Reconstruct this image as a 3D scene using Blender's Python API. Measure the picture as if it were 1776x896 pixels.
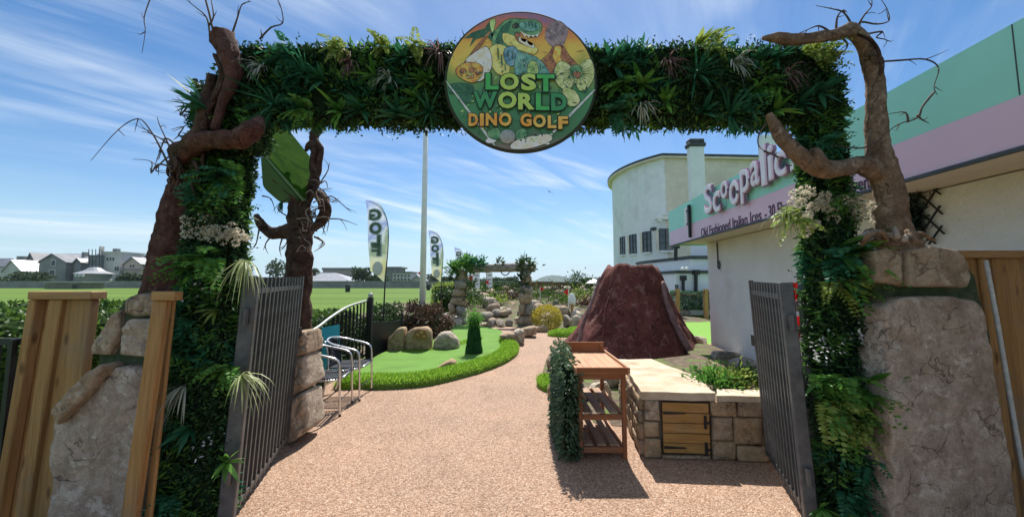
import bpy, bmesh, math, random
import numpy as np
from mathutils import Vector, Matrix, noise as mnoise

for o in list(bpy.data.objects):
    bpy.data.objects.remove(o)
sc = bpy.context.scene
col = sc.collection
R = math.radians

# ------------------------------------------------------------------ camera, sky, sun, exposure
F_PX, CU, CV, PITCH, EYE = 630.0, 888.0, 440.0, R(4.5), 1.5
cd = bpy.data.cameras.new('camera')
cd.sensor_fit = 'HORIZONTAL'; cd.sensor_width = 36.0
cd.lens = 36.0 * F_PX / 1776.0
cd.shift_y = -8.0 / 1776.0
cd.clip_start = 0.05; cd.clip_end = 12000
cam = bpy.data.objects.new('camera', cd); col.objects.link(cam)
cam.location = (0, 0, EYE); cam.rotation_euler = (R(90) + PITCH, 0, 0)
sc.camera = cam

SUN_EL, SUN_AZ = R(55), R(6)          # azimuth from +Y towards +X
SUNDIR = Vector((math.sin(SUN_AZ) * math.cos(SUN_EL), math.cos(SUN_AZ) * math.cos(SUN_EL), math.sin(SUN_EL)))
world = bpy.data.worlds.new('World'); sc.world = world; world.use_nodes = True
def build_world():
    nt = world.node_tree; N = nt.nodes; L = nt.links; N.clear()
    out = N.new('ShaderNodeOutputWorld'); bg = N.new('ShaderNodeBackground'); L.new(bg.outputs[0], out.inputs[0])
    bg.inputs[1].default_value = 0.09
    sky = N.new('ShaderNodeTexSky'); sky.sky_type = 'NISHITA'; sky.sun_disc = False
    sky.sun_elevation = SUN_EL; sky.sun_rotation = SUN_AZ
    sky.air_density = 1.0; sky.dust_density = 0.25; sky.ozone_density = 3.0; sky.altitude = 0
    tc = N.new('ShaderNodeTexCoord'); sep = N.new('ShaderNodeSeparateXYZ'); L.new(tc.outputs['Generated'], sep.inputs[0])
    def mth(op, a, b=None, clamp=False):
        m = N.new('ShaderNodeMath'); m.operation = op; m.use_clamp = clamp
        for i, v in enumerate((a, b)):
            if v is None: continue
            if isinstance(v, (int, float)): m.inputs[i].default_value = v
            else: L.new(v, m.inputs[i])
        return m.outputs[0]
    z = mth('MAXIMUM', sep.outputs[2], 0.0)
    den = mth('ADD', z, 0.10)
    cb = N.new('ShaderNodeCombineXYZ')
    L.new(mth('DIVIDE', sep.outputs[0], den), cb.inputs[0]); L.new(mth('DIVIDE', sep.outputs[1], den), cb.inputs[1])
    def layer(rot, sx, sy, loc, scale, lo, hi, detail=9, dist=1.2):
        mp = N.new('ShaderNodeMapping'); mp.vector_type = 'TEXTURE'; mp.inputs['Rotation'].default_value = (0, 0, R(rot))
        mp.inputs['Scale'].default_value = (sx, sy, 1); mp.inputs['Location'].default_value = loc
        L.new(cb.outputs[0], mp.inputs[0])
        n = N.new('ShaderNodeTexNoise'); n.inputs['Scale'].default_value = scale; n.inputs['Detail'].default_value = detail
        n.inputs['Roughness'].default_value = 0.68; n.inputs['Distortion'].default_value = dist
        L.new(mp.outputs[0], n.inputs['Vector'])
        r = N.new('ShaderNodeMapRange'); r.inputs[1].default_value = lo; r.inputs[2].default_value = hi; r.clamp = True
        L.new(n.outputs[0], r.inputs[0]); return r.outputs[0]
    streak = layer(52, 4.2, .62, (1.3, 0.4, 0), 0.75, 0.42, 0.66)
    wisps = layer(38, 2.0, .45, (4.1, 2.2, 0), 0.8, 0.47, 0.78, 11, 1.8)
    patch = layer(35, 2.6, 1.3, (0.2, 5.5, 0), 0.8, 0.44, 0.62, 4, .6)
    veil = layer(48, 3.5, 1.6, (2.0, 1.0, 0), 0.6, 0.38, 0.80, 6, .8)
    cl = mth('ADD', mth('MULTIPLY', streak, mth('ADD', mth('MULTIPLY', patch, .95), .10)), mth('MULTIPLY', wisps, mth('MULTIPLY', patch, .55)))
    cl = mth('ADD', cl, mth('MULTIPLY', veil, 0.10), True)
    cl = mth('MULTIPLY', cl, 0.95)
    mix = N.new('ShaderNodeMix'); mix.data_type = 'RGBA'
    gm = N.new('ShaderNodeHueSaturation'); gm.inputs['Saturation'].default_value = 1.24; gm.inputs['Value'].default_value = .98; L.new(sky.outputs[0], gm.inputs['Color'])
    L.new(cl, mix.inputs[0]); L.new(gm.outputs[0], mix.inputs[6]); mix.inputs[7].default_value = (7.4, 8.0, 8.6, 1)
    hz = N.new('ShaderNodeMapRange'); hz.interpolation_type = 'SMOOTHSTEP'; hz.inputs[1].default_value = -.02; hz.inputs[2].default_value = .22; hz.inputs[3].default_value = .85; hz.inputs[4].default_value = 0
    L.new(sep.outputs[2], hz.inputs[0])
    m2 = N.new('ShaderNodeMix'); m2.data_type = 'RGBA'; L.new(hz.outputs[0], m2.inputs[0]); L.new(mix.outputs[2], m2.inputs[6]); m2.inputs[7].default_value = (3.6, 5.3, 6.6, 1)
    L.new(m2.outputs[2], bg.inputs[0])
build_world()
sl = bpy.data.lights.new('sun', 'SUN'); sl.energy = 5.0; sl.angle = R(0.55); sl.color = (1.0, 0.955, 0.88)
sun = bpy.data.objects.new('sun', sl); col.objects.link(sun); sun.location = (0, 0, 60)
sun.rotation_euler = SUNDIR.to_track_quat('Z', 'Y').to_euler()
vs = sc.view_settings
vs.view_transform = 'Standard'; vs.look = 'None'; vs.exposure = 0.6; vs.gamma = 1.0; vs.use_curve_mapping = False

# ------------------------------------------------------------------ helpers
_c, _s = math.cos(PITCH), math.sin(PITCH)
def P(u, v, Y):
    """point of the place at distance Y ahead of the gate that shows at photo pixel (u, v)"""
    a, b = (u - CU) / F_PX, (CV - v) / F_PX
    d = Vector((a, _c - b * _s, _s + b * _c)); t = Y / d.y
    return Vector((a * t, Y, EYE + d.z * t))
def G(u, v, z=0.0):
    a, b = (u - CU) / F_PX, (CV - v) / F_PX
    d = Vector((a, _c - b * _s, _s + b * _c)); t = (z - EYE) / d.z
    return Vector((a * t, d.y * t, z))
def V(*a): return Vector(a)

# ---- materials
MATS = {}
def mat(name, c1, c2=None, scale=6.0, rough=0.8, bump=0.0, bscale=40.0, metal=0.0, transl=0.0, island=0.0, stretch=None,
        spec=0.4, lo=0.35, hi=0.65, detail=6, spots=None, bdist=0.01, coat=0.0, emit=None, c3=None):
    if name in MATS: return MATS[name]
    m = bpy.data.materials.new(name); m.use_nodes = True; nt = m.node_tree; N = nt.nodes; L = nt.links
    b = N['Principled BSDF']; out = N['Material Output']
    b.inputs['Roughness'].default_value = rough; b.inputs['Metallic'].default_value = metal
    b.inputs['Specular IOR Level'].default_value = spec; b.inputs['Coat Weight'].default_value = coat
    c1 = tuple(c1) + (1,); c2 = tuple(c2) + (1,) if c2 else c1
    tc = N.new('ShaderNodeTexCoord'); vec = tc.outputs['Object']
    if stretch:
        mp = N.new('ShaderNodeMapping'); mp.inputs['Scale'].default_value = stretch; L.new(vec, mp.inputs[0]); vec = mp.outputs[0]
    n = N.new('ShaderNodeTexNoise'); n.inputs['Scale'].default_value = scale; n.inputs['Detail'].default_value = detail
    n.inputs['Roughness'].default_value = 0.6; L.new(vec, n.inputs['Vector'])
    r = N.new('ShaderNodeValToRGB'); r.color_ramp.elements[0].position = lo; r.color_ramp.elements[1].position = hi
    r.color_ramp.elements[0].color = c1; r.color_ramp.elements[1].color = c2
    if c3:
        e = r.color_ramp.elements.new((lo + hi) / 2); e.color = tuple(c3) + (1,)
    colr = r.outputs[0]
    if island > 0:
        g = N.new('ShaderNodeNewGeometry'); mx = N.new('ShaderNodeMix'); mx.data_type = 'FLOAT'
        mx.inputs[0].default_value = island; L.new(n.outputs[0], mx.inputs[2]); L.new(g.outputs['Random Per Island'], mx.inputs[3])
        L.new(mx.outputs[0], r.inputs[0])
    else: L.new(n.outputs[0], r.inputs[0])
    if spots:      # (colour, scale, lo, hi)
        n2 = N.new('ShaderNodeTexNoise'); n2.inputs['Scale'].default_value = spots[1]; n2.inputs['Detail'].default_value = 5
        L.new(tc.outputs['Object'], n2.inputs['Vector'])
        mr = N.new('ShaderNodeMapRange'); mr.inputs[1].default_value = spots[2]; mr.inputs[2].default_value = spots[3]; L.new(n2.outputs[0], mr.inputs[0])
        mx = N.new('ShaderNodeMix'); mx.data_type = 'RGBA'; L.new(mr.outputs[0], mx.inputs[0]); L.new(colr, mx.inputs[6])
        mx.inputs[7].default_value = tuple(spots[0]) + (1,); colr = mx.outputs[2]
    L.new(colr, b.inputs['Base Color'])
    if bump > 0:
        nb = N.new('ShaderNodeTexNoise'); nb.inputs['Scale'].default_value = bscale; nb.inputs['Detail'].default_value = 7
        nb.inputs['Roughness'].default_value = 0.65; L.new(vec, nb.inputs['Vector'])
        bp = N.new('ShaderNodeBump'); bp.inputs['Strength'].default_value = bump; bp.inputs['Distance'].default_value = bdist
        L.new(nb.outputs[0], bp.inputs['Height']); L.new(bp.outputs[0], b.inputs['Normal'])
    if transl > 0:
        t = N.new('ShaderNodeBsdfTranslucent'); L.new(colr, t.inputs[0]); ms = N.new('ShaderNodeMixShader'); ms.inputs[0].default_value = transl
        L.new(b.outputs[0], ms.inputs[1]); L.new(t.outputs[0], ms.inputs[2]); L.new(ms.outputs[0], out.inputs[0])
    MATS[name] = m; return m
def _nd(nt):
    N, L = nt.nodes, nt.links
    def noise(vec, scale, detail=8, rough=.6, dist=0.0):
        n = N.new('ShaderNodeTexNoise'); n.inputs['Scale'].default_value = scale; n.inputs['Detail'].default_value = detail; n.inputs['Roughness'].default_value = rough; n.inputs['Distortion'].default_value = dist
        L.new(vec, n.inputs['Vector']); return n.outputs[0]
    def rng_(src, a, b, c=0.0, d=1.0):
        r = N.new('ShaderNodeMapRange'); r.clamp = True
        for i, v in enumerate((a, b, c, d)): r.inputs[i + 1].default_value = v
        L.new(src, r.inputs[0]); return r.outputs[0]
    def mix(fac, a, b, mode='MIX'):
        m = N.new('ShaderNodeMix'); m.data_type = 'RGBA'; m.blend_type = mode
        for i, v in ((0, fac), (6, a), (7, b)):
            if isinstance(v, (int, float)): m.inputs[i].default_value = v
            elif isinstance(v, tuple): m.inputs[i].default_value = v + (1,)
            else: L.new(v, m.inputs[i])
        return m.outputs[2]
    def mth(op, a, b):
        m = N.new('ShaderNodeMath'); m.operation = op
        for i, v in enumerate((a, b)):
            if isinstance(v, (int, float)): m.inputs[i].default_value = v
            else: L.new(v, m.inputs[i])
        return m.outputs[0]
    return noise, rng_, mix, mth
def stone_mat(name, dark, light, pale, sc_=1.0, crack=.6, stain=(.10, .085, .06), bump=.9, lichen=.5):
    """weathered stone: mottled body, pale worn patches, grit, fine cracks, run-off stains"""
    if name in MATS: return MATS[name]
    m = bpy.data.materials.new(name); m.use_nodes = True; nt = m.node_tree; N, L = nt.nodes, nt.links; b = N['Principled BSDF']; b.inputs['Roughness'].default_value = .9; b.inputs['Specular IOR Level'].default_value = .2
    noise, rg, mix, mth = _nd(nt); tc = N.new('ShaderNodeTexCoord'); v = tc.outputs['Object']
    big = noise(v, 3.2 * sc_, 15, .72, .3); fine = noise(v, 22 * sc_, 10, .7); grit = noise(v, 120 * sc_, 4, .7)
    c = mix(rg(big, .36, .62), dark, light); c = mix(mth('MULTIPLY', rg(noise(v, 5.5 * sc_, 14, .75, .6), .54, .60), .75), c, pale)
    c = mix(mth('MULTIPLY', rg(noise(v, 11 * sc_, 12, .8, .4), .56, .62), lichen), c, stain)
    mp = N.new('ShaderNodeMapping'); mp.inputs['Scale'].default_value = (9 * sc_, 9 * sc_, 1.0 * sc_); L.new(v, mp.inputs[0])
    c = mix(mth('MULTIPLY', rg(noise(mp.outputs[0], 1.0, 8, .7), .55, .72), .55), c, stain)
    dv = N.new('ShaderNodeVectorMath'); dv.operation = 'MULTIPLY_ADD'; nz = N.new('ShaderNodeTexNoise'); nz.inputs['Scale'].default_value = 5 * sc_; nz.inputs['Detail'].default_value = 6; L.new(v, nz.inputs['Vector'])
    L.new(nz.outputs['Color'], dv.inputs[0]); dv.inputs[1].default_value = (.35 / sc_,) * 3; L.new(v, dv.inputs[2])
    vo = N.new('ShaderNodeTexVoronoi'); vo.feature = 'DISTANCE_TO_EDGE'; vo.inputs['Scale'].default_value = 3.4 * sc_; L.new(dv.outputs[0], vo.inputs['Vector'])
    cr = mth('MULTIPLY', rg(vo.outputs[0], 0, .022, 1, 0), rg(noise(v, 2.4 * sc_, 3), .48, .58)); c = mix(mth('MULTIPLY', cr, crack), c, tuple(x * .35 for x in stain))
    c = mix(.8, c, mix(rg(grit, .3, .7), (.62, .60, .58), (1.25, 1.25, 1.25)), 'MULTIPLY'); c = mix(.7, c, mix(rg(fine, .3, .7), (.62, .60, .58), (1.2, 1.2, 1.2)), 'MULTIPLY')
    L.new(c, b.inputs['Base Color'])
    h = mth('ADD', mth('MULTIPLY', big, .5), mth('ADD', mth('MULTIPLY', fine, .35), mth('MULTIPLY', grit, .10))); h = mth('SUBTRACT', h, mth('MULTIPLY', cr, .25))
    bp = N.new('ShaderNodeBump'); bp.inputs['Strength'].default_value = bump; bp.inputs['Distance'].default_value = .05 / sc_; L.new(h, bp.inputs['Height']); L.new(bp.outputs[0], b.inputs['Normal'])
    MATS[name] = m; return m
def wood(name, c1, c2, axis=2, rough=0.7, k=1.0):
    if name in MATS: return MATS[name]
    m = bpy.data.materials.new(name); m.use_nodes = True; nt = m.node_tree; N, L = nt.nodes, nt.links; b = N['Principled BSDF']; b.inputs['Roughness'].default_value = rough; b.inputs['Specular IOR Level'].default_value = .25
    noise, rg, mix, mth = _nd(nt); tc = N.new('ShaderNodeTexCoord'); oi = N.new('ShaderNodeObjectInfo'); off = N.new('ShaderNodeVectorMath'); off.operation = 'MULTIPLY_ADD'
    L.new(oi.outputs['Random'], off.inputs[0]); off.inputs[1].default_value = (7, 5, 9); L.new(tc.outputs['Object'], off.inputs[2]); v = off.outputs[0]
    def st(lng, acr):
        mp = N.new('ShaderNodeMapping'); q = [acr * k] * 3; q[axis] = lng * k; mp.inputs['Scale'].default_value = q; L.new(v, mp.inputs[0]); return mp.outputs[0]
    g1 = noise(st(1.3, 16), 1.0, 6, .6, .8); g2 = noise(st(3.5, 90), 1.0, 4, .7, .3)
    c = mix(rg(g1, .3, .7), c1, c2); c = mix(mth('MULTIPLY', rg(g2, .5, .72), .55), c, tuple(x * .42 for x in c1))
    vo = N.new('ShaderNodeTexVoronoi'); vo.inputs['Scale'].default_value = 1.0; L.new(st(3.0, 9.0), vo.inputs['Vector']); c = mix(mth('MULTIPLY', rg(vo.outputs['Distance'], .07, .17, 1, 0), .8), c, tuple(x * .28 for x in c1))
    c = mix(mth('MULTIPLY', rg(noise(v, 2.6, 6, .7), .5, .72), .45), c, (c1[0] * .6 + .03, c1[0] * .52 + .03, c1[0] * .42 + .03)); L.new(c, b.inputs['Base Color'])
    bp = N.new('ShaderNodeBump'); bp.inputs['Strength'].default_value = .5; bp.inputs['Distance'].default_value = .004; L.new(mth('ADD', g1, g2), bp.inputs['Height']); L.new(bp.outputs[0], b.inputs['Normal'])
    MATS[name] = m; return m

# ---- objects
ORG = {}
def org(o): return ORG.get(o, Vector((0, 0, 0)))
def link(name, me, parent=None, origin=None, local=None):
    o = bpy.data.objects.new(name, me); col.objects.link(o)
    if parent is not None:
        o.parent = parent
        o.location = local if local is not None else (0, 0, 0)
        ORG[o] = org(parent) + o.location
    else:
        o.location = origin if origin is not None else (0, 0, 0); ORG[o] = o.location.copy()
    return o
def tag(o, label=None, cat=None, group=None, kind=None):
    if label: o['label'] = label
    if cat: o['category'] = cat
    if group: o['group'] = group
    if kind: o['kind'] = kind
    return o
def thing(name, label, cat, loc=(0, 0, 0), group=None):
    o = bpy.data.objects.new(name, None); col.objects.link(o); o.empty_display_size = .1
    o.location = Vector(loc); ORG[o] = Vector(loc); return tag(o, label, cat, group)
def np_mesh(name, verts, faces, mats, smooth=False, midx=None):
    """verts (n,3) array, faces: (m,k) array or list of lists"""
    me = bpy.data.meshes.new(name); verts = np.asarray(verts, dtype=np.float32)
    if isinstance(faces, np.ndarray):
        m, k = faces.shape
        me.vertices.add(len(verts)); me.vertices.foreach_set('co', verts.ravel())
        me.loops.add(m * k); me.loops.foreach_set('vertex_index', faces.astype(np.int32).ravel())
        me.polygons.add(m); me.polygons.foreach_set('loop_start', np.arange(0, m * k, k, dtype=np.int32))
        me.update(calc_edges=True); me.validate()
    else:
        me.from_pydata([tuple(v) for v in verts], [], faces); me.update()
    for mm in (mats if isinstance(mats, (list, tuple)) else [mats]): me.materials.append(mm)
    n = len(me.polygons)
    if smooth: me.polygons.foreach_set('use_smooth', np.ones(n, dtype=bool))
    if midx is not None and len(midx) == n: me.polygons.foreach_set('material_index', np.asarray(midx, dtype=np.int32))
    return me
def catmull(pts, sub):
    pts = [Vector(p) for p in pts]; n = len(pts); out = []
    if n < 3 or sub < 2: return pts, [(i, 0) for i in range(n)]
    par = []
    for i in range(n - 1):
        p0 = pts[max(i - 1, 0)]; p1 = pts[i]; p2 = pts[i + 1]; p3 = pts[min(i + 2, n - 1)]
        for j in range(sub):
            t = j / sub; t2 = t * t; t3 = t2 * t
            out.append(0.5 * ((2 * p1) + (p2 - p0) * t + (2 * p0 - 5 * p1 + 4 * p2 - p3) * t2 + (3 * p1 - p0 - 3 * p2 + p3) * t3)); par.append((i, t))
    out.append(pts[-1]); par.append((n - 1, 0)); return out, par
class MB:
    def __init__(s): s.v = []; s.f = []; s.mi = []; s.cur = 0
    def add(s, vs, fs):
        k = len(s.v); s.v += [Vector(x) for x in vs]; s.f += [[i + k for i in f] for f in fs]; s.mi += [s.cur] * len(fs); return s
    def hexa(s, c8):   # 4 bottom (ccw) + 4 top
        return s.add(c8, [(3, 2, 1, 0), (4, 5, 6, 7), (0, 1, 5, 4), (1, 2, 6, 5), (2, 3, 7, 6), (3, 0, 4, 7)])
    def box(s, c, d, rz=0.0, ax=None):
        hx, hy, hz = d[0] / 2, d[1] / 2, d[2] / 2; M = ax if ax else Matrix.Rotation(rz, 3, 'Z'); c = Vector(c)
        return s.hexa([c + M @ Vector(q) for q in ((-hx, -hy, -hz), (hx, -hy, -hz), (hx, hy, -hz), (-hx, hy, -hz), (-hx, -hy, hz), (hx, -hy, hz), (hx, hy, hz), (-hx, hy, hz))])
    def bbox(s, lo, hi): return s.box([(a + b) / 2 for a, b in zip(lo, hi)], [b - a for a, b in zip(lo, hi)])
    def bar(s, a, b, w, h, up=(0, 0, 1)):
        a, b = Vector(a), Vector(b); x = (b - a).normalized(); y = Vector(up).cross(x)
        if y.length < 1e-4: y = Vector((0, 1, 0)).cross(x)
        y.normalize(); z = x.cross(y)
        q = []
        for e in (a, b):
            for sy, sz in ((-1, -1), (1, -1), (1, 1), (-1, 1)): q.append(e + y * w / 2 * sy + z * h / 2 * sz)
        return s.add(q, [(0, 1, 2, 3), (7, 6, 5, 4), (0, 4, 5, 1), (1, 5, 6, 2), (2, 6, 7, 3), (3, 7, 4, 0)])
    def tube(s, pts, rad, n=8, sub=1, closed=False, wob=0.0, seed=0, cap=True, bark=0.0):
        pp, par = catmull(pts, sub)
        rr = []
        for i, t in par:
            if isinstance(rad, (int, float)): rr.append(rad)
            else: rr.append(rad[i] * (1 - t) + rad[min(i + 1, len(rad) - 1)] * t)
        m = len(pp); k = len(s.v); prev = None
        for i in range(m):
            t = (pp[min(i + 1, m - 1)] - pp[max(i - 1, 0)])
            if t.length < 1e-7: t = Vector((0, 0, 1))
            t.normalize()
            if prev is None:
                x = t.orthogonal().normalized()
            else:
                x = prev - t * prev.dot(t)
                x = x.normalized() if x.length > 1e-6 else t.orthogonal().normalized()
            prev = x; y = t.cross(x)
            for j in range(n):
                a = 2 * math.pi * j / n; r = rr[i]; d = x * math.cos(a) + y * math.sin(a)
                if wob:
                    q = pp[i] * 9 + d * 1.3 + Vector((seed, 0, 0)); r *= 1 + wob * mnoise.noise(q) + wob * .6 * mnoise.noise(q * 2.7)
                if bark:
                    q = Vector((math.cos(a) * 3.2, math.sin(a) * 3.2, i * .11 + seed)); w = mnoise.noise(q * 1.0) * .5 + mnoise.noise(q * 2.3) * .35
                    r *= 1 + bark * ((1 - abs(w) * 2.6) * .5 - (1 - abs(mnoise.noise(q * 1.7 + Vector((9, 3, 1))))) ** 7 * .9)
                s.v.append(pp[i] + d * r)
        for i in range(m - 1):
            for j in range(n):
                a = k + i * n + j; b = k + i * n + (j + 1) % n
                s.f.append([a, b, b + n, a + n]); s.mi.append(s.cur)
        if cap:
            s.f.append([k + j for j in range(n)][::-1]); s.mi.append(s.cur); s.f.append([k + (m - 1) * n + j for j in range(n)]); s.mi.append(s.cur)
        return s
    def lathe(s, c, prof, n=16, a0=0, a1=2 * math.pi):
        k = len(s.v); c = Vector(c); full = abs(a1 - a0 - 2 * math.pi) < 1e-6; m = n if full else n + 1
        for r, z in prof:
            for j in range(m):
                a = a0 + (a1 - a0) * j / n; s.v.append(c + Vector((r * math.cos(a), r * math.sin(a), z)))
        for i in range(len(prof) - 1):
            for j in range(n):
                a = k + i * m + j; b = k + i * m + (j + 1) % m; s.f.append([a, b, b + m, a + m]); s.mi.append(s.cur)
        return s
    def sphere(s, c, r, n=10, sc=(1, 1, 1)):
        prof = [(math.sin(math.pi * i / (n // 2 + 1)), -math.cos(math.pi * i / (n // 2 + 1))) for i in range(n // 2 + 2)]
        k = len(s.v); s.lathe((0, 0, 0), prof, n)
        for i in range(k, len(s.v)): q = s.v[i]; s.v[i] = Vector(c) + Vector((q.x * r * sc[0], q.y * r * sc[1], q.z * r * sc[2]))
        return s
    def prism(s, poly, ext):   # polygon of 3-D points pushed along ext
        n = len(poly); e = Vector(ext); poly = [Vector(p) for p in poly]
        return s.add(poly + [p + e for p in poly], [list(range(n))[::-1], list(range(n, 2 * n))] + [[i, (i + 1) % n, (i + 1) % n + n, i + n] for i in range(n)])
    def build(s, name, m, parent=None, origin=None, smooth=False, bevel=0.0, fix=True):
        o0 = org(parent) if parent is not None else (Vector(origin) if origin is not None else Vector((0, 0, 0)))
        me = np_mesh(name, [v - o0 for v in s.v], s.f, m, smooth, s.mi if isinstance(m, (list, tuple)) else None)
        if fix or bevel:
            bm = bmesh.new(); bm.from_mesh(me)
            if bevel:
                try: bmesh.ops.bevel(bm, geom=[e for e in bm.edges if e.is_manifold and e.calc_face_angle(0) > .5], offset=bevel, segments=1, affect='EDGES')
                except Exception: pass
            bmesh.ops.recalc_face_normals(bm, faces=bm.faces); bm.to_mesh(me); bm.free()
        return link(name, me, parent, o0 if parent is None else None)
def leaf_arrays(pts, dirs, length, width, rng, fold=0.25, droop=0.0):
    """two triangles a leaf"""
    pts = np.asarray(pts, float); d = np.asarray(dirs, float); n = len(pts)
    d = d / (np.linalg.norm(d, axis=1, keepdims=True) + 1e-9)
    r = rng.normal(size=(n, 3)); s = np.cross(d, r); s /= np.linalg.norm(s, axis=1, keepdims=True) + 1e-9
    nn = np.cross(s, d); L = (np.ones(n) * length)[:, None] if np.isscalar(length) else np.asarray(length)[:, None]
    W = (np.ones(n) * width)[:, None] if np.isscalar(width) else np.asarray(width)[:, None]
    mid = pts + d * L * .45
    tip = pts + d * L; tip[:, 2] -= droop * L[:, 0]
    v = np.stack([pts, mid + s * W * .5 + nn * W * fold, tip, mid - s * W * .5 + nn * W * fold], 1).reshape(-1, 3)
    i = np.arange(n)[:, None] * 4
    f = np.concatenate([i + np.array([[0, 1, 2]]), i + np.array([[0, 2, 3]])], 0)
    return v, f
def leaf_obj(name, pts, dirs, length, width, m, rng, parent=None, origin=(0, 0, 0), fold=.25, droop=0.0):
    v, f = leaf_arrays(pts, dirs, length, width, rng, fold, droop)
    o0 = org(parent) if parent is not None else Vector(origin)
    me = np_mesh(name, v - np.array(o0), f, m)
    return link(name, me, parent, o0 if parent is None else None)
def box_scatter(c8, n, rng, faces=((0, 1, 5, 4), (1, 2, 6, 5), (2, 3, 7, 6), (3, 0, 4, 7), (4, 5, 6, 7), (3, 2, 1, 0))):
    """random points on the faces of a hexahedron (area weighted) with outward normals"""
    c8 = np.array([tuple(c) for c in c8], float); cen = c8.mean(0); pts = []; nr = []; ar = []
    for f in faces:
        q = c8[list(f)]; ar.append(np.linalg.norm(np.cross(q[1] - q[0], q[3] - q[0])) * .5 + np.linalg.norm(np.cross(q[1] - q[2], q[3] - q[2])) * .5)
    ar = np.array(ar); cnt = (ar / ar.sum() * n).astype(int)
    for f, k in zip(faces, cnt):
        q = c8[list(f)]; u = rng.random((k, 1)); w = rng.random((k, 1))
        p = q[0] * (1 - u) * (1 - w) + q[1] * u * (1 - w) + q[2] * u * w + q[3] * (1 - u) * w
        nn = np.cross(q[1] - q[0], q[3] - q[0]); nn /= np.linalg.norm(nn)
        if np.dot(q.mean(0) - cen, nn) < 0: nn = -nn
        pts.append(p); nr.append(np.repeat(nn[None], k, 0))
    return np.concatenate(pts), np.concatenate(nr)
def strap_mb(mb, c, axis, n, length, width, spread, droop, rng, seg=4):
    """a tuft of long tapering strap leaves"""
    c = Vector(c); ax = Vector(axis).normalized()
    for i in range(n):
        r = Vector(rng.normal(size=3)); d = (ax + (r - ax * r.dot(ax)).normalized() * spread * (0.15 + rng.random())).normalized()
        Ln = length * (0.65 + .5 * rng.random()); s = d.cross(Vector((0, 0, 1)) + Vector(rng.normal(size=3)) * .3)
        if s.length < 1e-4: s = Vector((1, 0, 0))
        s.normalize(); p = c.copy(); k = len(mb.v)
        for j in range(seg + 1):
            t = j / seg; w = width * (0.55 + 1.4 * t * (1 - t)) * (1 - t ** 3) * .5 + width * .02
            mb.v += [p - s * w, p + s * w]
            d = (d + Vector((0, 0, -1)) * droop * (.5 + t) / seg * 1.6).normalized(); p = p + d * Ln / seg
        for j in range(seg):
            a = k + 2 * j; mb.f.append([a, a + 1, a + 3, a + 2]); mb.mi.append(mb.cur)
def resample(poly, n):
    poly = [Vector(p) for p in poly]; m = len(poly); ls = [(poly[(i + 1) % m] - poly[i]).length for i in range(m)]; T = sum(ls); out = []; i = 0; acc = 0
    for k in range(n):
        t = T * k / n
        while acc + ls[i] < t: acc += ls[i]; i += 1
        out.append(poly[i].lerp(poly[(i + 1) % m], (t - acc) / max(ls[i], 1e-9)))
    return out
def pillow_mb(mb, poly, front, back, k=3.2, amp=0.02, freq=3.0, seed=0.0, n=72, rings=15, nrm=None, smoothp=1):
    """a boulder whose outline is poly: swells towards and away from the viewer, with a rough surface"""
    pts = resample(poly, n)
    for _ in range(smoothp):
        pts = [(pts[i - 1] + pts[i] * 2 + pts[(i + 1) % n]) / 4 for i in range(n)]
    c = sum(pts, Vector()) / n; nr = Vector(nrm) if nrm else Vector((0, -1, 0)); k0 = len(mb.v)
    def disp(p):
        q = p * freq + Vector((seed * 7.3, seed * 3.1, seed))
        a = mnoise.noise(q) * .6 + mnoise.noise(q * 2.3) * .3 + mnoise.noise(q * 5.1) * .2 + mnoise.noise(q * 11) * .1
        b = mnoise.noise(q + Vector((31, 5, 9))) * .6 + mnoise.noise(q * 3.1 + Vector((3, 51, 9))) * .3
        c_ = (1 - abs(mnoise.noise(q * .9 + Vector((4, 4, 4))))) ** 9 + .6 * (1 - abs(mnoise.noise(q * 1.9 + Vector((14, 4, 4))))) ** 10
        return a - c_ * .55, b
    def put(p):
        a, b = disp(p); return p + nr * a * amp * 2.2 + Vector((b, 0, a * .7)) * amp
    idx = {}
    for side in (1, -1):
        for r in range(rings + 1):
            if side == -1 and r == rings: continue
            t = math.sin(r / rings * math.pi / 2) if r else 0
            h = (1 - t ** k) ** (1 / k) * (front if side == 1 else -back)
            if r == 0:
                idx[(side, 0)] = len(mb.v); mb.v.append(put(c + nr * h)); continue
            idx[(side, r)] = len(mb.v)
            for p in pts: mb.v.append(put(c + (p - c) * t + nr * h))
        for r in range(rings):
            ro = idx[(1, rings)] if r + 1 == rings else idx[(side, r + 1)]
            for i in range(n):
                j = (i + 1) % n
                if r == 0: mb.f.append([idx[(side, 0)], ro + i, ro + j])
                else: mb.f.append([idx[(side, r)] + i, ro + i, ro + j, idx[(side, r)] + j])
                mb.mi.append(mb.cur)
    return mb
_ico = {}
def ico(sub):
    if sub not in _ico:
        bm = bmesh.new(); bmesh.ops.create_icosphere(bm, subdivisions=sub, radius=1); bm.verts.ensure_lookup_table()
        _ico[sub] = ([v.co.copy() for v in bm.verts], [[v.index for v in f.verts] for f in bm.faces]); bm.free()
    return _ico[sub]
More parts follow.
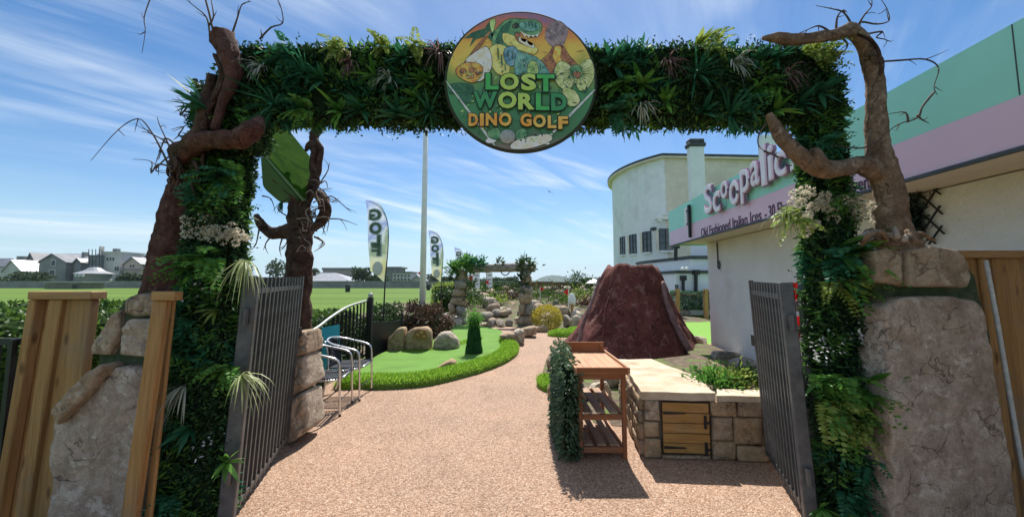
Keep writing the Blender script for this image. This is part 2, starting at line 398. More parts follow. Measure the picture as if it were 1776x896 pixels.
def rock_mb(mb, c, size, seed, rz=0.0, sub=3, box=0.55, amp=0.16, tilt=0.0):
    """rough boulder standing on c (its base centre), of the given full size"""
    vs_, fs = ico(sub); Mz = Matrix.Rotation(rz, 3, 'Z') @ Matrix.Rotation(tilt, 3, 'Y'); out = []
    e = 1 - box * .75
    sd = Vector((seed * 3.7, seed * 1.9, seed * 5.3)); rr0 = random.Random(int(seed * 97) + 5)
    cuts = [(Vector((rr0.gauss(0, 1), rr0.gauss(0, 1), rr0.gauss(.2, .8))).normalized(), rr0.uniform(.62, .92)) for _ in range(9)]
    for v in vs_:
        q = Vector([math.copysign(abs(x) ** e, x) for x in v])
        q = v.lerp(q, .85)
        nz = mnoise.noise(v * 1.1 + sd) * .6 + mnoise.noise(v * 2.6 + sd) * .35 + mnoise.noise(v * 6 + sd) * .16
        fac = mnoise.cell(v * 1.6 + sd) * .18
        for n_, d_ in cuts:
            e_ = q.dot(n_) - d_
            if e_ > 0: q = q - n_ * e_ * .93
        q = q * (1 + amp * (nz * .55 + fac))
        q = Vector((q.x * size[0] / 2, q.y * size[1] / 2, max(q.z, -.8) * size[2] / 1.8 + .8 * size[2] / 1.8))
        out.append(Vector(c) + Mz @ q)
    return mb.add(out, fs)
def rock(name, label, c, size, seed, m, rz=0.0, group=None, sub=3, box=.55, amp=.16, parent=None, tilt=0.0, cat='rock'):
    mb = rock_mb(MB(), c, size, seed, rz, sub, box, amp, tilt)
    o = mb.build(name, m, parent, None if parent is not None else c, smooth=(sub < 3), fix=False)
    if parent is None: tag(o, label, cat, group)
    return o
def text_mesh(body, offset=0.0, extrude=0.0, bevel=0.0, res=3):
    cu = bpy.data.curves.new('lettering', 'FONT'); cu.body = body; cu.offset = offset; cu.extrude = extrude; cu.bevel_depth = bevel
    cu.resolution_u = res; cu.align_x = 'LEFT'
    ob = bpy.data.objects.new('lettering', cu); col.objects.link(ob)
    dg = bpy.context.evaluated_depsgraph_get(); dg.update()
    me = bpy.data.meshes.new_from_object(ob.evaluated_get(dg)); vs_ = [v.co.copy() for v in me.vertices]; fs = [list(p.vertices) for p in me.polygons]
    bpy.data.objects.remove(ob); bpy.data.meshes.remove(me); bpy.data.curves.remove(cu); return vs_, fs
def put_text(mb, body, o, xa, ya, x0, y0, x1, y1, lift=0.002, offset=0.0, extrude=0.01, bevel=0.0, ref=None):
    """letters of body fitted into the rectangle x0..x1, y0..y1 of the plane (o, xa, ya)"""
    vs_, fs = text_mesh(body, offset, extrude, bevel); rv = vs_ if ref is None else text_mesh(body, ref)[0]
    xs = [v.x for v in rv]; ys = [v.y for v in rv]; a, b, c, d = min(xs), max(xs), min(ys), max(ys)
    z0 = min(v.z for v in vs_); za = Vector(xa).cross(Vector(ya)).normalized(); sx = (x1 - x0) / (b - a); sy = (y1 - y0) / (d - c)
    o, xa, ya = Vector(o), Vector(xa), Vector(ya)
    mb.add([o + xa * (x0 + (v.x - a) * sx) + ya * (y0 + (v.y - c) * sy) + za * (lift + (v.z - z0)) for v in vs_], fs)
def vine_path(a, b, wig, rng, n=7):
    a, b = Vector(a), Vector(b); L = (b - a).length
    return [a.lerp(b, i / (n - 1)) + Vector(rng.normal(size=3)) * wig * L * (1 if 0 < i < n - 1 else 0) for i in range(n)]
rng = np.random.default_rng(7); rnd = random.Random(11)
# ------------------------------------------------------------------ common materials
def path_mat():
    m = bpy.data.materials.new('resin_bound_gravel'); m.use_nodes = True; nt = m.node_tree; N = nt.nodes; L = nt.links; b = N['Principled BSDF']
    tc = N.new('ShaderNodeTexCoord'); vo = N.new('ShaderNodeTexVoronoi'); vo.inputs['Scale'].default_value = 100; L.new(tc.outputs['Object'], vo.inputs['Vector'])
    vo2 = N.new('ShaderNodeTexVoronoi'); vo2.inputs['Scale'].default_value = 180; L.new(tc.outputs['Object'], vo2.inputs['Vector'])
    def ramp(src, stops):
        r = N.new('ShaderNodeValToRGB'); e = r.color_ramp.elements
        while len(e) < len(stops): e.new(.5)
        for q, (p, c) in zip(e, stops): q.position = p; q.color = tuple(c) + (1,)
        L.new(src, r.inputs[0]); return r.outputs[0]
    s1 = N.new('ShaderNodeSeparateColor'); L.new(vo.outputs['Color'], s1.inputs[0])
    s2 = N.new('ShaderNodeSeparateColor'); L.new(vo2.outputs['Color'], s2.inputs[0])
    st = [(0, (.10, .055, .033)), (.2, (.225, .126, .074)), (.5, (.36, .222, .145)), (.8, (.46, .31, .212)), (1, (.62, .49, .38))]
    a = ramp(s1.outputs[0], st); c = ramp(s2.outputs[0], st)
    mx = N.new('ShaderNodeMix'); mx.data_type = 'RGBA'; mx.inputs[0].default_value = .38; L.new(a, mx.inputs[6]); L.new(c, mx.inputs[7])
    n = N.new('ShaderNodeTexNoise'); n.inputs['Scale'].default_value = 1.1; n.inputs['Detail'].default_value = 9; n.inputs['Roughness'].default_value = .68; L.new(tc.outputs['Object'], n.inputs['Vector'])
    tint = ramp(n.outputs[0], [(.3, (.80, .78, .77)), (.5, (.97, .95, .94)), (.7, (1.12, 1.07, 1.05))])
    mu = N.new('ShaderNodeMix'); mu.data_type = 'RGBA'; mu.blend_type = 'MULTIPLY'; mu.inputs[0].default_value = 1; L.new(mx.outputs[2], mu.inputs[6]); L.new(tint, mu.inputs[7])
    L.new(mu.outputs[2], b.inputs['Base Color']); b.inputs['Roughness'].default_value = .75; b.inputs['Specular IOR Level'].default_value = .3
    bp = N.new('ShaderNodeBump'); bp.inputs['Strength'].default_value = .8; bp.inputs['Distance'].default_value = .008; bp.invert = True
    L.new(vo.outputs['Distance'], bp.inputs['Height']); L.new(bp.outputs[0], b.inputs['Normal']); return m
def field_mat():
    m = bpy.data.materials.new('mown_field'); m.use_nodes = True; nt = m.node_tree; N = nt.nodes; L = nt.links; b = N['Principled BSDF']
    tc = N.new('ShaderNodeTexCoord')
    mp = N.new('ShaderNodeMapping'); mp.inputs['Scale'].default_value = (.012, .16, 1); L.new(tc.outputs['Object'], mp.inputs[0])
    n = N.new('ShaderNodeTexNoise'); n.inputs['Scale'].default_value = 1; n.inputs['Detail'].default_value = 5; L.new(mp.outputs[0], n.inputs['Vector'])
    n2 = N.new('ShaderNodeTexNoise'); n2.inputs['Scale'].default_value = 2.2; n2.inputs['Detail'].default_value = 8; L.new(tc.outputs['Object'], n2.inputs['Vector'])
    ad = N.new('ShaderNodeMix'); ad.data_type = 'FLOAT'; ad.inputs[0].default_value = .35; L.new(n.outputs[0], ad.inputs[2]); L.new(n2.outputs[0], ad.inputs[3])
    r = N.new('ShaderNodeValToRGB'); r.color_ramp.elements[0].position = .36; r.color_ramp.elements[1].position = .64
    r.color_ramp.elements[0].color = (.062, .122, .014, 1); r.color_ramp.elements[1].color = (.125, .195, .028, 1); L.new(ad.outputs[0], r.inputs[0])
    L.new(r.outputs[0], b.inputs['Base Color']); b.inputs['Roughness'].default_value = .9; b.inputs['Specular IOR Level'].default_value = .15
    bp = N.new('ShaderNodeBump'); bp.inputs['Strength'].default_value = .6; bp.inputs['Distance'].default_value = .05; L.new(n2.outputs[0], bp.inputs['Height']); L.new(bp.outputs[0], b.inputs['Normal'])
    return m
M_PATH = path_mat(); M_FIELD = field_mat()
M_TURF = mat('putting_turf', (.105, .215, .040), (.145, .275, .055), scale=160, rough=.9, bump=.5, bscale=400, spec=.15, spots=((.095, .19, .035), 2.5, .45, .75), bdist=.004)
M_FRINGE = mat('long_artificial_grass', (.14, .29, .018), (.34, .54, .07), island=.8, scale=9, rough=.6, transl=.5, spec=.3, lo=.15, hi=.85)
M_FRBASE = mat('fringe_mat', (.11, .23, .014), (.19, .33, .035), scale=60, rough=.9, spec=.1)
M_SOIL = mat('soil_bed', (.06, .045, .028), (.17, .125, .085), scale=14, rough=.95, bump=.6, bscale=60, spots=((.10, .14, .03), 3, .5, .62))
M_SAND = stone_mat('sandstone', (.27, .19, .12), (.50, .39, .28), (.60, .51, .40), 1.6)
M_SAND2 = stone_mat('pale_sandstone', (.36, .29, .215), (.60, .52, .42), (.72, .65, .56), 1.6)
M_SANDB = stone_mat('buff_carved_stone', (.34, .235, .135), (.50, .37, .23), (.58, .46, .31), 1.6, .4)
M_GREYROCK = stone_mat('grey_rock', (.19, .17, .145), (.40, .37, .32), (.52, .49, .43), 1.6)
M_FAUX = stone_mat('cast_rock', (.31, .235, .18), (.56, .46, .375), (.68, .61, .53), 1.5, .5)
M_FAUX2 = stone_mat('tan_cast_rock', (.27, .195, .13), (.50, .385, .28), (.58, .49, .38), 1.5, .5, (.10, .10, .055))
M_MOSS = mat('green_joint_paint', (.03, .055, .025), (.09, .11, .06), scale=12, rough=.9, bump=.6, bscale=30)
M_TRUNKR = stone_mat('red_brown_bark', (.058, .025, .020), (.135, .062, .048), (.19, .115, .092), 3.0, 1.0, (.022, .012, .010), 1.0)
M_TRUNK = stone_mat('tan_bark', (.13, .080, .052), (.30, .205, .14), (.42, .32, .235), 3.0, 1.0, (.055, .034, .022), 1.0)
M_DARKBARK = stone_mat('dark_bark', (.04, .024, .018), (.12, .070, .052), (.17, .115, .09), 2.4, .9, (.018, .011, .009), 1.0)
M_TWIG = mat('twig', (.05, .035, .03), (.12, .09, .07), scale=8, rough=.9)
M_TWIGP = mat('pale_twig', (.24, .18, .14), (.42, .35, .29), scale=8, rough=.9)
M_LEAFD = mat('dark_box_leaf', (.009, .032, .012), (.052, .125, .036), island=.85, scale=5, rough=.6, transl=.22, spec=.3, lo=.1, hi=.9)
M_LEAFM = mat('mid_leaf', (.04, .13, .02), (.15, .32, .06), island=.85, scale=5, rough=.6, transl=.35, spec=.3, lo=.1, hi=.9)
M_FERN = mat('fern_leaf', (.04, .15, .022), (.16, .36, .06), island=.8, scale=5, rough=.6, transl=.4, spec=.4, lo=.1, hi=.9)
M_FERNB = mat('blue_green_leaf', (.014, .095, .045), (.045, .19, .09), island=.8, scale=5, rough=.6, transl=.35, spec=.3, lo=.1, hi=.9)
M_LIME = mat('yellow_green_leaf', (.14, .22, .03), (.34, .42, .10), island=.8, scale=5, rough=.6, transl=.4, spec=.4, lo=.1, hi=.9)
M_STRAPY = mat('variegated_strap_leaf', (.18, .26, .07), (.48, .52, .26), island=.9, scale=5, rough=.45, transl=.4, spec=.4, lo=.1, hi=.9)
M_STRAPW = mat('pale_strap_leaf', (.30, .33, .24), (.55, .56, .46), island=.9, scale=5, rough=.5, transl=.35, spec=.3, lo=.1, hi=.9)
M_STRAPR = mat('dusky_red_strap_leaf', (.16, .075, .07), (.34, .19, .17), island=.9, scale=5, rough=.5, transl=.35, spec=.3, lo=.1, hi=.9)
M_FLOWER = mat('cream_flower', (.55, .48, .36), (.84, .80, .66), island=.8, scale=30, rough=.8, transl=.3, lo=.1, hi=.9)
M_HEDGE = mat('hedge_leaf', (.028, .07, .010), (.12, .21, .035), island=.85, scale=3, rough=.45, transl=.35, spec=.4, lo=.1, hi=.9)
M_HEDGED = mat('dark_hedge_leaf', (.012, .035, .008), (.06, .12, .025), island=.85, scale=3, rough=.5, transl=.3, spec=.4, lo=.1, hi=.9)
M_REDLEAF = mat('bronze_shrub_leaf', (.04, .035, .022), (.17, .09, .06), island=.85, scale=3, rough=.5, transl=.3, spec=.3, lo=.1, hi=.9)
M_YELLOW = mat('golden_leaf', (.26, .22, .02), (.62, .52, .08), island=.85, scale=3, rough=.5, transl=.4, lo=.1, hi=.9)
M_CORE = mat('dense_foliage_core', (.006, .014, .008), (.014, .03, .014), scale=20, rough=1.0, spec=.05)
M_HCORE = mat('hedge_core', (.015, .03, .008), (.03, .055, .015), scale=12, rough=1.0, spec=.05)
M_TIMBER = wood('larch_timber', (.30, .155, .052), (.46, .265, .105), 2)
M_TIMBERX = wood('larch_rail', (.32, .17, .06), (.48, .285, .12), 0)
M_CEDAR = wood('cedar_upright', (.22, .075, .028), (.36, .145, .062), 2)
M_CEDARX = wood('cedar_crosspiece', (.24, .085, .032), (.38, .16, .07), 0)
M_CEDARY = wood('cedar_slat', (.42, .20, .10), (.58, .33, .19), 1)
M_SLATG = wood('weathered_slat', (.33, .20, .125), (.47, .32, .22), 1)
M_DOORW = wood('cupboard_plank', (.34, .17, .045), (.47, .27, .09), 0)
M_BLACK = mat('black_metal', (.012, .012, .013), (.02, .02, .022), scale=10, rough=.5, spec=.4)
M_GATE = mat('galvanised_steel', (.075, .078, .082), (.13, .135, .14), scale=14, rough=.5, metal=.35, spots=((.10, .085, .07), 7, .6, .75))
M_ALU = mat('polished_aluminium', (.70, .71, .72), (.80, .81, .82), scale=20, rough=.28, metal=.9)
M_WEAVE = mat('black_woven_strip', (.012, .013, .02), (.03, .032, .045), scale=60, rough=.5)
M_WHITE = mat('white_paint', (.72, .72, .71), (.80, .80, .79), scale=6, rough=.55)
def render_mat(name, a, b_, bs=35, bump=1.0, spots=None):
    return mat(name, a, b_, scale=2.2, rough=.92, bump=bump, bscale=bs, spots=spots, bdist=.02, spec=.2, detail=8)
M_ROUGHCAST = render_mat('roughcast', (.78, .76, .73), (.86, .845, .82), 26, 1.0, ((.66, .60, .53), 1.4, .58, .78))
M_WALLW = render_mat('white_render', (.72, .75, .77), (.80, .82, .84), 3, .25, ((.60, .61, .60), .6, .55, .78))
M_CREAM = render_mat('cream_render', (.62, .56, .46), (.72, .66, .55), 3, .25, ((.52, .46, .38), .5, .5, .75))
M_MINT = mat('mint_fascia', (.30, .70, .55), (.34, .75, .60), scale=1.2, rough=.45)
M_PINK = mat('pink_fascia', (.72, .50, .61), (.77, .55, .66), scale=1.2, rough=.45)
M_SLATE = mat('dark_parapet', (.035, .042, .048), (.07, .08, .085), scale=3, rough=.6)
M_GLASS = mat('window_glass', (.02, .032, .042), (.05, .07, .085), scale=1.2, rough=.12, spec=.8)

# ------------------------------------------------------------------ ground
def sheet(name, pts, m, z, kind='structure', skirt=0.0, label=None):
    bm = bmesh.new(); vs_ = [bm.verts.new((p[0], p[1], z)) for p in pts]; f = bm.faces.new(vs_); f.normal_update()
    if f.normal.z < 0: f.normal_flip()
    if skirt:
        r = bmesh.ops.extrude_face_region(bm, geom=[f]); bmesh.ops.translate(bm, verts=[g for g in r['geom'] if isinstance(g, bmesh.types.BMVert)], vec=(0, 0, skirt))
        bmesh.ops.recalc_face_normals(bm, faces=bm.faces)
    bmesh.ops.triangulate(bm, faces=[g for g in bm.faces if len(g.verts) > 4])
    me = bpy.data.meshes.new(name); bm.to_mesh(me); bm.free(); me.materials.append(m)
    o = link(name, me); tag(o, label, kind=kind); return o
def smooth_poly(px, z=0.0, sub=5):
    p = [G(u, v, z) if v > 200 else Vector((u, v, z)) for u, v in px]; p = p[-1:] + p + p[:2]
    q, par = catmull(p, sub); return [x for x, (i, t) in zip(q, par) if 1 <= i <= len(px)]
sheet('ground', [(-4200, -60), (4200, -60), (4200, 4200), (-4200, 4200)], M_FIELD, -.012)
pathpx = [G(*q) for q in ((640, 640), (680, 600), (760, 572), (870, 566), (930, 568), (1000, 572))]
sheet('path', [(-2.72, -4.5), (3.5, -4.5), (3.5, 4.7), (1.2, 4.7), (.95, 6.2), (1.15, 8.6)] + [(p.x, p.y) for p in pathpx[::-1]] + [(-2.72, 5.6)], M_PATH, 0.0)
bed = [G(*q) for q in ((1000, 572), (975, 592), (948, 622), (938, 655), (948, 684), (975, 705))]
sheet('planting_bed', [(p.x, p.y) for p in bed] + [(.9, 4.0), (1.25, 3.9), (3.6, 3.9), (3.95, 7.6), (3.9, 9.2), (2.6, 10.2)], M_SOIL, .006)
sheet('rockery_ground', [(-4.6, 10.6), (-2.0, 12.2), (.3, 12.6), (1.2, 11.6), (2.2, 10.6), (3.2, 12.5), (9, 26), (3, 27), (-9, 27), (-6.5, 14)], M_SOIL, .004)
sheet('hedge_bed', [(-4.4, 0), (-2.74, 0), (-2.74, 7.4), (-2.5, 9), (-3.1, 11), (-5, 11)], M_SOIL, -.006)
lawn = [G(*q) for q in ((1160, 548), (1300, 548), (1300, 610), (1200, 604), (1150, 580))]
sheet('mini_golf_lawn', [(3.4, 8.6), (4.3, 8.2), (12, 8.2), (12, 14.5), (4.4, 14.8), (3.1, 11)], mat('bright_lawn', (.14, .29, .05), (.20, .36, .07), scale=30, rough=.9, spec=.15), .01)

def blades(name, pts, h, w, m, parent, lean=.45, bias=(0, 0, 0)):
    n = len(pts); d = rng.normal(size=(n, 3)) * lean; d[:, 2] = 1.0; d += np.array(bias)
    L = h * (.6 + .7 * rng.random(n)); o = leaf_obj(name, pts, d, L, w, m, rng, parent, fold=.1, droop=.12); o['kind'] = 'stuff'; return o
# the putting green nearest the path
gout = smooth_poly([(612, 660), (632, 674), (690, 674), (745, 669), (800, 656), (845, 643), (882, 627), (899, 611), (894, 597), (876, 588), (868, 577), (835, 569), (790, 567), (765, 572), (735, 590), (690, 607), (655, 622), (628, 643)])
green = sheet('putting_green', [(p.x, p.y) for p in gout], M_TURF, .0, skirt=.075)
gfront = [p for p in smooth_poly([(612, 660), (632, 674), (690, 674), (745, 669), (800, 656), (845, 643), (882, 627), (899, 611), (894, 597), (876, 588)], sub=6)][:-6]
def fringe(line, w, h, parent, dens, off=0.0):
    """rounded mound of long grass along a line on the ground, then its blades"""
    mb = MB(); n = len(line); k = 9; nrm = []
    for i in range(n):
        t = line[min(i + 1, n - 1)] - line[max(i - 1, 0)]; t.z = 0; t.normalize(); nrm.append(Vector((-t.y, t.x, 0)))
    pts = []
    for i in range(n):
        e = min(1, min(i, n - 1 - i) / 3 + .25)
        for j in range(k):
            a = math.pi * j / (k - 1); mb.v.append(line[i] + nrm[i] * (off + w / 2 - math.cos(a) * w / 2) + Vector((0, 0, math.sin(a) ** .7 * h * e + .002)))
    for i in range(n - 1):
        for j in range(k - 1): a = i * k + j; mb.f.append([a, a + 1, a + k + 1, a + k]); mb.mi.append(0)
    mb.build('fringe_mat', M_FRBASE, parent, smooth=True)
    tot = 0; P3 = []
    for i in range(n - 1):
        seg = (line[i + 1] - line[i]).length; m = int(seg * w * dens)
        for _ in range(m):
            t = rng.random(); j = rng.random(); a = math.pi * j; e = min(1, min(i, n - 1 - i) / 3 + .25)
            b = line[i].lerp(line[i + 1], t) + nrm[i].lerp(nrm[i + 1], t) * (off + w / 2 - math.cos(a) * w / 2); P3.append((b.x, b.y, math.sin(a) ** .7 * h * e))
    blades('grass_blades', np.array(P3), .06, .009, M_FRINGE, parent, .38)
fringe(gfront, .40, .13, green, 7000)
gin = smooth_poly([(640, 626), (668, 612), (715, 617), (770, 611), (812, 601), (835, 590)], sub=6)[6:-6]
fringe(gin, .34, .06, green, 5500)
rng2 = np.random.default_rng(3)
for cx, cy, r, nm in ((957, 668, .26, 'tuft'),):
    c = G(cx, cy)
    g2 = sheet('grass_verge', [(c.x + math.cos(a) * .20 - .02, c.y + math.sin(a) * .36) for a in np.linspace(0, 2 * math.pi, 17)[:-1]], M_FRBASE, .0, skirt=.06)
    tag(g2, 'small round verge of long bright grass beside the potting table', 'grass', kind='structure')
    q = [(c.x - .02 + math.cos(a) * .2 * r_, c.y + math.sin(a) * .36 * r_, .055) for a, r_ in zip(rng2.random(1500) * 6.283, rng2.random(1500) ** .5)]
    blades('grass_blades', np.array(q), .08, .009, M_FRINGE, g2)
for i, (cx, cy, sx, sy) in enumerate(((975, 582, .42, .30), (1000, 578, .35, .3))):
    c = G(cx, cy); mb = MB(); mb.sphere(c, 1, 14, (sx, sy, .17))
    o = mb.build('grass_mound', M_FRBASE, None, c, smooth=True)
    tag(o, ('low mound of bright grass at the left foot of the volcano', 'second grassy mound tucked against the volcano, nearer its slope')[i], 'grass mound')
    q = []
    for _ in range(1300):
        a = rng2.random() * 6.283; r_ = rng2.random() ** .5; q.append((c.x + math.cos(a) * r_ * sx, c.y + math.sin(a) * r_ * sy, .17 * math.sqrt(max(0, 1 - r_ * r_))))
    blades('grass_blades', np.array(q), .06, .012, M_FRINGE, o)

# ------------------------------------------------------------------ ice cream shop
SH_C, SH_K = 2.63, 0.078                    # fascia plane x = SH_C + SH_K * Y
SX = Vector((-SH_K, -1, 0)).normalized(); SZ = Vector((0, 0, 1)); SN = SX.cross(SZ)
FAR = Vector((SH_C + SH_K * 7.3, 7.3, 0))   # far end of the fascia
def FS(u, v, off=0.0):
    """distance along the fascia from its far end, and height, of photo pixel (u, v)"""
    a, b = (u - CU) / F_PX, (CV - v) / F_PX; d = Vector((a, _c - b * _s, _s + b * _c)); t = (SH_C - off) / (d.x - SH_K * d.y)
    p = Vector((d.x * t, d.y * t, EYE + d.z * t)); return (p - FAR).dot(SX), p.z
ZB = FS(1165, 425)[1]; ZT = FS(1163, 366)[1]; ZM = FS(1165, 401)[1]
shop = thing('ice_cream_shop', 'white roughcast ice cream shop with mint and pink sign fascia', 'shop', (3.88, 7.3, 0))
def slab_s(mb, s0, s1, z0, z1, n0, n1):     # box in shop coordinates: along, up, outwards
    q = []
    for z in (z0, z1):
        for s_, n_ in ((s0, n1), (s1, n1), (s1, n0), (s0, n0)): q.append(FAR + SX * s_ + SN * n_ + SZ * z)
    return mb.hexa(q)
LEN = 10.5
slab_s(MB(), 0.12, LEN, 0, ZB + .02, -6.5, -.66).build('wall', M_ROUGHCAST, shop)
slab_s(MB(), -.02, LEN + .1, ZB + .03, ZB + .09, -7.2, -.03).build('soffit', M_CREAM, shop)
slab_s(MB(), 0, LEN + .1, ZB + .1, ZT - .04, -7.1, -.05).build('roof', M_SLATE, shop)
fm = MB(); slab_s(fm, -.03, LEN, ZM, ZT, -.03, .0)
fas = fm.build('fascia_board', M_MINT, shop)
slab_s(MB(), -.03, LEN, ZB, ZM - .001, -.03, .001).build('fascia_board', M_PINK, shop)
slab_s(MB(), -.03, LEN, ZB - .025, ZB - .002, -.02, .012).build('fascia_trim', M_SLATE, shop)
slab_s(MB(), -.06, -.031, ZB, ZT, -3.2, .0).build('fascia_return', M_MINT, shop)
for sj in (2.25, 4.1, 5.4): slab_s(MB(), sj, sj + .006, ZM + .004, ZT - .002, -.02, .0015).build('board_joint', M_SLATE, shop)
# bubble lettering
M_LPINK = mat('lettering_pink', (.80, .62, .73), (.85, .70, .79), scale=8, rough=.4)
M_LWHITE = mat('lettering_white_pink', (.86, .80, .84), (.88, .86, .88), scale=7, rough=.4)
M_LPURPLE = mat('lettering_purple_edge', (.26, .16, .25), (.34, .22, .32), scale=8, rough=.5)
M_TEXT = mat('purple_print', (.075, .035, .085), rough=.6)
sgn = thing('shop_name_lettering', 'raised pink and white bubble letters spelling Scoopalicious on the shop fascia', 'lettering', FAR + SX * 1 + SZ * ZM)
letters = [('S', 1222, 320, 1236, 370), ('c', 1238, 332, 1250, 368), ('o', 1252, 314, 1264, 344), ('o', 1266, 312, 1283, 355), ('p', 1286, 292, 1302, 352), ('a', 1304, 278, 1319, 322),
           ('l', 1321, 252, 1330, 322), ('i', 1334, 252, 1343, 312), ('c', 1346, 262, 1366, 306), ('i', 1371, 244, 1380, 296), ('o', 1384, 236, 1412, 290)]
for k, (ch, u0, v0, u1, v1) in enumerate(letters):
    s0, _ = FS(u0, (v0 + v1) / 2, .06); s1, _ = FS(u1, (v0 + v1) / 2, .06); um = (u0 + u1) / 2; z1 = FS(um, v0, .06)[1]; z0 = FS(um, v1, .06)[1]
    j = .004 * (k % 3)
    for off, m, lf, ex in ((.034, M_LPURPLE, .03 + j, .016), (.022, M_LPINK, .064 + j, .004), (.0, M_LWHITE, .073 + j, .003)):
        mb = MB(); put_text(mb, ch, FAR, SX, SZ, s0, z0, s1, z1, lf, off, ex, ref=.015); mb.build('letter', m, sgn)
for u, v in ((1246, 350), (1258, 329), (1274, 333), (1295, 312), (1358, 285)):
    s, z = FS(u, v, .12); r = .022; mb = MB()
    hp = [(0, -1.1), (.95, .1), (.9, .75), (.45, .95), (0, .55), (-.45, .95), (-.9, .75), (-.95, .1)]
    mb.prism([FAR + SX * (s + r * x) + SZ * (z + r * y) + SN * .085 for x, y in hp], SN * .006); mb.build('heart', M_TEXT, sgn)
mb = MB(); s0, _ = FS(1216, 394); s1, _ = FS(1321, 372); z0 = FS(1270, 397)[1]; z1 = FS(1270, 378)[1]
put_text(mb, 'Old Fashioned Italian Ices', FAR, SX, SZ, s0, z0, s1, z1 - .0, .003, 0.006, .002)
s0, _ = FS(1327, 372); s1, _ = FS(1395, 350); mb.build('printed_slogan', M_TEXT, shop); mb = MB(); put_text(mb, '- 30 Flavours', FAR, SX, SZ, s0, z0, s1, z1, .003, .006, .002)
s0, _ = FS(1478, 300); s1, _ = FS(1506, 290); mb.build('printed_slogan', M_TEXT, shop); mb = MB(); put_text(mb, 'gen', FAR, SX, SZ, s0, z0 - .02, s1, z1 - .05, .003, .006, .002)
mb.build('printed_slogan', M_TEXT, shop)
# bracket, pipe, cable on the shop
s, z = FS(1198, 365); mb = MB(); slab_s(mb, s - .02, s + .02, FS(1198, 412)[1], FS(1198, 355)[1], .01, .05); mb.build('pipe', M_BLACK, shop)
for vv in (365, 388): slab_s(MB(), s - .06, s + .06, FS(1198, vv)[1] - .012, FS(1198, vv)[1] + .012, .03, .06).build('pipe_clip', M_BLACK, shop)
slab_s(MB(), s - .16, s - .06, FS(1190, 392)[1], FS(1190, 362)[1], .003, .05).build('junction_box', M_WHITE, shop)
WX = -.66
def WP(s_, z, n_=0.0): return FAR + SX * s_ + SZ * z + SN * (WX + n_)
mb = MB(); mb.tube([WP(.55, ZB, .012), WP(.55, 1.95, .012), WP(.56, 1.8, .02), WP(.60, 1.75, .02), WP(.63, 1.82, .02), WP(.60, 1.9, .02)], .012, 6, 3); mb.build('cable', M_SLATE, shop)
mb = MB(); slab_s(mb, .53, .66, 1.70, 1.72, WX, WX + .02); mb.build('cable_clip', M_WHITE, shop)
# chimneys behind the shop sign
def chimney(u0, u1, vt, Y, capv, label):
    a = P(u0, vt, Y); b = P(u1, vt, Y); w = b.x - a.x; c = V((a.x + b.x) / 2, Y + w / 4, 0)
    t = thing('chimney', label, 'chimney', c)
    MB().box((c.x, c.y, a.z / 2), (w, w * .5, a.z)).build('stack', M_WALLW, t)
    if capv:
        h = P(u0, capv, Y).z - a.z
        MB().box((c.x, c.y, a.z + h * .25), (w * 1.25, w * .75, h * .5)).box((c.x, c.y, a.z + h * .75), (w * 1.1, w * .6, h * .499)).build('cap', M_SLATE, t, bevel=.05)
chimney(1197, 1221, 254, 20.5, 240, 'square white chimney with a dark stepped cap before the round building')
chimney(1322, 1346, 234, 19, None, 'plain white chimney top showing behind the last bubble letters')

# ------------------------------------------------------------------ round white pavilion
pav = thing('round_pavilion', 'large round white pavilion with thin dark flat roof beyond the shop', 'building', (15.8, 30.6, 0))
PC, PR = V(15.84, 30.6, 0), 7.0
ZEV = 1.5 + 222 / 630 * 26.1
mb = MB(); a0, a1 = R(140), R(226); nn = 40
def arc(r, z): return [PC + V(math.cos(a), math.sin(a), 0) * r + V(0, 0, z) for a in np.linspace(a0, a1, nn + 1)]
aL = arc(PR, 0); tail = [V(24, 26.4, 0), V(24, 34, 0)]
def ring_wall(mb, pts, z0, z1):
    k = len(mb.v); n = len(pts)
    mb.v += [V(p.x, p.y, z0) for p in pts] + [V(p.x, p.y, z1) for p in pts]
    for i in range(n - 1): mb.f.append([k + i, k + i + 1, k + n + i + 1, k + n + i]); mb.mi.append(mb.cur)
ring_wall(mb, aL, 0, ZEV - .3); mb.build('curved_wall', M_WALLW, pav, smooth=True)
mb = MB(); ring_wall(mb, [aL[-1]] + tail, 0, ZEV - .3); mb.build('flat_wall', M_CREAM, pav)
out = arc(PR + .38, 0); poly = [V(p.x, p.y, ZEV - .3) for p in out + [V(24.3, 26.0, 0), V(24.3, 36, 0)]]
MB().prism(poly, (0, 0, .12)).build('eave', M_CREAM, pav)
poly = [p + V(0, 0, .121) for p in poly]
c0 = sum(poly, Vector()) / len(poly); MB().prism([c0 + (p - c0) * 1.006 for p in poly], (0, 0, .17)).build('roof_edge', M_SLATE, pav)
for u in (1108, 1124): # shallow pilaster lines on the drum
    an = None
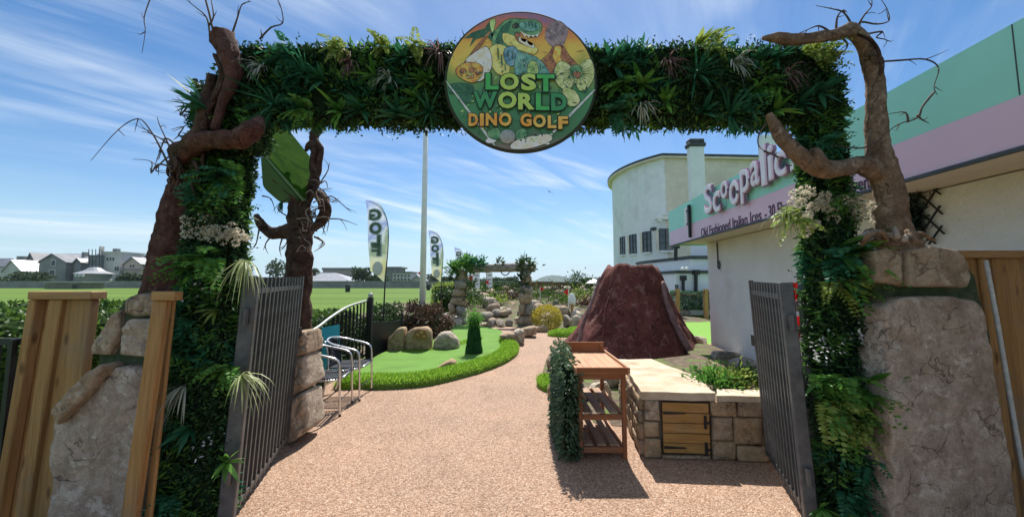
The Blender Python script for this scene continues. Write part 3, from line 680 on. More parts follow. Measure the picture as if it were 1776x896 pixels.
for k, (u0, u1, v0, v1) in enumerate(((1078, 1085, 411, 441), (1094, 1105, 407, 440), (1117, 1131, 402, 437), (1145, 1167, 397, 434))):
    def hit(u):
        a = (u - CU) / F_PX; A = a * a + 1; B = -2 * (a * PC.x + PC.y); C = PC.x ** 2 + PC.y ** 2 - PR ** 2; D = max(B * B - 4 * A * C, 0); Y = (-B - math.sqrt(D)) / (2 * A); return Y
    if u0 < 1140:
        Y0, Y1 = hit(u0), hit(u1)
    else: Y0 = Y1 = 25.45
    um, Ym = (u0 + u1) / 2, (Y0 + Y1) / 2
    zt, zb = P(um, v0, Ym).z, P(um, v1, Ym).z
    x0, x1 = (u0 - CU) / F_PX * Y0, (u1 - CU) / F_PX * Y1
    A, B = V(x0, Y0, 0), V(x1, Y1, 0); d = (B - A).normalized(); no = V(d.y, -d.x, 0)
    win = MB().prism([A + V(0, 0, zb) - no * .05, B + V(0, 0, zb) - no * .05, B + V(0, 0, zt) - no * .05, A + V(0, 0, zt) - no * .05], no * .09).build('window', M_GLASS, pav)
    fr = MB()
    for q in (0, .5, 1): p = A.lerp(B, q) + no * .05; fr.bar(p + V(0, 0, zb), p + V(0, 0, zt), .06, .06, no)
    for q in (0, .33, .66, 1): z = zb + (zt - zb) * q; fr.bar(A + no * .05 + V(0, 0, z), B + no * .05 + V(0, 0, z), .05, .05)
    fr.build('window_bars', mat('dark_window_frame', (.03, .045, .055), rough=.5), win)
    sl_ = MB(); sl_.bar(A + V(0, 0, zb - .07) + no * .06, B + V(0, 0, zb - .07) + no * .06, .22, .12); sl_.build('sill', M_WALLW, win)
    rv = MB(); rv.bar(A - d * .16 + V(0, 0, zb) + no * .02, A - d * .16 + V(0, 0, zt) + no * .02, .2, .06, no); rv.build('window_reveal', M_CREAM, win)
for u in (1094, 1107, 1123):
    Y = (lambda a: (lambda A, B, C: (-B - math.sqrt(max(B * B - 4 * A * C, 0))) / (2 * A))(a * a + 1, -2 * (a * PC.x + PC.y), PC.x ** 2 + PC.y ** 2 - PR ** 2))((u - CU) / F_PX)
    p = V((u - CU) / F_PX * Y, Y, 0); n_ = (p - PC).normalized(); z0, z1 = P(u, 368, Y).z, P(u, 285, Y).z
    MB().bar(p + n_ * .02 + V(0, 0, z0), p + n_ * .02 + V(0, 0, z1), .12, .05, n_).build('pilaster', M_WALLW, pav)
mb = MB(); q = P(1148, 378, 25.2); mb.box(q, (.9, .5, .28)).box(q + V(.4, 0, .2), (1.1, .6, .14)).box(q + V(-.2, -.05, -.2), (.3, .3, .2)); mb.build('vent_unit', M_WHITE, pav, bevel=.04)
mb = MB(); q = P(1133, 397, 25.6); mb.box(q, (.28, .5, .2)).bar(q, q + V(.2, .6, .1), .07, .07); mb.build('floodlight', M_SLATE, pav)
mb = MB(); q = P(1276, 300, 26.2); mb.tube([P(1273, 272, 26.2), P(1273, 330, 26.2)], .06, 6); mb.build('downpipe', M_CREAM, pav)
# stepped annex with dark parapets
anx = thing('pavilion_annex', 'low stepped white annex with dark parapet bands and black downpipes', 'building', (8.5, 18.5, 0))
def annex(poly, z0, z1, band, nm):
    pts = [V(x, y, 0) for x, y in poly]
    MB().prism([p + V(0, 0, z0) for p in pts], (0, 0, z1 - z0)).build('wall', M_WALLW, anx)
    c = sum(pts, Vector()) / len(pts); MB().prism([c + (p - c) * 1.035 + V(0, 0, z1 + .002) for p in pts], (0, 0, band)).build('parapet', M_SLATE, anx)
Ya = 17.0
zA = P(1200, 474, Ya).z; zB = P(1200, 449, Ya + .8).z
annex([(P(1134, 478, 19.5).x, 19.5), (P(1172, 474, Ya).x, Ya), (P(1330, 474, Ya).x, Ya), (P(1330, 474, Ya).x, 23), (P(1134, 478, 19.5).x, 23)], 0, zA, .14, 0)
annex([(P(1120, 463, 22).x, 22), (P(1197, 449, Ya + .8).x, Ya + .8), (P(1330, 449, Ya + .8).x, Ya + .8), (P(1330, 449, Ya).x, 23.5), (P(1120, 463, 22).x, 23.5)], zA + .15, zB, .16, 1)
for u, v0, v1, r in ((1185, 480, 516, .07), (1207, 470, 516, .08), (1172, 425, 452, .09)):
    mb = MB(); Y = Ya - .12 if v0 > 450 else Ya + .7; a = P(u, v0, Y); b = P(u, v1, Y); mb.tube([a, b], r, 8); mb.box(a + V(0, 0, -.05), (r * 3.2, r * 3, .22)); mb.build('downpipe', M_BLACK, anx)
for u in (1156, 1164, 1174):
    a = P(u - 3, 493, Ya - .02); b = P(u + 3, 511, Ya - .02)
    if u < 1172: a.y = b.y = Ya + 1.1
    w = MB().box(((a.x + b.x) / 2, a.y, (a.z + b.z) / 2), (b.x - a.x, .06, a.z - b.z)).build('window', M_GLASS, anx)
    MB().box(((a.x + b.x) / 2, a.y - .02, b.z - .03), (b.x - a.x + .08, .12, .05)).build('sill', M_WHITE, w)
for k, u in enumerate((1184, 1191)):
    q = P(u, 466, Ya - .3); MB().sphere(q, .085, 10).tube([q + V(0, .05, 0), q + V(0, .35, .05)], .03, 6).build('lamp', M_WHITE, anx, smooth=True)
# rope fence before the annex
for k, u in enumerate((1175, 1224)):
    g = P(u, 532, 15.2); top = P(u, 501, 15.2); p = MB().tube([V(g.x, g.y, 0), top], .1, 8).build('fence_post', M_TIMBER, None, V(g.x, g.y, 0)); tag(p, ('short timber post carrying the rope, nearer the volcano', 'short timber post carrying the rope, beside the shop wall')[k], 'post')
rp = MB()
for a_, b_ in (((1130, 508), (1175, 506)), ((1175, 506), (1224, 505)), ((1224, 505), (1275, 504))):
    A, B = P(*a_, 15.15), P(*b_, 15.15); rp.tube([A.lerp(B, t) - V(0, 0, .16 * 4 * t * (1 - t)) for t in np.linspace(0, 1, 8)], .03, 6)
tag(rp.build('rope', M_DARKBARK, None, P(1130, 520, 15.15)), 'sagging rope strung between the timber posts before the annex', 'rope')
pp, nr = box_scatter([P(1165, 532, 15.8) + V(0, 0, 0), P(1310, 532, 15.8), P(1310, 532, 16.6), P(1165, 532, 16.6)] + [P(1165, 508, 15.8), P(1310, 508, 15.8), P(1310, 510, 16.6), P(1165, 510, 16.6)], 2600, rng)
tag(leaf_obj('low_hedge', pp, nr + rng.normal(size=pp.shape) * .8, .16, .1, mat('blue_green_hedge_leaf', (.03, .09, .05), (.12, .22, .12), island=.8, rough=.5, transl=.25, lo=.1, hi=.9), rng, None, P(1230, 532, 16)), 'loose blue-green hedge behind the rope before the annex', 'hedge')
for k, (u, v, w, h) in enumerate(((1168, 545, .7, .34), (1185, 549, .75, .36), (1206, 542, .8, .22), (1226, 545, .8, .32), (1250, 546, .8, .3))):
    rock('boulder', 'rock %s in the row edging the far lawn' % ('nearest the volcano', 'second from the volcano, pointed,', 'third from the volcano, low and flat,', 'fourth from the volcano, dark,', 'hidden by the shop corner')[k], G(u, v), (w, .5, h), 40 + k, M_GREYROCK if k % 2 else M_SAND, sub=2)
# ------------------------------------------------------------------ leafy entrance arch
YA = 2.25; DA = .16
arch = thing('foliage_arch', 'entrance arch covered all over in dark artificial leaves, ferns and grasses', 'arch', (0, YA, 0))
def hexa_px(uv4, Y, d):          # front outline (bl, br, tr, tl) in the plane Y, going back by d
    f = [P(u, v, Y) for u, v in uv4]; b = [p + V(0, d, 0) for p in f]
    return [f[0], f[1], b[1], b[0], f[3], f[2], b[2], b[3]]
H_BEAM = hexa_px(((412, 201), (1452, 201), (1446, 84), (412, 82)), YA, DA)
H_LEFT = hexa_px(((268, 915), (364, 915), (412, 202), (350, 140)), YA, DA)
H_RIGHT = hexa_px(((1455, 915), (1528, 915), (1455, 130), (1416, 202)), YA, DA)
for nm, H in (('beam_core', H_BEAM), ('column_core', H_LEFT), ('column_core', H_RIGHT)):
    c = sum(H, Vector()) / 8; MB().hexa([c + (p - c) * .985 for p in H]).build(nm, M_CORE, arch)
M_LEAFS = mat('small_pale_leaf', (.03, .075, .028), (.12, .20, .08), island=.85, scale=5, rough=.45, transl=.3, spec=.45, lo=.1, hi=.9)
def cover(H, n, name):
    pts, nr = box_scatter(H, n, rng)
    lump = np.array([mnoise.noise(Vector(p) * 7) for p in pts]); zone = np.array([mnoise.noise(Vector(p) * 3.1 + V(7, 1, 3)) + .35 * mnoise.noise(Vector(p) * 9) for p in pts]) + rng.normal(size=len(pts)) * .10
    deep = np.array([mnoise.noise(Vector(p) * 4.3 + V(2, 8, 5)) for p in pts])
    pts = pts + nr * (rng.random((len(pts), 1)) * .05 - .012 + lump[:, None] * .03 + np.minimum(deep, 0)[:, None] * .06)
    for m, lo, hi, L, W, outw, keep in ((M_LEAFD, -9, .06, .031, .017, .75, 1), (M_LEAFM, .06, .22, .048, .016, 1.0, .8), (M_LEAFS, .22, .36, .020, .013, .7, 1), (M_FERNB, .36, 9, .060, .020, 1.1, .5)):
        k = (zone >= lo) & (zone < hi) & (rng.random(len(pts)) < keep)
        if not k.any(): continue
        p, q = pts[k], nr[k]; d = q * outw + rng.normal(size=p.shape) * .75; d[:, 2] -= .15
        o = leaf_obj(name, p, d, L * (.55 + .9 * rng.random(len(p))), W * (.8 + .4 * rng.random(len(p))), m, rng, arch, fold=.3); o['kind'] = 'stuff'
cover(H_BEAM, 36000, 'box_leaves'); cover(H_LEFT, 27000, 'box_leaves'); cover(H_RIGHT, 25000, 'box_leaves')
# sprigs that break the outline
def sprigs(H, n, faces, name='leaf_sprigs', L=.07):
    pts, nr = box_scatter(H, n, rng, faces); P3 = []; D3 = []
    for p, q in zip(pts, nr):
        ax = q + rng.normal(size=3) * .45; ax /= np.linalg.norm(ax); ln = L * (.4 + rng.random())
        for k in range(6):
            P3.append(p + ax * ln * k / 5); D3.append(ax * .4 + rng.normal(size=3) * .8)
    o = leaf_obj(name, np.array(P3), np.array(D3), .022, .013, M_LEAFD, rng, arch); o['kind'] = 'stuff'
FT, FB, FFR, FBK, FL, FR = (4, 5, 6, 7), (3, 2, 1, 0), (0, 1, 5, 4), (2, 3, 7, 6), (3, 0, 4, 7), (1, 2, 6, 5)
sprigs(H_BEAM, 520, (FT, FB)); sprigs(H_BEAM, 60, (FR, FL)); sprigs(H_LEFT, 260, (FL, FR)); sprigs(H_RIGHT, 330, (FL, FR))
# plants set into the leaves: kind, pixel, distance in front of the face, size
def clump(kind, u, v, size=1.0, ax=(0, -1, -.15), Y=None):
    c = P(u, v, (YA - .02) if Y is None else Y); mb = MB(); A = Vector(ax); size *= 1.3
    if kind in ('pale', 'dusky', 'stripy'):
        strap_mb(mb, c, A, 26, .15 * size, .010, 1.0, 1.1, rng); m = {'pale': M_STRAPW, 'dusky': M_STRAPR, 'stripy': M_STRAPY}[kind]
        return mb.build('strap_leaf_tuft', m, arch, fix=False)
    if kind == 'palm':
        strap_mb(mb, c, A, 30, .17 * size, .016, 1.6, .35, rng); return mb.build('palm_frond', M_FERNB, arch, fix=False)
    if kind in ('fern', 'lime', 'blue'):
        m = {'fern': M_FERN, 'lime': M_LIME, 'blue': M_FERNB}[kind]
        P3, D3, LL = [], [], []
        for i in range(11):
            r = Vector(rng.normal(size=3)); d = (A.normalized() + (r - A * r.dot(A)).normalized() * (.5 + .9 * rng.random())).normalized(); p = c.copy(); ln = .15 * size * (.7 + .5 * rng.random())
            sd = d.cross(V(0, 0, 1)).normalized()
            for k in range(9):
                t = k / 8; d2 = (d + V(0, 0, -.9) * t).normalized(); p = p + d2 * ln / 9
                for s_ in (-1, 1):
                    P3.append(tuple(p)); D3.append(tuple(sd * s_ * .9 + d2 * .55)); LL.append(.05 * size * (1 - .7 * t))
        return leaf_obj('fern_clump', np.array(P3), np.array(D3), np.array(LL), .014 * size, m, rng, arch, fold=.15)
    if kind in ('agave', 'agave_d', 'agave_l'):
        strap_mb(mb, c, A, 13, .15 * size, .032 * size, 1.2, .25, rng); return mb.build('broad_leaf_rosette', {'agave': M_FERN, 'agave_d': M_FERNB, 'agave_l': M_LIME}[kind], arch, fix=False)
    if kind == 'flower':
        P3, D3 = [], []
        for i in range(9):
            q = Vector(rng.normal(size=3)); b = c + V(q.x * .045, -abs(q.y) * .015, q.z * .03) * size
            for k in range(46):
                w = Vector(rng.normal(size=3)).normalized(); P3.append(tuple(b + w * .017 * size)); D3.append(tuple(w))
        return tag(kind='stuff', o=leaf_obj('flower_cluster', np.array(P3), np.array(D3), .012 * size, .010 * size, M_FLOWER, rng, arch, fold=.5))
    if kind == 'star':
        for i in range(int(5 * size)):
            q = c + Vector(rng.normal(size=3)) * .04
            for k in range(4): strap_mb(mb, q, A, 1, .018, .010, .9, 0, rng, 2)
        return tag(mb.build('tiny_white_flowers', M_WHITE, arch, fix=False), kind='stuff')
for a in (('pale', 456, 118, 1.0), ('palm', 530, 128, 1.0), ('dusky', 606, 108, 1.0), ('lime', 585, 82, .8), ('pale', 676, 138, .9), ('agave', 650, 132, .8), ('dusky', 762, 92, 1.2),
          ('agave', 742, 140, .8), ('lime', 665, 82, .7), ('lime', 720, 80, .8), ('palm', 476, 182, 1.25), ('agave', 588, 192, .9), ('agave_d', 628, 190, .9), ('fern', 530, 190, .8), ('agave_d', 690, 200, .9),
          ('palm', 745, 195, .8), ('agave_d', 700, 100, .8), ('blue', 500, 95, .9), ('agave_d', 560, 140, .8), ('fern', 420, 205, .8), ('agave', 724, 170, .7),
          ('agave_d', 1062, 110, .9), ('fern', 1075, 150, .9), ('dusky', 1158, 108, 1.0), ('palm', 1208, 130, 1.2), ('pale', 1272, 112, 1.15), ('dusky', 1362, 132, 1.1), ('agave', 1112, 148, 1.0), ('pale', 1112, 184, 1.0),
          ('agave', 1155, 178, .8), ('palm', 1265, 200, 1.0), ('agave_d', 1310, 105, .9), ('agave_l', 1210, 78, .8), ('lime', 1235, 80, .8), ('lime', 1405, 92, .9), ('agave', 1345, 192, .9), ('agave_d', 1385, 180, .8),
          ('agave', 1310, 155, .8), ('blue', 1065, 195, .9), ('agave_d', 1220, 195, .9), ('fern', 1330, 150, .8), ('agave_d', 1345, 100, .7), ('blue', 1290, 180, .8), ('lime', 1425, 100, .8), ('agave_d', 1420, 160, .9)):
    clump(*a)
for a in (('agave', 362, 172, 1.0, (-.8, -.4, .2)), ('blue', 392, 312, 1.2), ('fern', 405, 305, 1.1), ('flower', 366, 398, .95), ('flower', 392, 404, .95), ('flower', 418, 412, .7), ('flower', 350, 390, .8), ('fern', 365, 448, 1.25),
          ('stripy', 425, 450, 1.5, (.3, -.6, -.5)), ('agave_l', 374, 536, .55), ('pale', 322, 665, 1.35, (-.2, -.9, -.5)), ('stripy', 418, 650, 1.3, (.7, -.4, -.1)), ('agave', 392, 800, .75, (.6, -.6, .1)), ('star', 345, 505, 3), ('star', 360, 760, 2),
          ('fern', 345, 462, 1.0), ('blue', 330, 560, .8), ('fern', 400, 640, .9), ('blue', 300, 860, .9), ('agave_d', 330, 740, .8),
          ('fern', 1450, 350, .6), ('flower', 1440, 352, 1.0), ('flower', 1475, 358, 1.0), ('flower', 1395, 350, 1.0), ('flower', 1412, 362, .8), ('flower', 1490, 372, .9), ('flower', 1405, 392, .7), ('stripy', 1368, 368, 1.1, (-.7, -.5, -.3)), ('lime', 1378, 380, 1.0, (-.5, -.6, -.3)),
          ('agave', 1460, 430, 1.4), ('blue', 1450, 450, 1.3), ('fern', 1470, 480, 1.2), ('agave', 1478, 440, 1.3), ('lime', 1440, 490, 1.0), ('fern', 1425, 655, 1.1, (-.3, -.8, -.2)), ('fern', 1460, 660, 1.25), ('fern', 1485, 690, 1.1), ('lime', 1440, 700, 1.3), ('lime', 1490, 730, 1.0),
          ('agave', 1500, 670, 1.2), ('fern', 1450, 720, 1.1), ('agave', 1420, 660, .9, (-.4, -.8, .3)), ('star', 1418, 610, 4), ('star', 1475, 575, 4), ('star', 1440, 590, 3), ('agave', 1425, 880, .7, (-.5, -.6, .2)), ('fern', 1450, 890, .9), ('blue', 1500, 800, 1.0), ('blue', 1470, 850, 1.0), ('blue', 1430, 250, .8), ('agave_d', 1410, 280, .7)):
    clump(*a)
# ------------------------------------------------------------------ round name sign on the arch
YS = 2.12; SC = P(903, 142, YS); SR = .446; SRZ = .432
sign = thing('round_name_sign', 'round printed sign with dinosaurs reading LOST WORLD DINO GOLF on the arch', 'sign', SC)
def sq(x, y): return ((x - 503) / 412 * SR, (440 - y) / 392 * SRZ)
def sp(x, y, lift): a, b = sq(x, y); return SC + V(a, -.016 - lift, b)
def disc_mat():
    m = bpy.data.materials.new('printed_sunset'); m.use_nodes = True; nt = m.node_tree; N = nt.nodes; L = nt.links; b = N['Principled BSDF']; b.inputs['Roughness'].default_value = .35
    tc = N.new('ShaderNodeTexCoord'); se = N.new('ShaderNodeSeparateXYZ'); L.new(tc.outputs['Object'], se.inputs[0])
    n = N.new('ShaderNodeTexNoise'); n.inputs['Scale'].default_value = 7; n.inputs['Detail'].default_value = 6; L.new(tc.outputs['Object'], n.inputs['Vector'])
    a = N.new('ShaderNodeMath'); a.operation = 'MULTIPLY_ADD'; a.inputs[1].default_value = .35; L.new(n.outputs[0], a.inputs[0])
    s2 = N.new('ShaderNodeMath'); s2.operation = 'MULTIPLY_ADD'; s2.inputs[1].default_value = 1.12; s2.inputs[2].default_value = .33; L.new(se.outputs[2], s2.inputs[0]); L.new(s2.outputs[0], a.inputs[2])
    r = N.new('ShaderNodeValToRGB'); e = r.color_ramp.elements
    st = [(.02, (.30, .19, .17)), (.12, (.07, .20, .07)), (.40, (.07, .29, .10)), (.58, (.30, .38, .07)), (.68, (.85, .60, .10)), (.80, (.85, .40, .07)), (.90, (.68, .20, .09)), (1.0, (.30, .18, .30))]
    while len(e) < len(st): e.new(.5)
    for q, (p, c) in zip(e, st): q.position = p; q.color = c + (1,)
    L.new(a.outputs[0], r.inputs[0]); L.new(r.outputs[0], b.inputs['Base Color']); return m
M_DISC = disc_mat()
mb = MB(); k = 96; fr_ = [SC + V(SR * math.cos(2 * math.pi * i / k), -.015, SRZ * math.sin(2 * math.pi * i / k)) for i in range(k)]
mb.prism(fr_, (0, .03, 0)); mb.build('panel', M_DISC, sign)
mb = MB(); mb.tube([SC + V((SR + .001) * math.cos(a), 0, (SRZ + .001) * math.sin(a)) for a in np.linspace(0, 2 * math.pi, 97)], .0165, 6, cap=False); mb.build('rim', mat('sign_edge', (.05, .06, .045), rough=.9, spec=.05), sign)
pal = {}
def pc(name, c, c2=None): pal[name] = mat('print_' + name, c, c2 or tuple(x * 1.5 for x in c), scale=34, rough=.35, lo=.36, hi=.64, detail=10); return name
for nm, c, c2 in (('dkgreen', (.02, .07, .035), None), ('green', (.05, .16, .07), (.12, .24, .10)), ('ltgreen', (.22, .34, .10), None), ('yellow', (.55, .42, .08), (.72, .58, .16)), ('orange', (.45, .16, .03), (.65, .30, .06)), ('brown', (.14, .05, .03), (.30, .13, .05)),
                  ('cream', (.55, .48, .32), (.68, .62, .45)), ('blue', (.06, .14, .20), (.14, .26, .30)), ('teal', (.06, .19, .16), (.15, .30, .24)), ('smoke', (.10, .08, .09), (.24, .17, .17)), ('black', (.012, .02, .014), (.03, .04, .025)), ('white', (.62, .62, .60), (.74, .74, .72)), ('lava', (.65, .22, .04), (.8, .45, .08)), ('grey', (.35, .36, .33), None), ('frill', (.30, .36, .10), (.58, .56, .22))):
    pc(nm, tuple(min(.85, x * 1.45) for x in c), tuple(min(.85, x * 1.45) for x in (tuple(y * 1.35 for y in c2) if c2 else tuple(y * 2.0 for y in c))))
shapes = [  # colour, outline in the sign's own plane
 ('smoke', [(640, 190), (660, 120), (720, 95), (770, 140), (760, 200), (735, 250), (700, 260), (665, 235)]),
 ('brown', [(600, 345), (660, 290), (690, 245), (740, 245), (775, 300), (820, 350), (820, 400), (620, 400)]),
 ('lava', [(685, 300), (700, 250), (730, 250), (725, 310), (740, 370), (705, 345)]),
 ('dkgreen', [(180, 200), (230, 165), (300, 140), (330, 95), (335, 150), (400, 150), (335, 175), (350, 230), (310, 185), (250, 205), (215, 250), (235, 195)]),
 ('brown', [(315, 170), (325, 180), (215, 320), (190, 330)]),
 ('ltgreen', [(330, 100), (360, 90), (352, 150), (340, 160)]),
 ('green', [(345, 200), (365, 150), (405, 105), (450, 85), (520, 88), (585, 92), (620, 120), (615, 160), (580, 182), (540, 180), (500, 165), (480, 200), (440, 250), (395, 250), (350, 240)]),
 ('dkgreen', [(365, 200), (385, 150), (420, 110), (450, 100), (440, 150), (415, 190), (400, 235), (370, 235)]),
 ('teal', [(500, 110), (560, 103), (605, 122), (600, 150), (550, 158), (505, 140)]),
 ('cream', [(500, 158), (545, 178), (585, 180), (612, 165), (606, 175), (596, 192), (586, 182), (573, 196), (562, 184), (548, 198), (538, 182), (524, 194), (516, 176)]),
 ('yellow', [(405, 170), (450, 180), (500, 205), (560, 235), (598, 262), (580, 290), (540, 280), (480, 262), (430, 240), (405, 210)]),
 ('brown', [(470, 175), (500, 170), (510, 205), (570, 240), (560, 248), (490, 220)]),
 ('cream', [(492, 205), (500, 190), (508, 212), (530, 222), (538, 208), (544, 230), (566, 243), (574, 230), (580, 252), (560, 252), (500, 222)]),
 ('black', [(455, 128), (475, 112), (494, 122), (484, 138), (462, 138)]),
 ('yellow', [(330, 260), (370, 235), (420, 250), (440, 300), (440, 380), (430, 420), (370, 400), (330, 330)]),
 ('teal', [(440, 250), (520, 285), (590, 310), (640, 360), (660, 420), (540, 420), (500, 360), (450, 330)]),
 ('ltgreen', [(545, 350), (580, 330), (600, 370), (590, 420), (545, 420)]),
 ('blue', [(408, 285), (430, 250), (470, 250), (490, 290), (480, 340), (450, 360), (420, 340)]),
 ('teal', [(480, 290), (530, 300), (525, 360), (500, 410), (470, 395)]),
 ('cream', [(195, 330), (250, 280), (310, 250), (340, 310), (335, 380), (290, 440), (250, 440), (280, 380), (270, 345)]),
 ('orange', [(145, 375), (190, 345), (260, 345), (290, 375), (280, 420), (240, 455), (190, 440), (150, 410)]),
 ('brown', [(165, 385), (185, 375), (200, 392), (180, 402)]), ('brown', [(215, 375), (240, 370), (245, 390), (222, 395)]), ('brown', [(200, 415), (230, 405), (240, 425), (212, 432)]), ('brown', [(250, 400), (270, 392), (268, 412)]),
 ('dkgreen', [(100, 470), (170, 455), (240, 475), (230, 520), (170, 510), (110, 520)]), ('dkgreen', [(150, 530), (215, 510), (230, 560), (190, 570)]),
 ('frill', [(690, 390), (710, 345), (745, 335), (790, 370), (800, 415), (830, 430), (795, 470), (760, 500), (720, 480), (695, 440)]),
 ('frill', [(810, 400), (845, 345), (890, 320), (912, 380), (905, 440), (870, 490), (830, 500), (812, 460), (825, 425)]),
 ('green', [(780, 370), (810, 355), (840, 370), (838, 400), (815, 425), (790, 410)]),
 ('brown', [(795, 400), (825, 395), (838, 415), (815, 432)]),
 ('frill', [(740, 490), (800, 500), (830, 560), (790, 590), (745, 560)]),
 ('grey', [(108, 480), (116, 480), (340, 770), (330, 778)]), ('white', [(312, 778), (335, 765), (365, 768), (366, 785), (335, 795), (315, 792)]),
 ('grey', [(885, 520), (892, 526), (660, 765), (652, 758)]), ('white', [(598, 780), (625, 780), (660, 795), (650, 803), (605, 795)]),
 ('green', [(320, 735), (370, 710), (390, 745), (375, 775), (335, 765)]), ('green', [(478, 730), (520, 715), (540, 745), (510, 780), (480, 775)]),
 ('cream', [(480, 780), (640, 745), (670, 780), (560, 822), (450, 825)]),
]
art = MB(); names = list(pal)
for i, (cn, poly) in enumerate(shapes):
    q, par = catmull([V(x, y, 0) for x, y in poly[-1:] + poly + poly[:2]], 1 if (cn == 'dkgreen' and len(poly) > 10) else 4); q = [p for p, (a, t) in zip(q, par) if 1 <= a <= len(poly)]
    c = sum(q, Vector()) / len(q); lift = .0006 + i * .00016
    q2 = [c + (p - c) * 1.0 + (p - c).normalized() * 3.2 for p in q]
    for pts, cc, lf in ((q2, 'black', lift), (q, cn, lift + .00008)):
        if cn in ('smoke', 'lava', 'grey', 'white', 'dkgreen') and cc == 'black': continue
        art.cur = names.index(cc); k0 = len(art.v)
        bm = bmesh.new(); vv = [bm.verts.new(p) for p in pts]; f = bm.faces.new(vv); r = bmesh.ops.triangulate(bm, faces=[f]); bm.verts.index_update()
        for v_ in bm.verts: art.v.append(sp(v_.co.x, v_.co.y, lf))
        for g in bm.faces: art.f.append([k0 + w.index for w in g.verts]); art.mi.append(art.cur)
        bm.free()
rs_ = random.Random(21)
def stroke(cn, x, y, ln, wd, an, lift):
    art.cur = names.index(cn); k0 = len(art.v); dx, dy = math.cos(an) * ln, math.sin(an) * ln; nx, ny = -math.sin(an) * wd, math.cos(an) * wd
    for px_, py_ in ((x, y), (x + dx * .5 + nx, y + dy * .5 + ny), (x + dx, y + dy), (x + dx * .5 - nx, y + dy * .5 - ny)): art.v.append(sp(px_, py_, lift))
    art.f.append([k0, k0 + 1, k0 + 2, k0 + 3]); art.mi.append(art.cur)
def inside(x, y, f=.94): return ((x - 503) / 412) ** 2 + ((y - 440) / 392) ** 2 < f * f
for k in range(330):        # jungle strokes low down and at the sides
    x, y = rs_.uniform(95, 910), rs_.uniform(400, 825)
    if inside(x, y, .90) and not (720 < y < 815 and 370 < x < 490): stroke(rs_.choice(['dkgreen', 'dkgreen', 'green', 'ltgreen', 'black']), x, y, rs_.uniform(14, 44), rs_.uniform(2, 6), rs_.uniform(0, 6.28), .0068 + k * 2.5e-6)
for k in range(90):         # streaked clouds
    x, y = rs_.uniform(120, 880), rs_.uniform(90, 330)
    if inside(x, y, .86): stroke(rs_.choice(['orange', 'lava', 'yellow', 'brown']), x, y, rs_.uniform(20, 70), rs_.uniform(1.5, 5), rs_.uniform(-.4, .2), .0001 + k * 2.5e-6)
for k in range(260):        # scales and shading on the animals
    x, y = rs_.choice([(rs_.gauss(470, 70), rs_.gauss(210, 90)), (rs_.gauss(420, 60), rs_.gauss(320, 50)), (rs_.gauss(230, 50), rs_.gauss(390, 40)), (rs_.gauss(570, 50), rs_.gauss(370, 35)), (rs_.gauss(800, 60), rs_.gauss(420, 50)), (rs_.gauss(710, 50), rs_.gauss(190, 60))])
    if inside(x, y, .90) and y < 420: stroke(rs_.choice(['dkgreen', 'black', 'brown', 'ltgreen', 'cream', 'teal']), x, y, rs_.uniform(6, 20), rs_.uniform(1, 3), rs_.uniform(0, 6.28), .0086 + k * 2e-6)
# ribs of the frills and stripes of the hides
art.cur = names.index('dkgreen')
for c0, rr, aa in (((815, 405), 120, (150, 250)), ((822, 400), 105, (-75, 60))):
    for a in np.linspace(R(aa[0]), R(aa[1]), 9):
        x0, y0 = c0[0] + 22 * math.cos(a), c0[1] - 22 * math.sin(a); x1, y1 = c0[0] + rr * .92 * math.cos(a), c0[1] - rr * .86 * math.sin(a)
        nx, ny = -math.sin(a) * 2.2, -math.cos(a) * 2.2; k0 = len(art.v)
        for x, y in ((x0 - nx, y0 - ny), (x0 + nx, y0 + ny), (x1, y1)): art.v.append(sp(x, y, .0078))
        art.f.append([k0, k0 + 1, k0 + 2]); art.mi.append(art.cur)
for x, y, w, h in ((530, 112, 3, 30), (548, 108, 3, 32), (566, 108, 3, 32), (584, 115, 3, 28), (375, 260, 4, 60), (395, 300, 4, 60), (415, 350, 3, 40), (520, 320, 3, 50), (610, 345, 3, 40), (430, 270, 3, 40), (455, 275, 3, 50)):
    k0 = len(art.v)
    for dx, dy in ((-w, 0), (w, 0), (w * 2, h), (0, h)): art.v.append(sp(x + dx, y + dy, .0083))
    art.f.append([k0, k0 + 1, k0 + 2, k0 + 3]); art.mi.append(art.cur)
art.build('printed_artwork', [pal[n] for n in names], sign, fix=False)
mb = MB(); mb.lathe((0, 0, 0), [(0, .012), (.02, .0105), (.034, .006), (.0425, 0)], 24)
mb.v = [sp(430, 760, .009) + V(v_.x * 1.08, -v_.z, v_.y) for v_ in mb.v]; mb.build('golf_ball', mat('golf_ball_grey', (.30, .31, .29), (.42, .43, .41), scale=60, rough=.5), sign, smooth=True)
M_L1 = mat('letter_lime', (.46, .64, .10), (.56, .74, .16), scale=14, rough=.3); M_L2 = mat('letter_green', (.05, .40, .08), (.10, .52, .12), scale=14, rough=.3); M_L3 = mat('letter_deep_green', (.04, .27, .09), (.07, .35, .12), scale=14, rough=.3)
M_LO = mat('letter_outline', (.015, .03, .018), rough=.5); M_LY = mat('letter_gold', (.85, .36, .04), (.85, .66, .14), scale=9, rough=.3, lo=.4, hi=.6)
def sgn_letter(ch, x0, y0, x1, y1, m):
    (a, b), (c, d) = sq(x0, y1), sq(x1, y0); o = SC + V(0, -.016, 0)
    for off, mm, lf in ((.095, M_LO, .0095), (.045, m, .0135)):
        mb = MB(); put_text(mb, ch, o, V(1, 0, 0), V(0, 0, 1), a, b, c, d, lf, off, .0015, ref=.045); mb.build('letter', mm, sign)
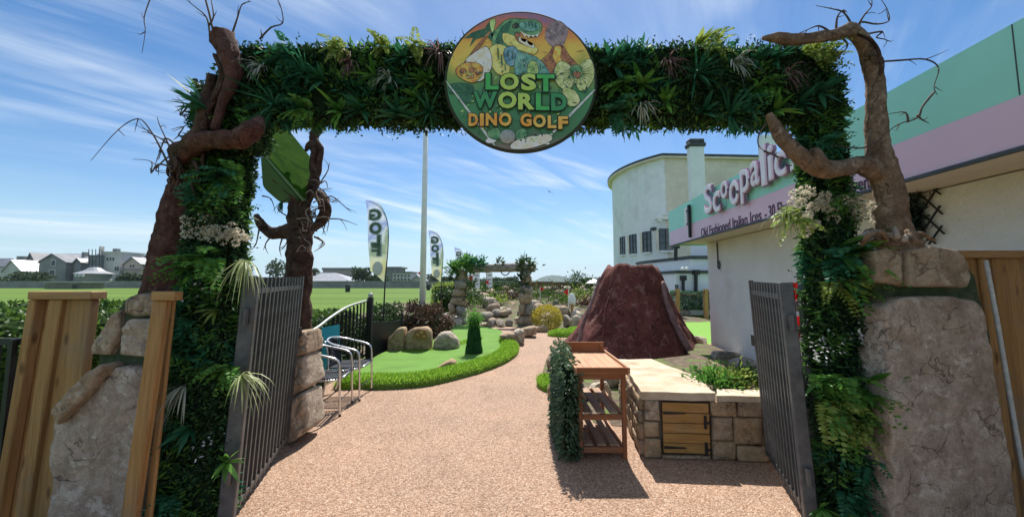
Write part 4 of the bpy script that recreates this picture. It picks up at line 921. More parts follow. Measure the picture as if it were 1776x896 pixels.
for ch, x0, x1, y0, y1, m in (('L', 308, 380, 408, 500, M_L2), ('O', 388, 492, 408, 502, M_L1), ('S', 505, 588, 410, 505, M_L1), ('T', 592, 690, 415, 512, M_L2),
                              ('W', 240, 372, 512, 604, M_L3), ('O', 378, 480, 512, 606, M_L1), ('R', 488, 578, 520, 612, M_L1), ('L', 586, 660, 520, 615, M_L2), ('D', 670, 756, 522, 618, M_L3)):
    sgn_letter(ch, x0, y0, x1, y1, m)
for ch, x0, x1, y0, y1 in (('D', 216, 268, 634, 704), ('I', 278, 300, 634, 704), ('N', 310, 372, 632, 702), ('O', 382, 452, 630, 704), ('G', 500, 562, 634, 706), ('O', 570, 640, 640, 712), ('L', 650, 698, 645, 716), ('F', 708, 762, 650, 720)):
    sgn_letter(ch, x0, y0, x1, y1, M_LY)

# ------------------------------------------------------------------ left and right rock pillars, trees and fences
def outl(px, Y): return [P(u, v, Y) for u, v in px]
lp = thing('rock_pillar', 'dark cast rock pillar with green joints behind the left timber posts', 'rock pillar', (-2.3, 2.3, 0))
pillow_mb(MB(), outl([(92, 920), (98, 770), (104, 722), (160, 655), (215, 632), (262, 640), (268, 700), (250, 920)], 2.2), .05, .3, 7, .016, 4, 1).build('stone', M_FAUX, lp, smooth=True)
pillow_mb(MB(), outl([(96, 712), (150, 650), (182, 628), (190, 636), (152, 690), (106, 735)], 2.14), .05, .15, 5, .010, 5, 2).build('stone', M_FAUX2, lp, smooth=True)
pillow_mb(MB(), outl([(172, 612), (178, 590), (208, 540), (220, 535), (220, 580), (205, 614)], 2.24), .06, .2, 5, .010, 5, 3).build('stone', M_FAUX2, lp, smooth=True)
pillow_mb(MB(), outl([(220, 612), (226, 566), (240, 552), (290, 552), (288, 618)], 2.24), .07, .25, 6, .012, 5, 4).build('stone', M_FAUX, lp, smooth=True)
pillow_mb(MB(), outl([(224, 540), (230, 520), (248, 510), (300, 507), (300, 545), (244, 548)], 2.26), .06, .25, 5, .012, 5, 5).build('stone', M_FAUX2, lp, smooth=True)
pillow_mb(MB(), outl([(105, 920), (120, 715), (172, 635), (178, 590), (216, 518), (250, 506), (305, 507), (275, 640), (258, 920)], 2.25), .02, .2, 6, .015, 5, 6).build('joint', M_MOSS, lp, smooth=True)

def posts(name, label, boards, Y, rail, rlab=None, matv=None):
    t = thing(name, label, 'fence', (P(boards[0][0], 700, Y).x, Y, 0))
    for (u0, u1, vt, dy, th, lean) in boards:
        a, b = P(u0, vt, Y + dy), P(u1, vt, Y + dy); lo = [V(a.x + lean, Y + dy, 0), V(b.x + lean, Y + dy, 0), V(b.x + lean, Y + dy + th, 0), V(a.x + lean, Y + dy + th, 0)]
        hi = [a, b, b + V(0, th, 0), a + V(0, th, 0)]; MB().hexa(lo + hi).build('board', M_TIMBER, t, bevel=.006)
    u0, u1, v0, v1, dy, th = rail; a = P(u0, v1, Y + dy); b = P(u1, v0, Y + dy)
    MB().bbox((a.x, Y + dy, a.z), (b.x, Y + dy + th, b.z)).build('cap_rail', M_TIMBERX, t, bevel=.005)
    return t
posts('timber_fence', 'pale timber fence boards with a cap rail at the far left', [(48, 62, 519, -.03, .06, -.10), (60, 86, 519, .03, .03, -.10), (84, 107, 519, -.03, .04, -.09), (105, 160, 519, .0, .05, -.06)], 2.42, (46, 158, 505, 519, -.05, .10))
posts('timber_fence', 'single warm timber post with a short cap rail beside the leafy column', [(263, 288, 521, 0, .04, -.10), (290, 302, 521, .07, .02, -.05)], 2.02, (260, 302, 505, 521, -.015, .06))

rp_ = thing('rock_pillar', 'tall pale cast rock pillar at the right of the arch, carrying a tree', 'rock pillar', (2.45, 2.1, 0))
pillow_mb(MB(), outl([(1522, 530), (1552, 514), (1640, 512), (1682, 522), (1698, 560), (1710, 640), (1730, 740), (1748, 920), (1540, 920), (1528, 700)], 2.12), .06, .3, 9, .014, 3.5, 11, n=120, rings=30).build('stone', M_FAUX, rp_, smooth=True)
pillow_mb(MB(), outl([(1562, 434), (1600, 427), (1648, 434), (1670, 452), (1672, 478), (1664, 498), (1562, 496)], 2.12), .06, .25, 6, .010, 5, 12).build('stone', M_FAUX2, rp_, smooth=True)
pillow_mb(MB(), outl([(1500, 436), (1525, 430), (1550, 436), (1552, 494), (1505, 488)], 2.12), .055, .25, 6, .010, 5, 13).build('stone', M_FAUX2, rp_, smooth=True)
pillow_mb(MB(), outl([(1510, 434), (1664, 440), (1706, 520), (1722, 660), (1745, 920), (1535, 920)], 2.18), .02, .2, 7, .012, 5, 14).build('joint', M_MOSS, rp_, smooth=True)
posts('timber_fence', 'timber fence of upright boards behind the right rock pillar', [(1640, 1700, 447, .02, .03, .02), (1698, 1716, 447, 0, .05, .04), (1722, 1768, 447, .0, .05, .05), (1770, 1860, 447, .03, .04, .05)], 2.3, (1636, 1900, 434, 447, -.03, .14))
mb = MB(); mb.tube([P(1710, 452, 2.25), P(1730, 560, 2.2), P(1752, 690, 2.17), P(1776, 830, 2.15)], .011, 8, 3); tag(mb.build('rope', M_STRAPW if False else mat('pale_conduit', (.45, .45, .42), (.6, .6, .57), scale=30, rough=.7), None, P(1776, 860, 2.15), smooth=True), 'pale speckled rope slanting down the right timber fence', 'rope')

def twigs(t, starts, m, n_each=1, rad=.0045, name='twig'):
    for pts in starts:
        mb = MB(); mb.tube(pts, [rad * 1.5 * (1 - .8 * i / (len(pts) - 1)) for i in range(len(pts))], 5, 4, wob=.25)
        for k_ in range(len(pts) - 2):
            a_ = pts[k_ + 1]; L_ = (pts[k_ + 1] - pts[k_]).length; d_ = (pts[k_ + 2] - pts[k_ + 1]).normalized() + Vector(rng.normal(size=3)) * .8
            mb.tube([a_, a_ + d_.normalized() * L_ * .35, a_ + d_.normalized() * L_ * .6 + V(0, 0, .4 * L_ * rnd.uniform(-.6, .6))], [rad * .7, rad * .45, rad * .2], 4, 3)
        mb.build(name, m, t, smooth=True, fix=False)
# right tree
rt = thing('bare_tree', 'bare brown tree on the right rock pillar, bending over the arch', 'tree', P(1550, 410, 2.2))
YT = 2.16
mb = MB(); mb.tube([P(u, v, y) for u, v, y in ((1560, 432, 2.2), (1548, 385, 2.18), (1540, 330, 2.18), (1528, 285, 2.17), (1521, 240, 2.17), (1520, 195, 2.16), (1517, 140, 2.16), (1508, 98, 2.14), (1492, 66, 2.12), (1472, 50, 2.1))],
                   [.10, .078, .070, .068, .053, .050, .046, .043, .040, .038], 30, 10, wob=.16, seed=2, bark=.10)
trunk = mb.build('trunk', M_TRUNK, rt, smooth=True)
mb = MB(); mb.tube([P(u, v, 2.1) for u, v in ((1474, 50), (1448, 60), (1410, 66), (1380, 70), (1350, 66), (1322, 66))], [.038, .036, .031, .031, .029, .010], 24, 10, wob=.25, seed=4, bark=.12); mb.build('branch', M_TRUNK, rt, smooth=True)
mb = MB(); mb.tube([P(u, v, y) for u, v, y in ((1530, 305, 2.17), (1495, 286, 2.13), (1460, 292, 2.09), (1430, 293, 2.06), (1395, 276, 2.05), (1362, 246, 2.05), (1345, 220, 2.06), (1333, 198, 2.07))], [.06, .050, .044, .050, .043, .038, .030, .018], 26, 10, wob=.2, seed=5, bark=.12); mb.build('branch', M_TRUNK, rt, smooth=True)
mb = MB(); mb.tube([P(1428, 290, 2.03), P(1414, 268, 2.02), P(1410, 258, 2.02)], [.04, .032, .018], 8, 3, wob=.3); mb.build('branch_stub', M_TRUNK, rt, smooth=True)
for k in range(16):
    a = 1505 + rnd.random() * 70; b = a + rnd.uniform(-45, 45); mb = MB(); y = rnd.uniform(2.0, 2.2)
    mb.tube([P(a, 404 + rnd.uniform(-8, 10), y), P((a + b) / 2, 408 + rnd.uniform(-10, 12), y - .05), P(b, 418 + rnd.uniform(-6, 10), y)], [.012, .014, .008], 6, 4, wob=.3); mb.build('root', M_TWIGP if k % 2 else M_TRUNK, rt, smooth=True)
twigs(rt, [[P(u, v, 2.1) for u, v in l] for l in (
    [(1515, 108), (1560, 105), (1605, 103), (1628, 118), (1620, 150), (1626, 165)], [(1620, 160), (1600, 185), (1590, 205), (1560, 215), (1535, 232), (1528, 240)], [(1575, 212), (1570, 195), (1540, 198)], [(1590, 200), (1600, 208), (1612, 214)],
    [(1440, 55), (1420, 45), (1400, 52), (1380, 60)], [(1480, 50), (1470, 30), (1460, 20), (1440, 15), (1415, 10)], [(1485, 48), (1500, 25), (1512, 10), (1510, -10)], [(1490, 46), (1495, 38), (1520, 42), (1542, 36), (1538, 15), (1525, -5)], [(1450, 52), (1452, 30), (1462, 18), (1470, 22)],
    [(1500, 60), (1530, 55), (1520, 65), (1538, 70), (1532, 82)], [(1455, 62), (1470, 78), (1458, 95), (1450, 105)], [(1528, 240), (1500, 256), (1470, 255), (1440, 252)], [(1336, 205), (1318, 230), (1315, 250), (1325, 262)], [(1325, 262), (1345, 270), (1365, 278)], [(1505, 95), (1530, 100), (1532, 125), (1522, 130)])], M_TWIG)
mb = MB()
for d in (0, .02): mb.tube([P(1488, 60, 2.06), P(1510, 70, 2.07), P(1524, 90, 2.07), P(1528, 118, 2.08), P(1526, 130, 2.1 + d)], [.008, .010, .010, .008, .006], 6, 4)
mb.build('vine', M_DARKBARK, rt, smooth=True)
# left tree
lt = thing('bare_tree', 'thick red-brown cast trunk with cut limbs and curly twigs at the left of the arch', 'tree', P(300, 515, 2.45))
mb = MB(); mb.tube([P(u, v, 2.42) for u, v in ((296, 522), (300, 470), (308, 400), (322, 330), (338, 275), (352, 232))], [.150, .134, .114, .096, .078, .055], 40, 12, wob=.10, seed=7, bark=.14); mb.build('trunk', M_TRUNKR, lt, smooth=True)
mb = MB(); mb.tube([P(u, v, y) for u, v, y in ((312, 300, 2.32), (325, 268, 2.22), (350, 246, 2.14), (385, 242, 2.08), (415, 240, 2.06), (440, 222, 2.06), (452, 205, 2.1))], [.025, .046, .052, .048, .060, .052, .02], 26, 10, wob=.28, seed=8, bark=.15); mb.build('limb', M_TRUNKR, lt, smooth=True)
mb = MB(); mb.tube([P(u, v, y) for u, v, y in ((372, 225, 2.12), (385, 180, 2.12), (398, 150, 2.12), (404, 122, 2.12), (398, 95, 2.12), (386, 64, 2.14))], [.022, .024, .034, .046, .058, .066], 28, 10, wob=.2, seed=9, bark=.15); mb.build('cut_limb', M_TRUNKR, lt, smooth=True)
mb = MB(); mb.tube([P(u, v, y) for u, v, y in ((330, 268, 2.25), (345, 245, 2.16), (352, 205, 2.14), (372, 170, 2.12), (385, 130, 2.1), (372, 95, 2.12))], [.05, .03, .024, .018, .016, .012], 8, 4, wob=.3, seed=3)
mb.tube([P(u, v, y) for u, v, y in ((322, 300, 2.3), (310, 268, 2.26), (335, 246, 2.16), (352, 215, 2.14), (360, 170, 2.14), (368, 130, 2.14))], [.05, .055, .05, .04, .035, .02], 10, 4, wob=.35, seed=13); mb.build('vine', M_DARKBARK, lt, smooth=True)
for k in range(22):
    u = rnd.uniform(292, 360); y = rnd.uniform(2.18, 2.3); mb = MB(); v0 = rnd.uniform(262, 300)
    mb.tube([P(u, v0, y), P(u + rnd.uniform(-10, 10), v0 + 18, y - .02), P(u + rnd.uniform(-14, 8), v0 + rnd.uniform(25, 45), y)], [.012, .009, .004], 5, 3, wob=.3); mb.build('hanging_root', M_DARKBARK, lt, smooth=True)
twigs(lt, [[P(u, v, 2.2) for u, v in l] for l in (
    [(298, 300), (280, 260), (262, 228), (240, 206), (205, 225), (158, 278)], [(305, 285), (292, 250), (278, 220), (272, 202)], [(310, 275), (290, 248), (262, 232), (245, 228)], [(300, 290), (275, 285), (262, 300), (262, 280), (230, 276)],
    [(315, 262), (290, 240), (280, 255), (268, 290)], [(330, 240), (310, 235), (318, 220), (296, 225)], [(345, 238), (335, 210), (318, 200), (325, 215), (300, 228)], [(350, 180), (330, 182), (312, 200), (318, 178), (298, 172)], [(368, 145), (345, 165), (335, 178), (330, 190)], [(360, 160), (345, 148), (340, 140)],
    [(300, 270), (288, 275), (270, 296), (295, 300)], [(364, 58), (358, 30), (338, 12), (318, -4)], [(362, 45), (370, 30), (368, 10), (365, -5)], [(402, 60), (412, 30), (420, 8), (436, 3)], [(450, 68), (470, 48), (490, 40), (488, 15), (480, -6)], [(455, 66), (452, 50)], [(372, 62), (350, -20), (318, -75), (284, -62), (262, -6), (250, 30), (252, 55), (246, 92)],
    [(340, 250), (350, 225), (332, 218)], [(300, 305), (290, 312), (296, 325)])], M_TWIG)
clump('agave_d', 358, 190, 1.1, (-.9, -.3, .25), 2.12)
pp, nr = box_scatter(hexa_px(((350, 245), (430, 245), (425, 130), (372, 125)), 2.2, .2), 5200, rng); o = leaf_obj('box_leaves', pp + rng.normal(size=pp.shape) * .015, nr * .5 + rng.normal(size=pp.shape) * .7, .034, .018, M_LEAFD, rng, arch); o['kind'] = 'stuff'

# second tree on the stone pier, with its vines and the green hanging boards
st = thing('vine_wrapped_tree', 'dark bark tree wrapped in tangled vines behind the left gate', 'tree', (-2.19, 3.75, 0))
YV = 3.75
mb = MB(); mb.tube([V(P(514, 600, YV).x, YV, 0), P(515, 560, YV), P(518, 480, YV), P(520, 420, YV), P(520, 375, YV), P(518, 345, YV)], [.13, .125, .118, .115, .11, .08], 30, 12, wob=.15, seed=21, bark=.16); mb.build('trunk', M_DARKBARK, st, smooth=True)
mb = MB(); mb.tube([P(u, v, YV - .05) for u, v in ((524, 410), (505, 400), (485, 404), (465, 402), (450, 385), (444, 372))], [.08, .075, .06, .05, .045, .02], 10, 4, wob=.35, seed=22); mb.build('branch', M_DARKBARK, st, smooth=True)
mb = MB(); mb.tube([P(u, v, YV - .05) for u, v in ((540, 400), (556, 385), (566, 365), (560, 345), (545, 335), (535, 345))], [.02, .05, .055, .05, .045, .02], 10, 4, wob=.4, seed=23); mb.build('vine_knot', M_DARKBARK, st, smooth=True)
for off, r, k in ((0, .045, 1), (8, .03, 2), (-6, .028, 3)):
    mb = MB(); mb.tube([P(u + off * math.sin(v / 23 + k), v, YV - .02 - .02 * k) for u, v in ((525, 380), (535, 340), (546, 310), (545, 280), (552, 258), (545, 238), (553, 215), (550, 195))], r, 8, 4, wob=.5, seed=24 + k); mb.build('vine', M_DARKBARK, st, smooth=True)
mb = MB(); mb.tube([P(548, 262, YV), P(538, 250, YV), P(530, 262, YV - .02)], [.04, .04, .015], 8, 4, wob=.4); mb.build('branch_stub', M_DARKBARK, st, smooth=True)
mb = MB(); mb.tube([P(475, 308, YV - .1), P(495, 325, YV - .08), P(515, 345, YV - .08), P(525, 360, YV - .05)], [.03, .035, .03, .02], 8, 4, wob=.3); mb.build('branch', M_TRUNKR, st, smooth=True)
for k in range(46):
    u, v = rnd.gauss(530, 16), rnd.gauss(385, 26); an = rnd.random() * 6.28; ln = rnd.uniform(8, 26); mb = MB(); y = YV - rnd.uniform(.12, .2)
    mb.tube([P(u, v, y), P(u + math.cos(an) * ln, v + math.sin(an) * ln, y - .03), P(u + math.cos(an + 1) * ln * 1.5, v + math.sin(an + 1) * ln * 1.5, y)], [.007, .006, .003], 5, 4); mb.build('vine_tendril', M_TWIG if k % 4 else M_TWIGP, st, smooth=True, fix=False)
twigs(st, [[P(u, v, YV - .1) for u, v in l] for l in ([(560, 350), (575, 340), (600, 360), (610, 368)], [(560, 380), (590, 380), (620, 390)], [(545, 410), (560, 420), (552, 432)], [(470, 410), (460, 425), (465, 440)], [(490, 412), (485, 430), (488, 445)], [(455, 340), (470, 345), (478, 370)], [(545, 330), (560, 310), (570, 290), (562, 275)], [(505, 400), (495, 425), (485, 435)], [(450, 395), (445, 420), (440, 430)], [(540, 320), (560, 330), (575, 350), (590, 348)])], M_TWIG, rad=.006)
gb = thing('green_board', 'pair of bright green boards with rounded corners hung tilted on the vine tree', 'board', P(500, 300, 3.8))
M_GB = mat('translucent_green_board', (.055, .17, .012), (.12, .26, .025), scale=5, rough=.9, spec=.08, transl=.7, spots=((.04, .13, .012), 9, .5, .7), bump=.3, bscale=40)
M_GB2 = mat('dark_green_board', (.015, .06, .035), (.03, .09, .05), scale=5, rough=.5)
def board(c4, th, m, rad=.12):
    c4 = [Vector(c) for c in c4]; n = (c4[1] - c4[0]).cross(c4[3] - c4[0]).normalized(); pts = []
    for i in range(4):
        a, b, c = c4[i - 1], c4[i], c4[(i + 1) % 4]; d0, d1 = (a - b), (c - b); r0 = min(rad, d0.length * .45); r1 = min(rad, d1.length * .45)
        for t in (0, .25, .5, .75, 1): p0 = b + d0.normalized() * r0; p1 = b + d1.normalized() * r1; pts.append(p0.lerp(b, t).lerp(b.lerp(p1, t), t))
    return MB().prism(pts, n * th), pts
Fp, Ep, Cp = P(452, 262, 3.35), P(527, 348, 3.55), P(543, 284, 4.05)
m1, pts1 = board([Fp, Ep, Cp, Fp + Cp - Ep + V(0, 0, .02)], .025, M_GB, .03); m1.build('board', M_GB, gb)
eb = MB(); eb.tube(pts1 + [pts1[0]], .014, 6, cap=False); eb.build('board_edging', mat('board_edging', (.10, .2, .09), (.16, .27, .13), rough=.5), gb)
m2, _ = board([P(452, 268, 3.42), P(523, 350, 3.62), P(487, 352, 3.9), P(456, 325, 3.85)], .025, M_GB2, .07); m2.build('board', M_GB2, gb)
mb = MB(); strap_mb(mb, P(490, 348, 3.6), (-.3, -.2, -1), 12, .14, .012, .6, .5, rng); tag(mb.build('strap_leaf_tuft', M_FERNB, st, fix=False))
# ------------------------------------------------------------------ gates
def gate(label, a, b, h, nb, stile=.07, tilt=0.0):
    a, b = Vector(a), Vector(b); d = (b - a); t = thing('metal_gate', label, 'gate', a); x = d.normalized()
    MB().bar(a + V(0, 0, .03), a + V(0, 0, h + .0), stile, .05, x).build('stile', M_GATE, t, bevel=.006)
    MB().bar(b + V(0, 0, .06), b + V(0, 0, h), .03, .03, x).build('stile', M_GATE, t)
    for z in (.09, h - .10): MB().bar(a + V(0, 0, z), b + V(0, 0, z), .018, .035).build('rail', M_GATE, t)
    bm_ = MB(); bm_.bar((0, 0, .06), (0, 0, h - .01), .022, .022); me = np_mesh('bar', bm_.v, bm_.f, M_GATE)
    for i in range(nb):
        p = d * ((i + 1) / (nb + 1)); o = link('bar', me, t, local=p); o.rotation_euler = (0, 0, math.atan2(d.y, d.x))
    for z in (.35, h - .25): MB().tube([a + V(0, 0, z - .05) - x * .045, a + V(0, 0, z + .05) - x * .045], .018, 8).build('hinge', M_GATE, t)
    q = b + V(0, 0, h * .66); MB().box(q + x * .03, (.05, .05, .09)).bar(q + x * .06 + V(0, 0, .03), q + x * .06 + V(0, 0, -.09), .012, .012, x).build('latch', M_BLACK, t)
    t.rotation_euler = (0, tilt, 0); return t
gate('open grey steel bar gate on the left, beside the vine tree', (-1.72, 2.30, 0), (-2.05, 3.42, 0), 1.545, 13, .085, .05)
gate('open grey steel bar gate on the right, seen almost edge on', (1.80, 2.30, 0), (2.12, 3.12, 0), 1.505, 11, .07, -.05)
# gate posts
for x, y, lab in ((-1.86, 2.36, 'square grey steel gate post behind the left leafy column'), (1.95, 2.38, 'square grey steel gate post behind the right leafy column')):
    t = MB().bbox((x - .035, y, 0), (x + .035, y + .07, 1.56)).box((x, y + .035, 1.566), (.08, .08, .012)).build('gate_post', M_GATE, None, (x, y, 0), bevel=.004); tag(t, lab, 'post')
# pole with red cloth behind the right gate
fl = thing('flag_stand', 'white weighted stand with red cloth and a grey ball behind the right gate', 'stand', (2.2, 2.72, 0))
c0 = P(1400, 800, 2.72); c0.z = 0
MB().lathe(c0, [(0, .0), (.085, 0), (.09, .06), (.085, .17), (.05, .2), (.02, .205), (0, .205)], 20).build('base', M_WHITE, fl, smooth=True)
MB().tube([c0 + V(0, 0, .2), c0 + V(-.01, 0, 1.18)], .016, 10).build('pole', M_WHITE, fl, smooth=True)
MB().sphere(P(1386, 531, 2.72), .042, 14).build('ball', mat('ball_grey', (.20, .20, .18), (.28, .28, .25), rough=.6), fl, smooth=True)
M_RED = mat('red_cloth', (.52, .012, .015), (.68, .03, .03), scale=12, rough=.7, transl=.3)
for (u0, v0, u1, v1) in ((1374, 548, 1402, 586), (1375, 490, 1392, 520)):
    mb = MB(); n = 14; k0 = 0
    for i in range(n + 1):
        for j in range(7):
            u = u0 + (u1 - u0) * i / n; v = v0 + (v1 - v0) * j / 6 + (3 * math.sin(i * 2.1) if j == 6 else 0)
            mb.v.append(P(u, v, 2.72 + .035 * math.sin(i * 1.35 + j * .4) * (.4 + j / 8)))
    for i in range(n):
        for j in range(6): a = i * 7 + j; mb.f.append([a, a + 1, a + 8, a + 7]); mb.mi.append(0)
    mb.build('cloth', M_RED, fl, smooth=True, fix=False)
MB().box(P(1391, 545, 2.69), (.05, .03, .03)).build('clip', M_WHITE, fl, bevel=.004)

# ------------------------------------------------------------------ trellis on the shop wall
tr = thing('wall_trellis', 'black diamond trellis with dark leaves on the shop wall behind the right tree', 'trellis', WP(4.0, 1.75, .03))
def WS(u, v):
    a, b = (u - CU) / F_PX, (CV - v) / F_PX; d = Vector((a, _c - b * _s, _s + b * _c)); c = SH_C + .66; t = c / (d.x - SH_K * d.y)
    p = Vector((d.x * t, d.y * t, EYE + d.z * t)); return p
A_ = WS(1560, 372); B_ = WS(1638, 372); zc0, zc1 = WS(1600, 425).z, WS(1600, 322).z
along = (B_ - A_); LN = along.length; along.normalize()
for s_ in (-1, 1):
    for k in range(-2, 6):
        x0 = k * .13; h = zc1 - zc0; a = (x0, 0.0); b = (x0 + s_ * h * .8, h)
        if s_ < 0: a = (x0 + .3, 0.0); b = (x0 + .3 - h * .8, h)
        # clip to the panel
        def cl(p, q):
            (x, y), (X, Y) = p, q
            if x < 0: y += (Y - y) * (0 - x) / (X - x) if X != x else 0; x = 0
            if x > LN: y += (Y - y) * (LN - x) / (X - x) if X != x else 0; x = LN
            return x, y
        if max(a[0], b[0]) <= .02 or min(a[0], b[0]) >= LN - .02: continue
        a2 = cl(a, b); b2 = cl(b, a)
        pa = A_ + along * a2[0]; pa.z = zc0 + a2[1]; pb = A_ + along * b2[0]; pb.z = zc0 + b2[1]
        MB().bar(pa + SN * (.02 + .006 * s_), pb + SN * (.02 + .006 * s_), .006, .016, SN).build('slat', M_BLACK, tr)
mb_p = []; 
for k in range(1100):
    x = abs(rnd.gauss(.36, .16)) * LN; z = rnd.gauss((zc0 + zc1) / 2 - .02, (zc1 - zc0) * .22)
    if x < LN * .86 and zc0 < z < zc1: q = A_ + along * x + SN * (.03 + rnd.random() * .06); mb_p.append((q.x, q.y, z))
o = leaf_obj('leaves', np.array(mb_p), rng.normal(size=(len(mb_p), 3)), .05, .022, mat('nearly_black_leaf', (.004, .012, .01), (.02, .045, .035), island=.9, rough=.5, lo=.1, hi=.9), rng, tr); o['kind'] = 'stuff'

# ------------------------------------------------------------------ volcano
vc = V(2.38, 7.45, 0)
M_VOLC = stone_mat('painted_lava_rock', (.105, .034, .030), (.225, .075, .060), (.34, .18, .160), 1.1, .7, (.045, .018, .018), 1.0, .35)
vol = thing('model_volcano', 'dark red-brown model volcano with a flat crater rim beside the path', 'volcano', vc)
mb = MB(); NA, NZ = 128, 34; HV = 1.83; k0 = 0
for i in range(NZ + 1):
    t = i / NZ; z = HV * t; rx = (.575 + .88 * (1 - t) ** 1.6) * (1 - .16 * max(0, (t - .86) / .14) ** 2); ry = rx * .9
    for j in range(NA):
        a = 2 * math.pi * j / NA; ca, sa = math.cos(a), math.sin(a)
        q = V(ca * 3.1, sa * 3.1, z * .45 + t * 1.2)
        rid = abs(mnoise.noise(q * 1.35 + V(5, 2, 7))) * .11 + abs(mnoise.noise(q * 2.9)) * .05 + mnoise.noise(V(ca * 5, sa * 5, z * 3)) * .045 + mnoise.noise(V(ca * 14, sa * 14, z * 9)) * .016
        r_ = 1.06 - rid * (1.15 - .55 * t); zz = z + (mnoise.noise(V(ca * 2, sa * 2, 3)) * .12 - .05 * max(0, ca) + mnoise.noise(V(ca * 7, sa * 7, 8)) * .03) * t ** 3
        mb.v.append(vc + V(ca * rx * r_ + .07 * t, sa * ry * r_, zz))
for i in range(5):
    f = (.94, .85, .7, .4, .02)[i]
    for j in range(NA): p = mb.v[NZ * NA + j]; c = vc + V(.07, 0, 0); mb.v.append(V(c.x + (p.x - c.x) * f, c.y + (p.y - c.y) * f, p.z - (.0, .05, .22, .35, .4)[i]))
for i in range(NZ + 5):
    for j in range(NA): a = i * NA + j; b = i * NA + (j + 1) % NA; mb.f.append([a, b, b + NA, a + NA]); mb.mi.append(0)
mb.build('cone', M_VOLC, vol, smooth=True)
M_VPINK = mat('dusty_lava', (.13, .06, .06), (.30, .19, .18), scale=5, rough=.7, bump=.8, bscale=14)
for pts, r_ in (([(1150, 488, 6.95), (1158, 530, 6.75), (1178, 575, 6.55), (1205, 622, 6.4)], (.03, .045, .06, .07)), ([(1040, 480, 6.9), (1028, 520, 6.75), (1012, 560, 6.65), (1002, 600, 6.6)], (.02, .03, .035, .04)), ([(1062, 500, 6.82), (1050, 540, 6.68), (1046, 590, 6.55)], (.015, .02, .02))):
    MB().tube([P(*q) for q in pts], list(r_), 10, 6, wob=.45, seed=3).build('lava_ridge', M_VPINK if len(pts) == 4 else M_VOLC, vol, smooth=True)

# ------------------------------------------------------------------ stone block with the cupboard, and planter wall
blk = thing('stone_worktop', 'buff stone block with a slab top and a small plank cupboard door', 'worktop', (1.4, 3.3, 0))
FL_, FRt = V(1.145, 3.27, 0), V(2.55, 3.17, 0); BL = V(1.335, 4.55, 0); HT = .555
xa = (FRt - FL_).normalized(); ya = V(0, 0, 1); no = xa.cross(ya)
xs = (FL_ - BL).normalized(); ns = xs.cross(ya)
M_MORTAR = mat('mortar', (.28, .22, .15), (.38, .31, .22), scale=30, rough=.95, bump=.5, bscale=60)
MB().prism([FL_ + (V(.03, .03, 0)), FRt + V(0, .03, 0), V(2.6, 4.0, 0), V(1.95, 4.0, 0), V(1.75, 4.6, 0), BL + V(.03, 0, 0)], (0, 0, HT - .07)).build('core', M_MORTAR, blk)
def stones(o, ax, nrm_, rects, m_list):
    for k, (x0, x1, z0, z1) in enumerate(rects):
        j = .004; pts = [o + ax * (x0 + j) + V(0, 0, z0 + j), o + ax * (x1 - j) + V(0, 0, z0 + j), o + ax * (x1 - j) + V(0, 0, z1 - j), o + ax * (x0 + j) + V(0, 0, z1 - j)]
        pts = [p + ax * rnd.uniform(-.005, .005) + V(0, 0, rnd.uniform(-.004, .004)) for p in pts]
        pillow_mb(MB(), pts, .035 + rnd.uniform(-.006, .012), .03, 6, .006, 9, k + 3.3 * o.x, 28, 5, nrm_, 0).build('stone', m_list[k % len(m_list)], blk, smooth=True)
U = lambda u: ((u - 1107) / (1325 - 1107)) * 1.02
zz = lambda v: (782 - v) / (782 - 676) * .49
stones(FL_, xa, no, [(0, .135, 0, .17), (0, .135, .17, .31), (0, .135, .31, .49), (.56, .76, .0, .16), (.76, 1.02, 0, .13), (.56, .74, .16, .36), (.74, .98, .13, .36), (.56, .78, .36, .49), (.78, 1.1, .36, .49), (1.02, 1.38, 0, .2), (.98, 1.38, .2, .36), (1.1, 1.38, .36, .49), (.135, .56, .0, .035)], (M_SANDB, M_SANDB, M_SAND))
L_ = (FL_ - BL).length
stones(BL, xs, ns, [(0, .3, 0, .14), (.3, .62, 0, .12), (.62, .95, 0, .15), (.95, L_ - .02, 0, .13), (0, .22, .14, .27), (.22, .5, .12, .26), (.5, .8, .15, .27), (.8, 1.08, .14, .26), (1.08, L_ - .02, .13, .27), (0, .33, .27, .38), (.33, .66, .26, .39), (.66, .98, .27, .38), (.98, L_ - .02, .27, .38), (0, .25, .38, .49), (.25, .58, .39, .49), (.58, .9, .38, .49), (.9, L_ - .02, .38, .49)], (M_SAND, M_SANDB, M_SANDB))
# slab top
def slab_top(pts, z0, th, m, seed):
    bm = bmesh.new(); vv = [bm.verts.new(V(p.x, p.y, z0)) for p in pts]; f = bm.faces.new(vv); r = bmesh.ops.extrude_face_region(bm, geom=[f]); bmesh.ops.translate(bm, verts=[g for g in r['geom'] if isinstance(g, bmesh.types.BMVert)], vec=(0, 0, th))
    bmesh.ops.subdivide_edges(bm, edges=bm.edges[:], cuts=5, use_grid_fill=True); bmesh.ops.triangulate(bm, faces=[g for g in bm.faces if len(g.verts) > 4])
    for v_ in bm.verts: q = v_.co * 6 + V(seed, 0, 0); v_.co += V(mnoise.noise(q), mnoise.noise(q + V(9, 0, 0)), mnoise.noise(q + V(0, 9, 0)) * .5) * .016
    bmesh.ops.recalc_face_normals(bm, faces=bm.faces)
    for v_ in bm.verts: v_.co -= org(blk)
    me = bpy.data.meshes.new('slab'); bm.to_mesh(me); bm.free(); me.materials.append(m); return link('slab', me, blk)
M_TOP = mat('pale_slab', (.46, .36, .25), (.62, .52, .39), scale=5, rough=.9, bump=.7, bscale=22, spots=((.34, .25, .16), 3, .55, .75), bdist=.015, spec=.2)  # paler buff than the stones of the block below
